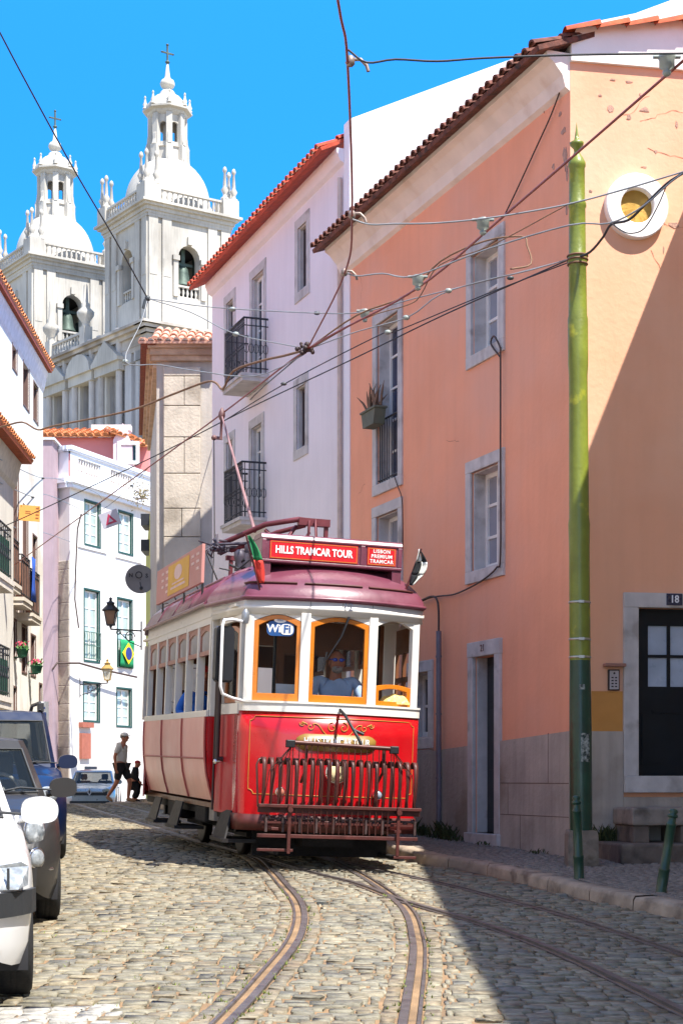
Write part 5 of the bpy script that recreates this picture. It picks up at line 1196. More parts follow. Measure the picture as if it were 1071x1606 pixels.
tb('gold_lining', mb, gold)
mb = MB(); n = 20; xa, xb = -.46, .46; P = []
for i in range(n+1):
    x = xa+(xb-xa)*i/n; ins = .05*max(0,1-min(i,n-i)/1.5); P.append([onA(x, 1.33+ins, .02), onA(x, 1.52-ins, .02)])
mb.grid(P, 0, True); gp_ = tb('name_plate', mb, mat('old_gold_plate', '86682e', .4, .1, 6), solid=.008)
o = text('lettering', 'HILLS TRAMCAR TOUR', .10, Matrix.Translation((.0, 0, 1.44)) @ UP, wht, gp_, True, .002, xs=.74, bold=.002)
for v in o.data.vertices: v.co.y += yf(v.co.x)-.029
# headlight and small lamps
mb = MB(); Mh = Matrix.Translation((-.02, yf(0)-.02, 1.10)) @ Matrix.Rotation(PI/2,4,'X'); mb.lathe([(.13,0),(.135,.06),(.125,.1),(.1,.11)], 20, M=Mh); hl_ = tb('headlight', mb, chrome)
mb = MB(); mb.lathe([(.11,.10),(.10,.12),(.06,.135),(.001,.14)], 20, M=Mh); tb('lens', mb, mat('cream_lamp_lens', 'e8d8a8', .15, .08, 20, coat=.5), hl_)
for x, z, m_ in ((-.62,.86,'a86a5a'),(.50,.86,'9098a8')):
    Mh = Matrix.Translation((x, yf(x)-.01, z)) @ Matrix.Rotation(PI/2,4,'X'); mb = MB(); mb.lathe([(.058,0),(.058,.05),(.05,.06)], 14, M=Mh); q = tb('marker_lamp', mb, chrome); mb = MB(); mb.lathe([(.05,.05),(.04,.066),(.001,.072)], 14, M=Mh); tb('lens', mb, mat('lamp_lens_'+m_, m_, .2), q)
# --- folding lifeguard fender
FY = -.34
def fy(x): return FY+.05*(x/1.0)**2
rodm = mat('brown_fender_iron', '4a2822', .45, .25, 10, metal=.25)
mb = MB(); mb.box(-.80,1.05,FY-.06,FY+.02,.70,.735); mb.box(-.80,1.05,FY+.0,FY+.02,.64,.70)
mb.box(-.80,1.02,FY-.05,FY+.0,.37,.41); mb.box(-.75,.98,FY+.02,FY+.05,.52,.55)
for x in (-.46, .78): mb.box(x-.018,x+.018,FY-.085,FY-.06,.20,.74); mb.lathe([(.03,0),(.03,.03)], 8, M=Matrix.Translation((x,FY-.085,.68)) @ Matrix.Rotation(PI/2,4,'X'))
for x in (-.6,.8): mb.box(x-.05,x+.05,FY,.3,.66,.69); mb.box(x-.04,x+.04,FY,.3,.45,.48)
mb.tube([(-.28,-.15,.98),(-.28,FY,1.12),(-.28,FY,1.40)], .018, 6); mb.tube([(.6,-.12,.98),(.6,FY,1.12),(.6,FY,1.40)], .018, 6)
mb.box(.74,1.0,FY-.08,FY-.05,.17,.2); mb.box(-.8,-.4,FY-.04,FY-.01,.22,.25)
mb.v = [(x-.15,y,z) for x,y,z in mb.v]
fend = tb('lifeguard_fender', mb, dk_maroon, bevel=.004)
sl = MB(); pr = [(FY+.10,1.17),(FY+.085,1.215),(FY+.05,1.24),(FY+.0,1.235),(FY-.035,1.19),(FY-.048,1.08),(FY-.045,.95),(FY-.02,.82),(FY+.0,.72)]
for y, z in [None] if False else []: pass
rows = [[(-w_,y,z),(w_,y,z)] for (y, z), w_ in zip(pr, (.027,.027,.027,.026,.025,.022,.019,.017,.016))]; sl.grid(rows, 0, True)
s0_ = tb('slat', sl, dk_maroon, fend, solid=.012); s0_.location = (-.90,0,0)
for i in range(1, 20):
    c = s0_.copy(); COL.objects.link(c); c.parent = fend; c.location = (-.90+1.73*i/19, .02*abs(i-9.5)/9.5, random.gauss(0,.004)); c.rotation_euler = (random.gauss(0,.006), 0, 0)
mb = MB(); mb.tube([(-.44,FY-.07,1.415),(.76,FY-.07,1.385)], .024, 8)
for i in range(17):
    x = -.40+1.12*i/16; mb.tube([(x,FY-.07,1.41-.02*i/16),(x,FY-.078,1.1),(x,FY-.05,.74),(x,FY-.02,.55),(x,FY-.04,.42)], .006, 5)
for sx, xo in ((-1,-.42),(1,.74)):
    for k in range(4): mb.tube([(xo,FY-.07,1.37),(xo+sx*(.02+.07*k),FY-.06,1.22-.04*k),(xo+sx*(.04+.08*k),FY-.05,.74)], .006, 5)
mb.v = [(x-.2,y,z) for x,y,z in mb.v]
tb('net_rod', mb, rodm, fend)
for x0c, z0c in ((-.68,1.355),(.50,1.33)): mb = MB(); mb.box(x0c,x0c+.1,FY-.10,FY-.04,z0c,z0c+.085); tb('rod_clamp', mb, blk, fend, bevel=.01)
mb = MB()
for k in range(20): x = -.72+1.7*k/19; mb.ball((x+random.gauss(0,.01),FY+.06,.575+random.gauss(0,.012)), .03, 6)
for k in range(10): x = -.7+1.7*k/9; mb.box(x-.012,x+.012,FY+.0,FY+.03,.43,.6)
mb.tube([(-.74,FY+.05,.575),(1.0,FY+.05,.575)], .015, 5)
mb.v = [(x-.15,y,z) for x,y,z in mb.v]
tb('chain_link', mb, mat('worn_iron', '5b4a48', .45, .3, 16, metal=.5), fend)
mb = MB(); mb.tube([(-.95,FY,.7),(-.98,FY,1.16),(-.95,FY+.02,1.22),(-.88,FY+.05,1.23)], .012, 6); tb('end_hook', mb, rodm, fend)
mb = MB(); mb.tube([(.06,-.06,1.80),(.08,-.2,1.74),(.17,FY-.05,1.52),(.22,FY-.07,1.42)], .018, 7); mb.tube([(.14,FY-.0,1.58),(.25,FY-.05,1.53)], .02, 6); mb.v = [(x-.05,y,z) for x,y,z in mb.v]
tb('fender_strap', mb, blk, fend)
# wiper and cable behind the centre window
mb = MB(); mb.tube([(.08,-.03,2.84),(.0,-.035,2.62),(-.16,-.04,2.36)], [.035,.03,.015], 8, flat=.4); mb.tube([(-.16,-.035,2.44),(-.2,-.03,2.22)], .012, 5); tb('wiper', mb, blk)
# --- underframe, wheels, skirts
mb = MB(); mb.box(-.95,.95,.3,7.4,.50,.60); mb.box(-.3,.3,.2,.9,.25,.5); mb.box(-.75,.75,1.3,6.6,.34,.5)
for y in (1.0,1.4,2.0,3.2,4.6,6.0): mb.box(-.9,.9,y,y+.12,.36,.5)
for y in (2.1,4.9): mb.box(-.66,-.52,y-.6,y+.6,.28,.42)
tb('underframe', mb, under)
for y in (2.6, 5.2):
    for sx in (-1,1):
        Mw = Matrix.Translation((sx*.46,y,.36)) @ Matrix.Rotation(PI/2,4,'Y'); mb = MB(); mb.lathe([(.05,-.06),(.30,-.05),(.34,-.05),(.36,-.04),(.36,.05),(.10,.05)], 24, M=Mw); tb('wheel', mb, mat('dark_wheel_iron', '2a2422', .5, .3, 10, metal=.5))
for y, w in ((.75,.5),(3.9,.55),(5.6,.5)):
    mb = MB(); mb.add([(-1.06,y-w/2,.62),(-1.06,y+w/2,.62),(-1.15,y+w/2+.1,.30),(-1.15,y-w/2-.1,.30)], [(0,1,2,3)]); mb.box(-1.18,-.8,y-w/2-.1,y+w/2+.1,.27,.30); tb('step', mb, mat('sooty_step', '140f0f', .6, .2), solid=.02)
for bx in ((-1.0,-.55,2.4,3.1,.4,.6),(-1.0,-.6,4.4,5.2,.38,.6),(.5,1.0,2.2,3.6,.4,.59)): mb = MB(); mb.box(*bx); tb('equipment_box', mb, under, bevel=.02)
mb = MB(); mb.box(-.99,-.75,1.9,2.2,.44,.66); tb('battery_box', mb, mat('grey_box', '8b8784', .6), bevel=.01)
mb = MB(); mb.tube([(.72,-.28,.16),(.72,.6,.16)], .03, 6); mb.tube([(-.7,-.2,.2),(-.7,.7,.2)], .03, 6); mb.box(-.8,.8,.55,.6,.12,.4); tb('rail_guard', mb, under)
# --- interior
mb = MB(); mb.box(-1.0,1.0,.42,7.3,.60,.66); tb('floor', mb, wood_d)
mb = MB(); wall_holes(mb, -.98, .98, .66, 2.9, [(-.80,-.35,1.7,2.6,.05),(.35,.80,1.7,2.6,.05),(-.28,.28,.67,2.5,.05)], y=Y0); tb('bulkhead', mb, wood_d, solid=.03)
mb = MB(); wall_holes(mb, -1.1, 1.1, .66, 2.9, [(-.85,-.35,1.7,2.6,.05),(.35,.85,1.7,2.6,.05),(-.28,.28,.67,2.5,.05)], y=Y1); tb('rear_bulkhead', mb, wood_d, solid=.03)
mb = MB(); mb.box(-1.12,1.12,.45,7.3,2.93,2.96); tb('ceiling', mb, mat('ceiling_boards', 'd8d0c2', .6, .1))
for i in range(4):
    for sx in (-1,1):
        y = 2.1+i*1.1; mb = MB(); mb.box(*sorted((sx*.35,sx*1.08)), y, y+.45, .98, 1.08); mb.box(*sorted((sx*.35,sx*1.08)), y+.42, y+.5, 1.08, 1.62); mb.box(*sorted((sx*.4,sx*.5)), y+.1, y+.35, .66, .98); tb('seat', mb, mat('brown_seat_leather', '54301f', .5, .15), bevel=.02)
mb = MB(); mb.box(-.25,.55,.18,.42,.66,1.72); mb.box(.15,.5,.12,.30,1.72,1.86); tb('control_desk', mb, blk, bevel=.02)
mb = MB(); mb.box(.17,.48,.11,.13,1.80,1.87); tb('ticket_machine', mb, mat('silver_box', 'b8bcc2', .3, metal=.6))
mb = MB(); mb.box(-.62,-.36,.42,.44,1.8,2.08); tb('paper_notice', mb, mat('white_paper', 'e0e0e4', .8))
mb = MB(); mb.tube([(-.62,.55,.66),(-.62,.55,2.9)], .02, 8); mb.tube([(.62,.6,.66),(.62,.6,2.9)], .02, 8); mb.tube([(-.3,.75,2.9),(-.3,.75,1.9)], .03, 8); tb('grab_pole', mb, blk)
# wooden door on the right-hand side of the platform
dC, dD = V((1.05,.50,0)), V((1.12,1.48,0)); M = frame(dC, dD-dC); dl = (dD-dC).length
mb = MB(M); wall_holes(mb, 0, dl, .62, 2.84, [(.12,dl-.12,1.75,2.55,.03)]); mb.box(dl/2-.03,dl/2+.03,.0,.03,1.75,2.55); mb.box(.12,dl-.12,.0,.03,2.2,2.25); tb('inner_door', mb, wood_d, solid=.02)
# ------------------------------------------------------------------ people
skin_m = mat('skin', 'b97a5c', .55, .08, 12); skin_d = mat('tanned_skin', 'a5674c', .55, .08, 12)
def hand(P, E, R, i0, base, fwd, side, curl, s=1.):
    """palm and five fingers grown from wrist index i0"""
    f, sd, cu = V(fwd).normalized(), V(side).normalized(), V(curl).normalized()
    def ad(p, r, pr): P.append(V(p)); R.append(r); E.append((pr, len(P)-1)); return len(P)-1
    b = V(base); pm_ = ad(b+f*.05*s, (.030*s,.018*s), i0); pk = ad(b+f*.085*s, (.030*s,.014*s), pm_)
    for k, (o, l) in enumerate(((-.028,.062),(-.010,.072),(.009,.068),(.027,.052))):
        a = ad(b+f*.10*s+sd*o*s, .0095*s, pk); c = ad(b+f*(.10+l*.5)*s+sd*o*1.1*s+cu*.010*s, .0085*s, a); ad(b+f*(.10+l*.85)*s+sd*o*1.1*s+cu*.032*s, .007*s, c)
    t = ad(b+f*.045*s-sd*.035*s, .011*s, pm_); ad(b+f*.085*s-sd*.052*s+cu*.012*s, .009*s, t)
def head(t, M, skin_, hairm, beard=None, cap=None, glasses=None, s=1., long=False):
    """face parts in head space: origin head centre, -y is forward"""
    mb = MB(M); mb.ball((0,0,0), .098*s, 16, sc=(.80,.98,1.18)); mb.ball((0,-.022*s,-.062*s), .066*s, 12, sc=(.88,.95,.80))
    mb.lathe([(.001,.026*s),(.012*s,.012*s),(.017*s,-.012*s),(.001,-.02*s)], 8, (0,-.102*s,-.018*s))
    for sx in (-1,1): mb.ball((sx*.080*s,.008*s,-.012*s), .024*s, 8, sc=(.4,.8,1.25))
    h = mb.build('head', skin_, t)
    mb = MB(M)
    for sx in (-1,1): mb.ball((sx*.032*s,-.088*s,.014*s), .011*s, 8)
    mb.build('eye', mat('eye_dark', '2a211c', .3), h)
    mb = MB(M); mb.ball((0,-.088*s,-.062*s), .022*s, 8, sc=(1,.35,.3)); mb.build('mouth', mat('lips', '8c4c42', .5), h)
    if hairm is not None:
        mb = MB(M); n = 14
        rows = [[(math.cos(a)*.085*s*q*1.0, math.sin(a)*.103*s*q+.012*s, z*s) for a in np.linspace(0,2*PI,n+1)] for q, z in ((1.0,-.015),(1.02,.03),(.95,.075),(.7,.108),(.35,.122),(.001,.126))]
        mb.grid([[p if p[1] > -.06*s or p[2] > .06*s else (p[0], -.075*s, max(p[2], .06*s)) for p in r] for r in rows], 0, True); mb.build('hair', hairm, h)
    if beard is not None:
        mb = MB(M); mb.ball((0,-.040*s,-.078*s), .064*s, 12, sc=(.98,.9,.72)); mb.build('beard', beard, h)
    if cap is not None:
        mb = MB(M); mb.ball((0,.008*s,.055*s), .102*s, 14, sc=(.86,1.02,.72)); mb.ball((0,-.105*s,.045*s), .075*s, 12, sc=(.95,.85,.12)); mb.build('cap', cap, h)
    if glasses is not None:
        mb = MB(M)
        for sx in (-1,1): mb.ball((sx*.034*s,-.092*s,.016*s), .026*s, 10, sc=(1.1,.35,.75))
        mb.tube([(-.08*s,0,.02*s),(-.072*s,-.08*s,.022*s),(.072*s,-.08*s,.022*s),(.08*s,0,.02*s)], .005*s, 5); mb.build('sunglasses', glasses, h)
    return h
def T3(M, pts): return [M @ V(p) for p in pts]
def build_person(name_label, M, J, skin_, shirt, trousers, shoe, opts, cat='person', ground=None, sleeve=.55, shorts=False, hair=None):
    """J: joints in person space (x right, -y facing, z up)"""
    t = empty('person', M.to_translation(), name_label, cat); inv = WM[t.name].inverted()
    L_ = lambda ps: [inv @ (M @ V(p)) for p in ps]
    P, E, R = [], [], []
    def ad(p, r, pr=None):
        P.append(V(p)); R.append(r)
        if pr is not None: E.append((pr, len(P)-1))
        return len(P)-1
    pel = ad(J['pelvis'], (.15,.11)); ch = ad(J['chest'], (.16,.11), pel); nk = ad(J['neck'], .066, ch); ad(V(J['head'])-V((0,0,.04)), .066, nk)
    for s_ in 'LR':
        if 'sh'+s_ in J:
            a = ad(J['sh'+s_], .058, ch); b = ad(J['el'+s_], .044, a); c = ad(J['wr'+s_], .030, b)
            d = (V(J['wr'+s_])-V(J['el'+s_])).normalized(); sd = V((0,-1,0)) if abs(d.y) < .7 else V((1 if s_ == 'L' else -1,0,0)); cu = d.cross(sd); hand(P, E, R, c, J['wr'+s_], d, sd, cu*(1 if s_ == 'L' else -1))
        if 'hip'+s_ in J:
            a = ad(J['hip'+s_], .092, pel); b = ad(J['kn'+s_], .060, a); c = ad(J['an'+s_], .040, b); ad(V(J['an'+s_])+V(J.get('toe'+s_, (0,-.15,-.05))), .034, c)
    skin('body', L_(P), E, R, skin_, t, 2)
    # clothing grown over the same skeleton
    P, E, R = [], [], []
    pel = ad(V(J['pelvis'])+V((0,0,.0)), (.175,.135)); ch = ad(J['chest'], (.19,.135), pel); nk = ad(V(J['neck'])+V((0,0,-.03)), .075, ch)
    for s_ in 'LR':
        if 'sh'+s_ in J:
            a = ad(J['sh'+s_], .078, ch); e = V(J['el'+s_]); 
            if sleeve <= 1: ad(V(J['sh'+s_]).lerp(e, sleeve), .068, a)
            else: b = ad(e, .058, a); ad(e.lerp(V(J['wr'+s_]), .85), .045, b)
    skin('shirt', L_(P), E, R, shirt, t, 2)
    if trousers is not None and 'hipL' in J:
        P, E, R = [], [], []
        pel = ad(V(J['pelvis'])+V((0,0,.02)), (.165,.135))
        for s_ in 'LR':
            if 'hip'+s_ not in J: continue
            a = ad(J['hip'+s_], .115, pel)
            if shorts: ad(V(J['hip'+s_]).lerp(V(J['kn'+s_]), .9), .095, a)
            else: b = ad(J['kn'+s_], .082, a); ad(V(J['kn'+s_]).lerp(V(J['an'+s_]), .92), .065, b)
        skin('shorts' if shorts else 'trousers', L_(P), E, R, trousers, t, 2)
    if shoe is not None and 'anL' in J:
        for s_ in 'LR':
            an = V(J['an'+s_]); to = an+V(J.get('toe'+s_, (0,-.15,-.05)))
            mb = MB(M); d = to-an; mb.tube([an-d*.25+V((0,0,-.03)), an+V((0,0,-.03)), an+d*.6+V((0,0,-.01)), to, to+d*.25], [.042,.05,.048,.042,.02], 8, flat=.8); mb.build('shoe', shoe, t)
    Mh = M @ Matrix.Translation(V(J['head'])) @ Matrix.Rotation(opts.get('yaw',0), 4, 'Z') @ Matrix.Rotation(opts.get('nod',0), 4, 'X')
    head(t, Mh, skin_, hair, opts.get('beard'), opts.get('cap'), opts.get('glasses'))
    return t
# tram driver, seen through the middle window
gry = mat('grey_beard', '8f867e', .9, .3, 40); bluesh = mat('pale_blue_shirt', 'a9bedd', .85, .08, 8, .3, 30); navy = mat('navy_cloth', '20283a', .85, .1)
Md = TM @ Matrix.Translation((.11,.56,.70)) @ Matrix.Rotation(math.radians(-6),4,'Z') @ Matrix.Scale(1.09,4)
J = dict(pelvis=(0,0,.82), chest=(0,-.02,1.18), neck=(0,-.03,1.40), head=(0,-.06,1.53), shL=(.21,-.02,1.345), elL=(.29,-.16,1.08), wrL=(.22,-.34,1.10), shR=(-.21,-.02,1.345), elR=(-.29,-.16,1.06), wrR=(-.18,-.36,1.06),
    hipL=(.09,0,.78), knL=(.10,-.02,.44), anL=(.10,.02,.07), hipR=(-.09,0,.78), knR=(-.10,-.02,.44), anR=(-.10,.02,.07))
build_person('tram driver with grey beard, blue mirrored sunglasses and pale blue shirt at the controls', Md, J, skin_d, bluesh, navy, blk, dict(beard=gry, glasses=mat('blue_mirror_lens', '1c3fb0', .08, .05, 5, spec=.9)), sleeve=1.5, hair=None)
# passenger in blue at the side window
Mp = TM @ Matrix.Translation((-.86,3.72,.92)) @ Matrix.Rotation(math.radians(8),4,'Z')
J = dict(pelvis=(0,0,.55), chest=(0,-.02,.95), neck=(0,-.03,1.22), head=(0,-.06,1.38), shL=(.19,-.02,1.13), elL=(.24,-.2,.92), wrL=(.1,-.36,.98), shR=(-.19,-.02,1.13), elR=(-.30,.02,.88), wrR=(-.24,-.2,.80), hipL=(.09,-.02,.52), knL=(.12,-.40,.50), anL=(.12,-.42,.08), hipR=(-.09,-.02,.52), knR=(-.12,-.40,.50), anR=(-.12,-.42,.08))
build_person('passenger in a bright blue top and red cap by an open tram window', Mp, J, skin_m, mat('bright_blue_top', '1f5fb8', .85, .08, 8, .3, 30), navy, blk, dict(cap=mat('red_cap_cloth', 'd0392c', .85)), sleeve=1.5)
Mp2 = TM @ Matrix.Translation((-.74,5.75,.66))
build_person('passenger with bare arm near the rear side window of the tram', Mp2, J, skin_m, mat('dark_red_top', '5a2a2a', .85), navy, blk, dict(), sleeve=.5, hair=mat('brown_hair', '3a261a', .8))
# cloth bundle on the sill of the right-hand window
mb = MB(TM @ Matrix.Translation((.72,.20,1.90))); 
Pn = []
for i in range(9):
    u = i/8; Pn.append([( -.17+.34*u, .06*math.cos(v)*(.6+.4*math.sin(PI*u)), (.0+ (.05+.07*math.sin(PI*u)**.7+.02*math.sin(u*17))*max(0,math.sin(v)))) for v in np.linspace(-.3,PI+.3,12)])
mb.grid(Pn, 0, True); cb = mb.build('bundled_cloth', mat('yellow_patterned_cloth', 'd8c878', .9, .25, 40, .4, 60, col2='c9a8b0'), sub=1)
tag(cb, 'crumpled yellow patterned cloth lying inside the right front tram window', 'cloth')
# man walking with a cap
pg = G(193, 1258); MW = 41.; Mm = Matrix.Translation((X_(192,MW), MW, ZC+(HY-1258)/F*MW)) @ Matrix.Rotation(math.radians(76),4,'Z')
ph_ = 1.70/1.75
J = dict(pelvis=(0,.02,.93), chest=(0,.0,1.25), neck=(0,-.03,1.46), head=(0,-.07,1.60), shL=(.20,.0,1.40), elL=(.26,.06,1.12), wrL=(.25,-.04,.88), shR=(-.20,.0,1.40), elR=(-.25,.10,1.12), wrR=(-.25,.06,.86),
    hipL=(.10,.0,.88), knL=(.11,-.16,.50), anL=(.10,-.12,.09), hipR=(-.10,.02,.88), knR=(-.11,.10,.48), anR=(-.10,.34,.14), toeR=(0,-.10,-.10))
build_person('man in white flat cap, grey shirt and black shorts walking past the distant van', Mm, J, skin_d, mat('grey_polo_shirt', 'c4c0ba', .9, .08, 8, .3, 30), mat('black_shorts', '1c1c20', .9), mat('tan_shoe', '8a6a4c', .7), dict(cap=mat('white_cap_cloth', 'e2ddd4', .9)), sleeve=.75, shorts=True, hair=mat('grey_hair', '5a5048', .9))
# child crouching beside him
Mk = Matrix.Translation((X_(212,42.), 42., ZC+(HY-1256)/F*42.)) @ Matrix.Rotation(math.radians(100),4,'Z') @ Matrix.Scale(.72,4)
J = dict(pelvis=(0,.05,.62), chest=(0,.0,.96), neck=(0,-.05,1.17), head=(0,-.10,1.30), shL=(.18,.0,1.1), elL=(.22,-.02,.84), wrL=(.2,-.16,.66), shR=(-.18,.0,1.1), elR=(-.22,-.02,.84), wrR=(-.2,-.16,.66), hipL=(.09,.03,.58), knL=(.1,-.12,.34), anL=(.1,.0,.06), hipR=(-.09,.03,.58), knR=(-.1,-.08,.34), anR=(-.1,.08,.06))
build_person('child in dark clothes and red cap beside the walking man', Mk, J, skin_d, mat('black_top', '18181c', .9), mat('dark_trousers', '1b1b1f', .9), blk, dict(cap=mat('dark_red_cap_cloth', 'a03034', .9)), sleeve=1.5)
mb = MB(); c = Mm.to_translation(); mb.box(c.x-.35, c.x+1.0, c.y-.5, c.y+1.6, gz(c.x,c.y)-.3, c.z-.005); tag(mb.build('raised_pavement', kst, bevel=.03), kind='structure')
# ------------------------------------------------------------------ parked cars (front at y=0, facing -y)
car_gl = glass('car_glass', (.012,.016,.018,1), clear=.5); tyre_m = mat('tyre_rubber', '1b1b1c', .85, .15, 20, .3, 90); rim_m = mat('alloy_rim', '9a9ca0', .35, .1, 10, metal=.8)
lamp_gl = mat('headlamp_glass', '8b9196', .08, .35, 30, spec=.9, coat=1., col2='c9ced2'); plast = mat('black_bumper_plastic', '2a2c2f', .6, .12, 12, .1, 60); dark_in = mat('car_interior', '26262a', .8, .1); chrome_c = MATS['chrome']
def lerp_tab(tab, y):
    if y <= tab[0][0]: return tab[0][1]
    for (a, p), (b, q) in zip(tab, tab[1:]):
        if y <= b: t = (y-a)/(b-a); t = t*t*(3-2*t); return p+(q-p)*t
    return tab[-1][1]
def car(name, label, M, p, paint, group='cars parked along the left kerb'):
    L_, Wd, H = p['L'], p['W'], p['H']; hw = Wd/2; y1, y2, r = p['y1'], p['y2'], p['r']
    root = empty(name, M.to_translation(), label, p.get('cat','car'), group, M=M)
    B = lambda n, mb, m, par=None, **k: mb.build(n, m, par or root, local=True, **k)
    ra = r+.055
    ys = sorted(set([0,.02,.06,.13,.22,.34]+list(np.linspace(.45, L_-.45, 22))+[L_-.3,L_-.18,L_-.08,L_-.02,L_]+[y+ra*math.cos(a) for y in (y1,y2) for a in np.linspace(0,PI,13)]))
    def wid(y):
        e = p.get('nose',.30)
        return hw*(1-e*max(0,1-y/.55)**2.2-.22*max(0,1-(L_-y)/.4)**2.2)
    def zbot(y):
        z = p['zb']+.10*max(0,1-y/.3)**2
        for c in (y1,y2):
            if abs(y-c) < ra: z = max(z, r-.02+math.sqrt(max(0,ra*ra-(y-c)**2)))
        return z
    rows = []
    for y in ys:
        w = wid(y); zb_ = zbot(y); zt = lerp_tab(p['top'], y); zm = max(zb_+.02, p['zm'])
        pr = [(w*.93,zb_),(w*.985,max(zb_+.01,p['zb']+.12)),(w,max(zb_+.015,zm)),(w*.985,max(zb_+.02,(zm+zt)/2+.03)),(w*.95,zt-.045),(w*.90,zt-.012),(w*.7,zt+.012),(w*.35,zt+.028)]
        rows.append([(x,y,z) for x,z in pr]+[(0,y,zt+.032)]+[(-x,y,z) for x,z in pr[::-1]])
    mb = MB(); mb.grid(rows, 0, True); mb.add(rows[0], [tuple(range(len(rows[0])))]); mb.add(rows[-1], [tuple(range(len(rows[0])))])
    body = B('body', mb, paint)
    mb = MB()
    mb.box(-hw+.28,hw-.28,.25,L_-.2,p['zb']+.02,p['zb']+.06)
    for y in (y1,y2):                                    # wheel-arch liners
        for s in (-1,1):
            P = [[(s*x, y+(ra+.004)*math.cos(a), r-.02+(ra+.004)*math.sin(a)) for a in np.linspace(-.25,PI+.25,17)] for x in (hw*.955,hw-.34)]; mb.grid(P, 0, True)
            mb.box(*sorted((s*(hw-.36),s*(hw-.34))), y-ra, y+ra, p['zb'], r+ra)
    B('underbody', mb, dark_in)
    # greenhouse
    yc, ya, yb, yr, wr, zb2 = p['yc'], p['ya'], p['yb'], p['yr'], p['wr'], p['zbelt']; w0 = hw*.91
    base = [(0,yc-.06),(.5*w0,yc-.03),(.9*w0,yc+.07),(.985*w0,yc+.2),(w0,p['yB']-.04),(w0,p['yB']+.05),(.985*w0,yr-.45),(.96*w0,yr-.2),(.86*w0,yr-.03),(0,yr+.03)]
    roof = [(0,ya-.05),(.5*wr,ya-.03),(.9*wr,ya+.02),(.98*wr,ya+.12),(wr,p['yB']-.02),(wr,p['yB']+.05),(.98*wr,yb-.25),(.95*wr,yb-.12),(.86*wr,yb),(0,yb+.03)]
    full = lambda o: o+[(-x,y) for x,y in o[-2:0:-1]]
    fb_, fr2 = full(base), full(roof); n = len(fb_); gl_s2 = {0,1,3,5,8, 9,12,14,16,17}
    zc_b = lambda i: lerp_tab(p['top'], fb_[i][1])-.02 if p.get('follow',1) else zb2
    ring_ = []
    for t in (0,.10,.84,.95,1.0):
        z = [(zc_b(i)+( (H-.045)-zc_b(i))*t) for i in range(n)]
        bul = .018*math.sin(PI*t)
        ring_.append([(fb_[i][0]+(fr2[i][0]-fb_[i][0])*t*(1 if t < 1 else 1.0)*1.0+(bul if fb_[i][0] > .1 else -bul if fb_[i][0] < -.1 else 0), fb_[i][1]+(fr2[i][1]-fb_[i][1])*t, z[i]) for i in range(n)])
    mb = MB(); g = MB(); wsh = MB()
    for k in range(4):
        for i in range(n):
            q = [ring_[k][i],ring_[k][(i+1)%n],ring_[k+1][(i+1)%n],ring_[k+1][i]]
            if k == 1 and i in gl_s2:
                (wsh if i in (0,1,16,17) else g).add(q, [(0,1,2,3)], True)
                for a, b in ((q[0],q[3]),(q[1],q[2])): pass
            else: mb.add(q, [(0,1,2,3)], True)
    top = ring_[-1]; cx_, cy_ = 0, (ya+yb)/2; capr = [top]
    for s in (.97,.85,.5,.02): capr.append([(x*s, cy_+(y-cy_)*s, H-.045+.045*(1-s**2.5)) for x,y,z in top])
    mb.grid([r_+[r_[0]] for r_ in capr], 0, True); B('roof', mb, paint)
    B('windscreen', wsh, car_gl); B('side_glass', g, car_gl)
    mb = MB()                                            # rubber round the windscreen
    e = ring_[1]; f2 = ring_[2]; loop = [e[2],e[1],e[0],e[17],e[16],f2[16],f2[17],f2[0],f2[1],f2[2]]; mb.tube([V(q)+V((0,-.004,.004)) for q in loop], .012, 5, closed=True); B('windscreen_seal', mb, plast)
    mb = MB()
    for sx in (-.45,.30): mb.tube([(sx*hw*.9,yc-.02,zb2+.015),(sx*hw*.9+.3,yc+.05,zb2+.075),(sx*hw*.9+.55,yc+.02,zb2+.055)], .009, 5)
    B('wiper', mb, plast)
    # cabin
    mb = MB(); mb.box(-hw+.16,hw-.16,yc+.05,yc+.5,zb2-.35,zb2-.06)
    B('dashboard', mb, dark_in, bevel=.03)
    for sx in (-.38,.38):
        mb = MB(); mb.box(sx-.24,sx+.24,p['yB']-.1,p['yB']+.05,.35,zb2+.12); mb.box(sx-.12,sx+.12,p['yB']-.02,p['yB']+.06,zb2+.14,zb2+.36); B('seat', mb, p.get('seatm', dark_in), bevel=.04)
    mb = MB(Matrix.Translation((.36,yc+.55,zb2+.02)) @ Matrix.Rotation(math.radians(62),4,'X')); mb.tube([(.18*math.cos(a),.18*math.sin(a),0) for a in np.linspace(0,2*PI,25)[:-1]], .018, 6, closed=True); mb.box(-.17,.17,-.02,.02,-.012,.012); mb.lathe([(.06,-.015),(.06,.015)],12); B('steering_wheel', mb, p.get('wheelm', dark_in))
    # wheels
    for s in (-1,1):
        for y in (y1,y2):
            Mw = Matrix.Translation((s*(hw-.10),y,r)) @ Matrix.Rotation(s*PI/2,4,'Y')
            mb = MB(); mb.lathe([(r*.62,-.09),(r*.9,-.095),(r*.985,-.075),(r,-.05),(r,-.035),(r*.985,-.03),(r,-.025),(r,.0),(r*.985,.005),(r,.01),(r,.035),(r,.05),(r*.985,.075),(r*.9,.095),(r*.64,.085)], 28, M=Mw); w_ = B('wheel', mb, tyre_m)
            mb = MB(); mb.lathe([(r*.66,.08),(r*.60,.07),(r*.55,.03),(r*.2,.05),(.001,.055)], 24, M=Mw)
            for k in range(5): mb.box(-.03,.03,.04,r*.6,.045,.075, M=Mw @ Matrix.Rotation(2*PI*k/5,4,'Z'))
            B('rim', mb, rim_m, w_)
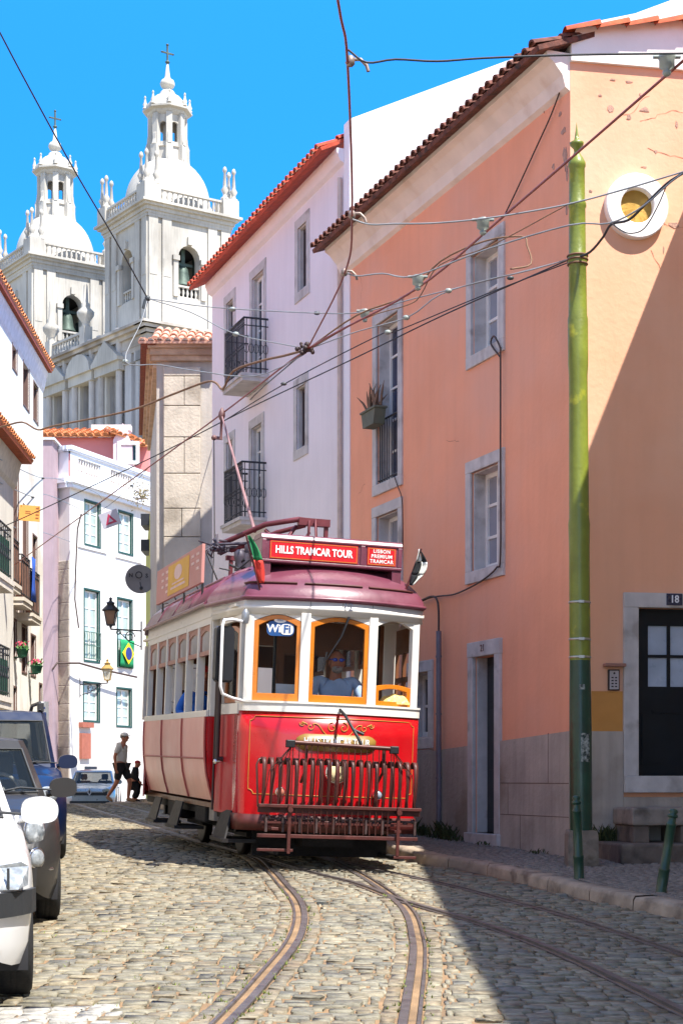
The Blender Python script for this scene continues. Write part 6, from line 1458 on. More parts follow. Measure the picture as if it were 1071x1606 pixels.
    # mirrors
    for s in (-1,1):
        mb = MB(Matrix.Translation((s*(hw+.07),yc+.28,zb2+.07))); mb.prism([(a*.1*p.get('mir',1), b*.075*p.get('mir',1)) for a, b in ((-1.15,-.9),(-.6,-1.15),(.65,-1.1),(1.1,-.7),(1.15,.35),(.85,.95),(.2,1.15),(-.7,1.0),(-1.15,.6))], -.045, .05); mb.tube([(-s*.14,.02,-.06),(-s*.02,.0,-.03)], .03, 8); q = B('mirror', mb, p.get('mirm', paint), sub=2)
    # door shut lines and handles
    mb = MB()
    for s in (-1,1):
        for y in (yc+.12, p['yB']+.02):
            mb.tube([(s*(wid(y)*1.002), y, p['zm']-.2),(s*(wid(y)*1.003),y,p['zm']),(s*wid(y)*.99,y,(p['zm']+zb2)/2+.03),(s*wid(y)*.955,y,zb2-.045)], .005, 4)
        mb.box(*sorted((s*wid(1.8)*.985,s*(wid(1.8)*.985+.025))), p['yB']-.22,p['yB']-.06,zb2-.16,zb2-.13)
    B('door_seam', mb, plast)
    root['_'] = 0; del root['_']
    return root, B, wid
def yawM(x, d, yaw): return Matrix.Translation((x, d, gz(x, d))) @ Matrix.Rotation(math.radians(yaw),4,'Z') @ Matrix.Rotation(.02,4,'X')
def lampset(B, x, y, z, rx, rz, nm, yaw=.35, ry=.06, m=None, ring=True):
    for s in (-1,1):
        Mh = Matrix.Translation((s*x,y,z)) @ Matrix.Rotation(s*yaw,4,'Z')
        mb = MB(Mh); mb.ball((0,0,0), 1., 18, sc=(rx,ry,rz)); h = B(nm, mb, m or lamp_gl)
        if ring: mb = MB(Mh); mb.tube([(rx*1.02*math.cos(a),.004,rz*1.02*math.sin(a)) for a in np.linspace(0,2*PI,25)[:-1]], .012, 6, closed=True); B('lamp_ring', mb, chrome_c, h)
white_p = mat('white_car_paint', 'dcdcdc', .25, .03, 2, coat=.7); grey_p = mat('graphite_car_paint', '2f2d2c', .45, .06, 3, coat=.25, metal=.0, spec=.35); blue_p = mat('blue_car_paint', '0a1a3a', .35, .06, 3, coat=.4); silver_p = mat('silver_car_paint', '9aa2a6', .3, .06, 3, coat=.6, metal=.4)
# white hatchback, nearest
P = dict(L=3.72,W=1.64,H=1.43,zb=.22,zm=.55,y1=.70,y2=3.06,r=.285,top=[(0,.70),(.06,.76),(.5,.86),(1.02,.95),(1.5,.97),(3.4,.98),(3.66,.93),(3.72,.80)],yc=1.06,ya=1.75,yb=3.2,yr=3.55,wr=.60,zbelt=.95,yB=2.15,mir=.98)
r_, B, wid = car('hatchback', 'white hatchback with black bumper strip, parked in front of the grey car', yawM(-2.395, 8.55, 13), P, white_p)
mb = MB(); P2 = []
for z0, z1, m_, nm in ((.50,.63,plast,'bumper_strip'),):
    mb.grid([[(x, y, z) for x, y in [(-wid(.40)-.006,.40)]+[(-wid(y_)-.008, y_-.008) for y_ in (.30,.2,.12,.05,.0)]+[(wid(y_)+.008, y_-.008) for y_ in (.0,.05,.12,.2,.30)]+[(wid(.40)+.006,.40)]] for z in (z0,z1)], 0, False); B(nm, mb, m_, solid=.03)
for s in (-1,1):
    mb = MB(); pts = [(s*.44,-.005,.645),(s*.72,.09,.645),(s*.775,.20,.66),(s*.78,.23,.76),(s*.74,.20,.785),(s*.45,.05,.75)]; mb.add(pts+[(x*.96,y+.06,z) for x,y,z in pts],[(0,1,2,3,4,5)]+[(i,(i+1)%6,6+(i+1)%6,6+i) for i in range(6)]); hl = B('headlight', mb, lamp_gl)
    mb = MB(); mb.ball((s*.58,.08,.705),.05,12); B('bulb_reflector', mb, chrome_c, hl)
    mb = MB(); mb.box(*sorted((s*.66,s*.675)),.07,.075,.65,.76); B('indicator_divider', mb, plast, hl)
mb = MB(); mb.box(-.42,.42,-.03,-.01,.66,.74); mb.box(-.5,.5,-.01,.04,.28,.42); B('grille', mb, plast)
mb = MB(); mb.box(-.26,.26,-.055,-.04,.50,.61); pl2 = B('plate', mb, mat('plate_white', 'dddddd', .5))
# small grey rounded car
P = dict(L=3.56,W=1.63,H=1.49,zb=.20,zm=.52,y1=.68,y2=2.98,r=.295,top=[(0,.62),(.08,.72),(.35,.86),(.95,.98),(1.4,1.0),(3.2,1.02),(3.5,.95),(3.56,.75)],yc=.98,ya=1.55,yb=3.0,yr=3.42,wr=.58,zbelt=.98,yB=2.0,nose=.26,mir=1.0,seatm=mat('pale_seat_cloth','8f949a',.9),wheelm=mat('ivory_steering_wheel','d8d4cc',.5))
r_, B, wid = car('small_car', 'small rounded graphite grey car with round lamps between the white and blue cars', yawM(-2.92, 12.6, 13.5), P, grey_p)
lampset(B, .585, .085, .735, .105, .12, 'headlight', .75, .05); lampset(B, .60, .02, .535, .072, .072, 'lower_lamp', .7, .035)
mb = MB(); mb.box(-.35,.35,-.01,.05,.28,.38); B('grille', mb, plast)
mb = MB(); mb.tube([(-.3,-.02,.63),(-.1,-.035,.64),(.1,-.035,.64),(.3,-.02,.63)], .016, 6); mb.tube([(.55,.06,.44),(.68,.13,.44),(.73,.2,.44)], .012, 6); mb.tube([(-.55,.06,.44),(-.68,.13,.44),(-.73,.2,.44)], .012, 6); B('chrome_trim', mb, chrome_c)
mb = MB(); mb.box(-.26,.26,-.04,-.03,.44,.55); B('plate', mb, MATS['plate_white'])
# blue people carrier
P = dict(L=4.2,W=1.74,H=1.86,zb=.24,zm=.6,y1=.82,y2=3.55,r=.31,top=[(0,.78),(.08,.88),(.5,1.02),(1.0,1.12),(1.4,1.14),(3.9,1.16),(4.15,1.1),(4.2,.8)],yc=1.0,ya=1.7,yb=4.0,yr=4.12,wr=.70,zbelt=1.12,yB=2.3,mir=1.05)
r_, B, wid = car('minivan', 'tall blue people carrier with roof bars parked behind the grey car', yawM(-4.06, 19.5, 14), P, blue_p)
lampset(B, .60, .05, .80, .15, .11, 'headlight', .6, .06, ring=False)
mb = MB()
for s in (-1,1): mb.tube([(s*.62,1.72,1.83),(s*.63,1.85,1.93),(s*.64,2.1,1.945),(s*.64,3.7,1.945),(s*.63,3.9,1.86)], .026, 8); mb.box(*sorted((s*.6,s*.67)),1.72,1.98,1.82,1.94)
B('roof_bar', mb, plast, bevel=.01)
mb = MB(); mb.box(-.4,.4,-.02,.05,.62,.74); mb.box(-.6,.6,-.01,.06,.3,.46); B('grille', mb, plast)
# distant silver van facing down the street
P = dict(L=4.2,W=1.78,H=1.56,zb=.24,zm=.55,y1=.85,y2=3.5,r=.31,top=[(0,.74),(.06,.84),(.5,.95),(.95,1.03),(1.3,1.05),(3.9,1.06),(4.15,1.0),(4.2,.8)],yc=.98,ya=1.65,yb=3.7,yr=4.05,wr=.66,zbelt=1.03,yB=2.2,cat='car')
xv = X_(141,59); r_, B, wid = car('estate_car', 'distant silver grey car facing the camera in front of the white parapet house', Matrix.Translation((xv,59,gz(xv,59)+.04)) @ Matrix.Rotation(math.radians(4),4,'Z'), P, silver_p)
lampset(B, .60, .04, .80, .18, .085, 'headlight', .5, .06, ring=False)
mb = MB(); mb.box(-.62,.62,-.02,.05,.62,.76); mb.box(-.7,.7,-.02,.06,.26,.42); B('grille', mb, plast)
mb = MB(); mb.prism([(0,.60),(.085,.74),(0,.88),(-.085,.74)], -.05,-.02); mb.prism([(0,.66),(.04,.74),(0,.82),(-.04,.74)], -.056,-.051, 1); mb.box(-.5,-.09,-.035,-.02,.73,.755); mb.box(.09,.5,-.035,-.02,.73,.755); B('badge', mb, [chrome_c, plast])
# ------------------------------------------------------------------ pole, bollards, steps
dP = 18.6; xp = X_(911, dP); zp = Z_(1362, dP)
def zr2(py): return Z_(py, dP)
pole = empty('tram_pole', (xp, dP, zp), 'tall bright green iron pole with dark green foot and pointed finial at the house corner', 'pole')
gr_b = mat('bright_green_pole_paint', '757f28', .42, .16, 5, .2, 25, coat=.2, col2='b3b02c', thr=(.62,.72), streak=.12); gr_d = mat('dark_green_pole_paint', '17402f', .4, .2, 5, .2, 25, coat=.2, col2='123026')
lean = (X_(904,dP)-xp)/(zr2(240)-zp)
Sh = Matrix(((1,0,lean,xp),(0,1,0,dP),(0,0,1,zp),(0,0,0,1)))
h = lambda py: zr2(py)-zp
mb = MB(Sh); mb.lathe([(.125,h(1300)-.02),(.125,h(1150)),(.122,h(1100)),(.116,h(1036))], 24); mb.build('foot', gr_d, pole)
mb = MB(Sh); mb.lathe([(.118,h(1036)),(.115,h(860)),(.122,h(822)),(.112,h(812)),(.104,h(590)),(.113,h(572)),(.113,h(500)),(.104,h(495)),(.098,h(418)),(.11,h(414)),(.11,h(404)),(.096,h(400)),(.092,h(328)),(.103,h(325)),(.103,h(320)),(.09,h(316)),(.088,h(264)),(.098,h(262)),(.098,h(256)),(.07,h(248)),(.045,h(243)),(.03,h(238))], 24); mb.build('shaft', gr_b, pole)
mb = MB(Sh); mb.lathe([(.03,h(240)),(.035,h(234)),(.075,h(228)),(.08,h(224)),(.03,h(220)),(.022,h(214)),(.001,h(192))], 16); mb.build('finial', gr_b, pole)
mb = MB(Sh)
for py in (945,1003,1031): mb.lathe([(.121,h(py)-.012),(.126,h(py)-.01),(.126,h(py)+.01),(.121,h(py)+.012)], 24); mb.box(-.03,.03,-.14,-.12,h(py)-.015,h(py)+.015)
mb.build('clamp_band', mat('steel_band', 'b4b2aa', .35, .1, 8, metal=.8), pole)
mb = MB(Sh)
for w, r0, pyt in ((.001,.128,1165),): 
    P = [[(r0*math.sin(a), -r0*math.cos(a), h(1195)+(h(1150)-h(1195))*k/6) for a in np.linspace(-.1,.75,7)] for k in range(7)]; mb.grid(P, 0, True)
mb.build('torn_sticker', mat('torn_paper', '8f938c', .8, .5, 40, col2='2c3a34', thr=(.45,.6)), pole); mb = MB(Sh)
P = [[(.1225*math.sin(a), -.1225*math.cos(a), h(1082)+(h(1070)-h(1082))*k/3) for a in np.linspace(-.2,.3,4)] for k in range(4)]; mb.grid(P[:3], 0, True)
mb.build('torn_sticker', mat('torn_paper', '8f938c', .8, .5, 40, col2='2c3a34', thr=(.45,.6)), pole)
mb = MB(Sh)
for py, rr in ((408,.112),(402,.112),(415,.108)): mb.tube([(rr*math.cos(a), rr*math.sin(a), h(py)) for a in np.linspace(0,2*PI,17)[:-1]], .012, 5, closed=True)
mb.build('wire_binding', mat('rusty_wire', '6a4a34', .6, .3, 20), pole)
mb = MB(Matrix.Translation((xp,dP,zp))); mb.prism([(-.17,-.1),(.17,-.1),(.165,.38),(.15,.43),(-.15,.43),(-.165,.38)], -.17,.17); fo = mb.build('plinth', mat('mossy_concrete', '7d7266', .95, .3, 6, .6, 25, col2='5a5448'), pole, bevel=.02)
def bollard(bx, by, tx, ty, d, label):
    b0, t0 = V((X_(bx,d),d,Z_(by,d)-.03)), V((X_(tx,d),d,Z_(ty,d))); ax = (t0-b0); Hh = ax.length; q = V((0,0,1)).rotation_difference(ax.normalized()).to_matrix().to_4x4()
    M = Matrix.Translation(b0) @ q; o = empty('bollard', b0, label, 'bollard', 'green iron bollards on the pavement', M=M)
    mb = MB(); mb.lathe([(.058,0),(.058,.05),(.052,.06),(.052,Hh*.30),(.055,Hh*.31),(.055,Hh*.33),(.048,Hh*.34),(.044,Hh*.80),(.05,Hh*.81),(.05,Hh*.83),(.040,Hh*.84),(.036,Hh*.9)], 16); mb.build('post', gr_d, o, local=True)
    mb = MB(); mb.lathe([(.036,Hh*.895),(.05,Hh*.905),(.05,Hh*.93),(.03,Hh*.94),(.045,Hh*.965),(.035,Hh*.99),(.001,Hh)], 16); mb.build('cap', gr_d, o, local=True)
bollard(908,1384,903,1247,17.1,'upright dark green bollard in front of the green pole'); bollard(1034,1404,1056,1268,15.75,'leaning dark green bollard in front of the stone steps')
# stone steps and bench slab under door 18
st = mat('dark_worn_stone', '6d6157', .9, .3, 4, .7, 20, col2='4a423b'); st2 = mat('pale_worn_stone', '8d8277', .9, .25, 5, .6, 20, col2='60574e')
stp = empty('stone_steps', FR.p(1.2,-.4,-.2), 'worn dark stone steps with a raised slab under door 18', 'steps')
mb = MB(FR.M); t0 = FR.t(930); mb.box(t0, RW*.6, -1.0, -.04, -1.2, FR.z(1000,1318)); mb.build('lower_step', st, stp, bevel=.03)
mb = MB(FR.M); t1 = FR.t(957); mb.box(t1, FR.t(1057), -.75, -.06, FR.z(1000,1292), FR.z(1000,1268)+.02); mb.build('slab', st2, stp, bevel=.025)
mb = MB(FR.M); mb.box(t1+.02, t1+.22, -.72, -.06, FR.z(1000,1319), FR.z(1000,1292)-.001); mb.box(FR.t(1057)-.2, FR.t(1057)-.02, -.72, -.06, FR.z(1000,1319), FR.z(1000,1292)-.001); mb.build('slab_support', st, stp, bevel=.02)
# weeds at the foot of the wall
wd2 = mat('wall_weeds', '3c4420', .85, .4, 20); mb = MB()
def tuft(p, n, hh, sp):
    for k in range(n):
        a = random.uniform(0,6.28); q = p+V((random.gauss(0,sp),random.gauss(0,sp),0)); d = V((math.cos(a),math.sin(a),0)); h_ = hh*random.uniform(.4,1.)
        w = V((-d.y,d.x,0))*.012; m_ = q+d*h_*.25+V((0,0,h_*.6)); e = q+d*h_*.6+V((0,0,h_)); mb.add([q-w*.5,q+w*.5,m_+w,e,m_-w],[(0,1,2,3,4)])
for px, n, hh in ((655,60,.28),(672,40,.2),(690,30,.16),(703,50,.3),(715,70,.24),(730,30,.1),(770,16,.08),(860,14,.08)):
    t = FL.t(px); p = FL.p(t,-.1,0); p.z = pz(p.x,p.y); tuft(p, n, hh, .07)
for px, n, hh in ((938,40,.22),(950,40,.2)):
    p = FR.p(FR.t(px),-.1,0); p.z = FR.z(px,1318) if px > 930 else pz(p.x,p.y); tuft(p, n, hh, .05)
tag(mb.build('wall_weeds', wd2), 'straggly weeds growing along the foot of the salmon wall', 'weeds', kind='stuff')
# downpipe and cables on the salmon wall
mb = MB(FL.M); tp_ = FL.t(697); mb.tube([(tp_,-.09,pt_(tp_)-1.6),(tp_,-.09,FL.z(697,990))], .038, 10)
for py in (1030,1120,1220): mb.lathe([(.046,-.015),(.046,.015)], 10, (tp_,-.09,FL.z(697,py)))
tag(mb.build('downpipe', mat('grey_downpipe', '6e6a74', .5, .1, 6)), 'grey pipe running up the salmon wall between the low window and the narrow door', 'pipe')
cab = mat('dark_wall_cable', '4a3a34', .7, .2, 10)
def wallcable(name, pts, r, label, fac=FL, y=-.03, m=None):
    mb = MB(fac.M); mb.tube(catmull([(fac.t(px), y, fac.z(px,py)) for px,py in pts], 5), r, 5); return tag(mb.build(name, m or cab), label, 'cable', 'cables fixed to the salmon wall')
wallcable('wall_cable', [(663,945),(680,938),(697,935),(720,932),(750,918),(770,905),(785,890),(791,870),(791,700),(791,560),(790,545),(781,528),(776,540),(790,560)], .012, 'cable running down beside the upper windows and along to the grey pipe', y=-.06)
wallcable('wall_cable', [(697,1000),(697,960),(694,940),(685,936),(670,942)], .016, 'short thick cable rising from the top of the grey pipe', y=-.09)
wallcable('wall_cable', [(892,120),(870,180),(845,235),(815,300),(798,335)], .010, 'thin cable slanting down from the top corner of the salmon wall', y=-.05)
wallcable('wall_cable', [(622,745),(628,762),(634,778),(636,800),(636,860),(630,880)], .008, 'thin loose wire hanging below the window with the plant box', y=-.05)
# planter with spiky succulents hung on the window railing
tpn = (FL.t(590)+FL.t(612))/2; zpn = FL.z(605,668); Mx = FL.M @ Matrix.Translation((tpn, -.16, zpn))
pb_ = empty('planter', Mx.to_translation(), 'grey plant box with spiky red aloes hung on the tall window of the salmon house', 'planter')
mb = MB(Mx); mb.prism([(-.22,0),(.22,0),(.29,.24),(-.29,.24)], -.09,.09); mb.box(-.31,.31,-.11,.11,.225,.26); mb.build('box', mat('grey_green_planter', '5d6152', .7, .15, 6), pb_, bevel=.01)
mb = MB(Mx)
for k in range(16):
    a = random.uniform(0,6.28); r = random.uniform(.08,.28); hh = random.uniform(.2,.42); b = V((random.uniform(-.2,.2),random.uniform(-.05,.05),.24)); mb.tube([b, b+V((math.cos(a)*r*.4,math.sin(a)*r*.3,hh*.6)), b+V((math.cos(a)*r,math.sin(a)*r*.6,hh))], [.022,.018,.002], 5)
mb.build('aloe', mat('red_green_aloe', '7a5a42', .6, .35, 8), pb_)
# ------------------------------------------------------------------ wall lanterns
lg = glass('lantern_glass', (.9,.8,.6,1), clear=.45, rough=.2)
def lantern(c, s, wallp, label, frame_m, tintm):
    o = empty('wall_lantern', wallp, label, 'street lamp', 'iron bracket lanterns'); M = Matrix.Translation(c) @ Matrix.Scale(s,4)
    mb = MB(M)
    for k in range(4):
        q = PI/4+PI/2*k; mb.tube([(.13*math.cos(q),.13*math.sin(q),-.25),(.21*math.cos(q),.21*math.sin(q),.12)], .014, 5)
    mb.lathe([(.14,-.27),(.14,-.24),(.05,-.28),(.03,-.34)], 4, smooth=False); mb.lathe([(.22,.11),(.235,.13),(.20,.17),(.10,.27),(.10,.31),(.13,.32),(.05,.36),(.03,.40),(.05,.43),(.01,.47)], 8, smooth=False)
    mb.build('cage', frame_m, o)
    mb = MB(M); mb.lathe([(.115,-.24),(.19,.11)], 4, smooth=False); mb.build('glazing', tintm, o)
    mb = MB(M); mb.lathe([(.03,-.2),(.06,-.1),(.06,0),(.03,.05)], 8); mb.build('bulb', mat('milky_bulb', 'e6dfd0', .3), o)
    mb = MB(); b = V(c)+V((0,0,-.36*s)); w = V(wallp); d = w-b; e = V((d.x,d.y,0)); w2 = V((w.x,w.y,b.z)); mb.tube([b+V((0,0,.06)), b, w2], .022, 6); mb.tube([w2+V((0,0,.25)), w2-V((0,0,.5))], .02, 6)
    c1 = b.lerp(w2,.62)+V((0,0,-.17)); u = e.normalized()
    mb.tube([c1+u*.15*math.cos(a)*(1-a/14)+V((0,0,.15*math.sin(a)*(1-a/14))) for a in np.linspace(0,9,26)], .014, 5)
    c2 = b.lerp(w2,.25)+V((0,0,-.08)); mb.tube([c2+u*.07*math.cos(a)*(1-a/14)+V((0,0,.07*math.sin(a)*(1-a/14))) for a in np.linspace(0,9,20)], .012, 5); mb.tube([c2+u*.05, c1+V((0,0,-.14)), w2-V((0,0,.42))], .014, 5)
    mb.build('bracket', iron, o); return o
lantern(W(174,965,43), 1.0, W(222,990,43.5), 'black lantern with smoky glass on a bracket beside the tram, above the other lantern', iron, mat('smoky_glass', '8a6a58', .15, .2, 4, spec=.7))
lantern(W(169,1055,62.6), 1.1, W(126,1078,63.6), 'ochre lantern on a scrolled bracket fixed to the white parapet house', mat('ochre_lantern_frame', '9a7a3a', .5, .2), lg)
# satellite dish
dD_ = 46.; c = W(220,908,dD_); o = empty('satellite_dish', c, 'grey satellite dish with dark lettering mounted above the tram roof', 'satellite dish'); Md_ = Matrix.Translation(c) @ Matrix.Rotation(math.radians(12),4,'Z') @ Matrix.Rotation(math.radians(82),4,'X')
mb = MB(Md_); mb.lathe([(.001,-.06),(.15,-.05),(.3,-.025),(.40,.0),(.41,.0),(.41,-.012),(.3,-.04),(.001,-.08)], 32); dd_ = mb.build('dish', mat('grey_dish_paint', '7d7a7c', .5, .08, 4), o)
mb = MB(Md_); mb.tube([(0,-.1,.02),(0,-.35,.3)], .014, 6); mb.lathe([(.05,0),(.05,.08)], 8, (0,-.35,.28)); mb.tube([(0,0,-.07),(.2,0,-.2),(.55,.05,-.35)], .025, 6); mb.build('arm', iron, o)
Mt = Matrix.Translation(c+V((-.02,-.10,0))) @ Matrix.Rotation(math.radians(12),4,'Z')
for s_, x, sz in (('N',-.22,.15),('S',.22,.15)): text('lettering', s_, sz, Mt @ Matrix.Translation((x,.0,.08)) @ UP, iron, dd_, thick=.004, bold=.006)
mb = MB(Mt @ Matrix.Translation((0,0,.1))); mb.tube([(.085*math.cos(a),0,.085*math.sin(a)) for a in np.linspace(0,2*PI,21)[:-1]], .016, 5, closed=True); mb.build('lettering', iron, dd_)
# hanging plates
dS = 47.; M = Matrix.Translation(W(173,814,dS)) @ Matrix.Rotation(math.radians(-20),4,'Y'); o = empty('warning_plate', W(173,814,dS), 'tilted grey plate with a red triangle hanging on the wires', 'sign')
mb = MB(M); mb.box(-.27,.27,-.01,.01,-.22,.22); pp = mb.build('plate', mat('grey_sign_plate', 'a8a6b4', .5, .05), o)
mb = MB(M); tri = [(-.17,-.14),(.17,-.14),(0,.16)]; ti = [(-.075,-.085),(.075,-.085),(0,.045)]; mb.grid([[(x,-.014,z) for x,z in tri+tri[:1]],[(x,-.014,z) for x,z in ti+ti[:1]]], 0, False); mb.build('triangle', mat('crimson_sign_paint', 'a02048', .5), pp)
dS2 = 36.; M = Matrix.Translation(W(47,805,dS2)) @ Matrix.Rotation(math.radians(3),4,'Y') @ Matrix.Rotation(math.radians(10),4,'Z'); o = empty('orange_plate', W(47,805,dS2), 'small orange plate hanging on the wires by the left houses', 'sign')
mb = MB(M); mb.box(-.225,.225,-.008,.008,-.17,.17); pp = mb.build('plate', mat('orange_sign_plate', 'e8a04c', .6, .06, 6), o)
mb = MB(M)
for k in range(4): mb.box(.13,.2,-.012,-.009,.10-.07*k,.13-.07*k)
for k in range(2): mb.box(-.09,.02,-.012,-.009,.03-.04*k,.045-.04*k)
for x in (-.18,.18): mb.ball((x,-.01,.15),.012,6)
mb.build('print', mat('brown_print', '9a5a28', .7), pp)
dS3 = 46.; o = empty('road_sign', W(70,1150,dS3), 'narrow white road sign with blue marks seen behind the blue car', 'sign'); mb = MB(); c = W(70,1120,dS3); mb.box(c.x-.12,c.x+.12,dS3,dS3+.02,c.z-.35,c.z+.35); pp = mb.build('plate', mat('white_sign_face', 'e4e6ea', .5), o)
mb = MB(); mb.box(c.x-.06,c.x+.05,dS3-.01,dS3-.001,c.z-.22,c.z+.05); mb.box(c.x-.02,c.x+.02,dS3-.01,dS3-.001,c.z+.14,c.z+.2); mb.build('symbol', mat('sign_blue', '2456a8', .5), pp)
mb = MB(); mb.tube([(c.x,dS3+.04,gz(c.x,dS3)-.2),(c.x,dS3+.04,c.z+.35)], .03, 6); mb.build('post', MATS['steel_band'], o)
# flower pots on the tall white house
for px, py, lb in ((22,1024,'green pot of pink flowers nearest on the tall white wall'),(45,1050,'green pot of pink flowers further along the tall white wall')):
    t = FT.t(px); p = FT.p(t,-.22,FT.z(px,py)); o = empty('flower_pot', p, lb, 'flower pot', 'flower pots on the tall white house'); M = Matrix.Translation(p) @ Matrix.Scale(.8,4)
    mb = MB(M); mb.lathe([(.14,-.12),(.2,.1),(.22,.1),(.22,.13)], 10); mb.box(-.25,.05,-.02,.02,-.16,-.12); mb.build('pot', MATS['green_balcony_screen'], o)
    mb = MB(M)
    for k in range(90):
        q = V((random.gauss(0,.11),random.gauss(0,.11),random.uniform(.1,.36))); a = V((random.gauss(0,1),random.gauss(0,1),random.gauss(0,1))).normalized()*.05; b = a.orthogonal().normalized()*.035; mb.add([q-a,q+b,q+a,q-b],[(0,1,2,3)], False, 1 if q.z > .22 and random.random() < .7 else 0)
    mb.build('blooms', [mat('pot_leaves','4a7a3a',.8,.3,10), mat('pink_blooms','d0486a',.8,.2,10)], o)
# dry shrub on the parapet and blue cloth on a balcony
p = W(222,782,60.); o = empty('shrub', p, 'dry brown shrub sprouting by the white parapet under the deep eave', 'shrub'); mb = MB()
for k in range(24):
    a = V((random.gauss(0,.5),random.gauss(0,.3),random.uniform(-.1,.9))).normalized(); mb.tube([p, p+a*.25, p+a*.5+V((random.gauss(0,.08),0,random.gauss(0,.08)))], [.014,.01,.004], 4)
mb.build('twigs', mat('dry_twigs','7a6250',.9,.2), o); mb = MB()
for k in range(260):
    a = V((random.gauss(0,.22),random.gauss(0,.16),random.gauss(.2,.22))); q = p+a; u = V((random.gauss(0,1),random.gauss(0,1),random.gauss(0,1))).normalized()*.045; b = u.orthogonal().normalized()*.03; mb.add([q-u,q+b,q+u,q-b],[(0,1,2,3)])
mb.build('foliage', mat('dry_leaves','8f8468',.9,.35,8,col2='6a6a48'), o)
t = FTo3.t(56); z = FTo3.z(56,935); mb = MB(FT.M); mb.grid([[(t-.6+.12*i, -.40-.02*math.sin(i*2+j), z+.95-.28*j) for i in range(6)] for j in range(5)]); cl = mb.build('blue_cloth', mat('blue_cloth','2a56b8',.9,.2,6), solid=.01); tag(cl, 'blue and white cloth hung over the far brown balcony', 'cloth')
# ------------------------------------------------------------------ overhead wires
wc1 = mat('copper_contact_wire', '8a4a44', .45, .15, 4, metal=.3); wg = mat('grey_steel_wire', '8c8f92', .5, .2, 6, metal=.3); wk = mat('black_cable', '2c2c30', .6, .1); wb_ = mat('brown_cable', '7a5c44', .7, .2, 8); ins = mat('porcelain_insulator', '8d958e', .35, .15, 8); insd = mat('dark_insulator', '3f4446', .5, .2, 8)
HC = 5.15
def hp(px, py, hgt=HC): d = hgt*F/(HY-py); return W(px, py, d)
def wire(label, pts, r, m, ins_at=(), smooth=4, name='overhead_wire'):
    mb = MB(); mb.tube(catmull(pts, smooth), r*.78, 6); o = mb.build(name, m); tag(o, label, 'wire', 'overhead wires'); 
    for p, kind in ins_at:
        q = MB(Matrix.Translation(p) @ Matrix.Scale(.62,4))
        if kind == 'c': q.lathe([(.03,-.20),(.05,-.18),(.05,-.15),(.03,-.14),(.09,-.10),(.09,-.02),(.10,0),(.10,.03),(.05,.05)], 12); q.tube([(-.16,0,.02),(.16,0,.02)], .022, 6); q.build('insulator', ins, o)
        elif kind == 'b': q.ball((0,0,0), .05, 10, sc=(1.4,1,1)); q.build('insulator', ins, o)
        elif kind == 'd': q.ball((0,0,0), .045, 8, sc=(1.6,1,.9)); q.build('insulator', insd, o)
        elif kind == 'h': q.tube([(-.05,0,.0),(.03,0,.05),(.12,0,.05),(.19,0,-.02),(.21,0,-.09)], .022, 7); q.lathe([(.03,-.03),(.055,.0),(.055,.06),(.03,.09)], 10); q.build('hanger_arm', mat('rusty_hanger','8a7a70',.5,.3,14,metal=.4), o)
    return o
A = [hp(1071,95),hp(800,330),hp(650,455),hp(482,548),hp(340,655),hp(155,790)]
wire('reddish contact wire slanting past the green pole down to the trolley head', [A[0]+(A[0]-A[1])*.8]+A+[A[-1]+(A[-1]-A[-2])*1.2], .014, wc1, smooth=6)
Bp = [hp(530,2),hp(545,100),hp(552,340),hp(540,430),hp(482,548)]
wire('reddish contact wire with three hooked hangers climbing steeply into the sky', [Bp[0]+(Bp[0]-Bp[1])*3]+Bp, .013, wc1, [(Bp[1]+V((.02,0,0)),'h'),(Bp[2]+V((0,0,0)),'h'),(Bp[3]+V((0,0,0)),'h')], smooth=6)
def run(spec, d0, d1):
    n = len(spec)-1; L0 = [0]
    for a, b in zip(spec, spec[1:]): L0.append(L0[-1]+math.hypot(b[0]-a[0], b[1]-a[1]))
    return [W(x, y, d0+(d1-d0)*l/L0[-1]) for (x, y), l in zip(spec, L0)]
nd = 21.4
wire('dark wire sloping down across the sky to a knot beside the church tower', [W(-86,-120,18.)]+run([(0,50),(60,163),(120,272),(180,374),(232,468)], 18.6, nd), .012, wk)
wire('grey span wire from the tower knot across the townhouse to the green pole', run([(232,468),(335,482),(497,491),(570,489),(650,468),(780,436),(903,404)], nd, 18.6), .009, wg, [(W(497,491,20.4),'d'),(W(572,489,20.1),'c'),(W(365,485,20.9),'b')])
wire('thin twisted wire from the knot by the tower to the black junction', run([(232,468),(300,490),(370,524),(476,546)], nd, 19.9), .009, wg, [(W(370,524,20.6),'b')])
wire('wire dropping from the knot by the tower then crossing the stone house', run([(232,468),(222,505),(197,567),(250,572),(310,582),(400,590),(470,560),(482,548)], nd, 19.9), .009, wg, [(W(197,567,21.2),'b')])
wire('topmost span wire from a hook against the sky to a porcelain insulator', run([(546,78),(575,98),(620,93),(685,96),(760,91),(900,86),(1045,84),(1300,82)], 11.75, 12.), .010, wk, [(W(1045,92,12.),'c')])
wire('span wire from a hook under the dark eave passing just above the round window', run([(553,344),(580,352),(620,351),(680,350),(757,343),(840,330),(900,318),(985,295),(1075,268),(1250,215)], 15.2, 14.2), .010, wg, [(W(757,347,15.),'c')])
wire('span wire passing in front of the pole and the round window', run([(541,427),(560,433),(600,429),(650,433),(760,392),(893,353),(955,350),(1010,322),(1075,268),(1250,160)], 17., 14.3), .010, wg, [(W(655,436,16.8),'c')])
wire('brown cable bundle looping from the junction past the upper salmon-house window', run([(482,548),(560,494),(640,462),(690,410),(760,378),(818,371),(826,385),(832,414),(800,422)], 19.9, 18.4), .013, wb_)
wire('second brown cable following the bundle with a slack loop', run([(482,550),(570,500),(640,478),(660,462),(690,415),(770,385),(895,318)], 19.9, 17.9), .008, wb_)
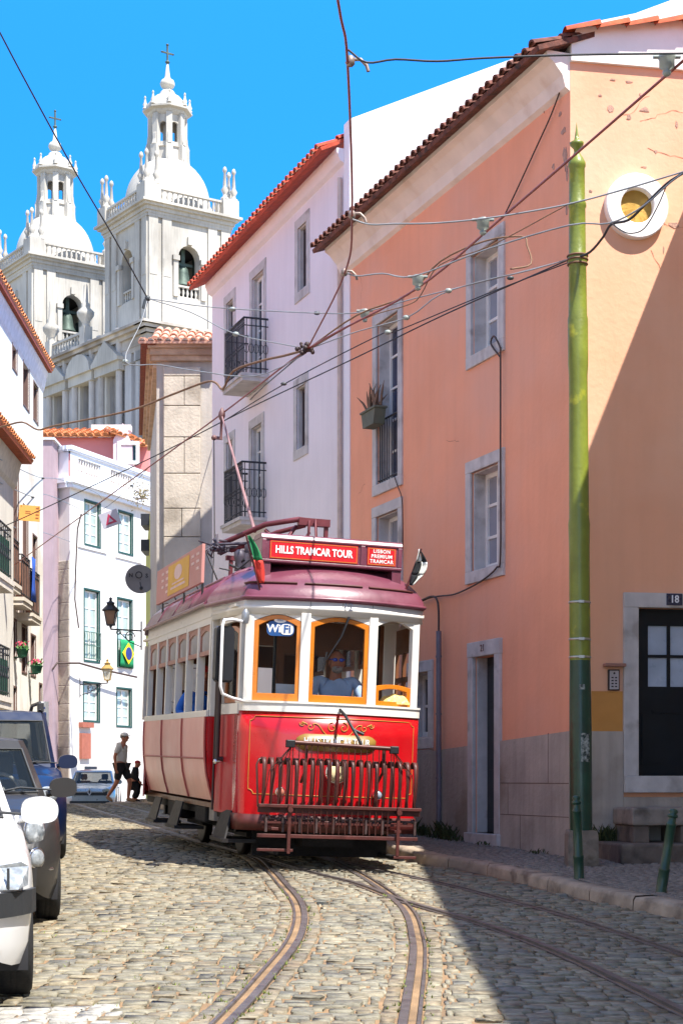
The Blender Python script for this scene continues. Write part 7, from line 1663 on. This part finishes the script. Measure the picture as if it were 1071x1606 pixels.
wire('twisted wire with white insulators from the junction to the green pole', run([(490,545),(560,520),(640,497),(690,462),(760,440),(830,424),(903,403)], 19.9, 18.6), .009, wg, [(W(637,498,19.4),'b'),(W(703,456,19.2),'b'),(W(800,436,18.9),'d')])
wire('dark stay wire low across the salmon house to the green pole', run([(352,660),(450,600),(600,523),(620,520),(760,462),(903,407)], 23., 18.6), .009, wk, [(W(608,521,20.6),'b'),(W(445,602,22),'d')])
wire('straight black cable crossing townhouse and salmon house down to the green pole', run([(-60,855),(75,795),(250,712),(385,643),(560,560),(700,492),(903,402)], 31., 18.6), .011, wk)
wire('thin black wire from the junction down to the white parapet house', run([(482,548),(415,605),(352,660),(250,718),(207,762),(160,800),(128,806)], 19.9, 63.4), .012, wk, [(W(207,762,45),'d')])
wire('thick brown sagging cable passing below the church to the wire junction', run([(-40,672),(0,670),(35,662),(60,674),(85,668),(200,645),(262,622),(320,600),(338,600),(350,610),(366,582),(410,566),(445,558),(482,548)], 30., 20.), .020, wb_)
wire('bundle of twisted cables from the pole head up past the round window', run([(903,405),(925,395),(945,372),(958,352),(985,345),(1010,322),(1045,288),(1085,262),(1250,150)], 18.55, 15.), .018, wk)
wire('slack black loop hanging under the round window bundle', run([(958,350),(975,362),(990,366),(1010,358),(1030,325),(1045,290)], 17.2, 16.4), .008, wk)
wire('upper of three small wires reaching the white parapet house', run([(-30,705),(0,720),(60,748),(95,752),(150,772),(162,785)], 30., 63.4), .014, wg, [(W(68,750,40),'d')])
wire('middle of three small wires reaching the white parapet house', run([(-30,740),(0,757),(55,780),(75,776),(130,800),(152,808)], 30., 63.4), .014, wg, [(W(52,780,40),'d')])
wire('lower wire under the orange plate to the white parapet house', run([(-30,800),(0,815),(40,834),(65,834),(118,852)], 30., 63.4), .014, wg)
mb = MB(); mb.tube([W(128,806,63.4),W(122,830,63.4),W(119,900,63.4),W(118,940,63.4),W(124,985,63.4)], .03, 6); tag(mb.build('wall_cable', cab), 'dark cable running down the corner of the white parapet house', 'cable', 'cables on the white parapet house')
mb = MB(); mb.tube([W(83,1050,63.),W(90,1040,63.),W(125,1040,64.),W(160,1050,65.5),W(215,1062,68.)], .04, 6); tag(mb.build('wall_cable', cab), 'thick cable running along the front of the white parapet house', 'cable', 'cables on the white parapet house')
mb = MB(Matrix.Translation(W(482,548,19.9)))
for k in range(14): mb.ball((random.gauss(0,.05),random.gauss(0,.03),random.gauss(0,.03)), random.uniform(.02,.04), 6)
tag(mb.build('wire_junction', mat('dark_rusty_junction','3a2826',.6,.3,20)), 'dark clamp where the contact wires and cables meet', 'clamp')
mb = MB(Matrix.Translation(W(232,468,nd))); mb.ball((0,0,0),.04,8); mb.tube([(-.02,0,-.02),(-.05,0,-.13)], .03, 6); tag(mb.build('wire_knot', insd), 'small dark knot of wires in front of the church tower base', 'clamp')
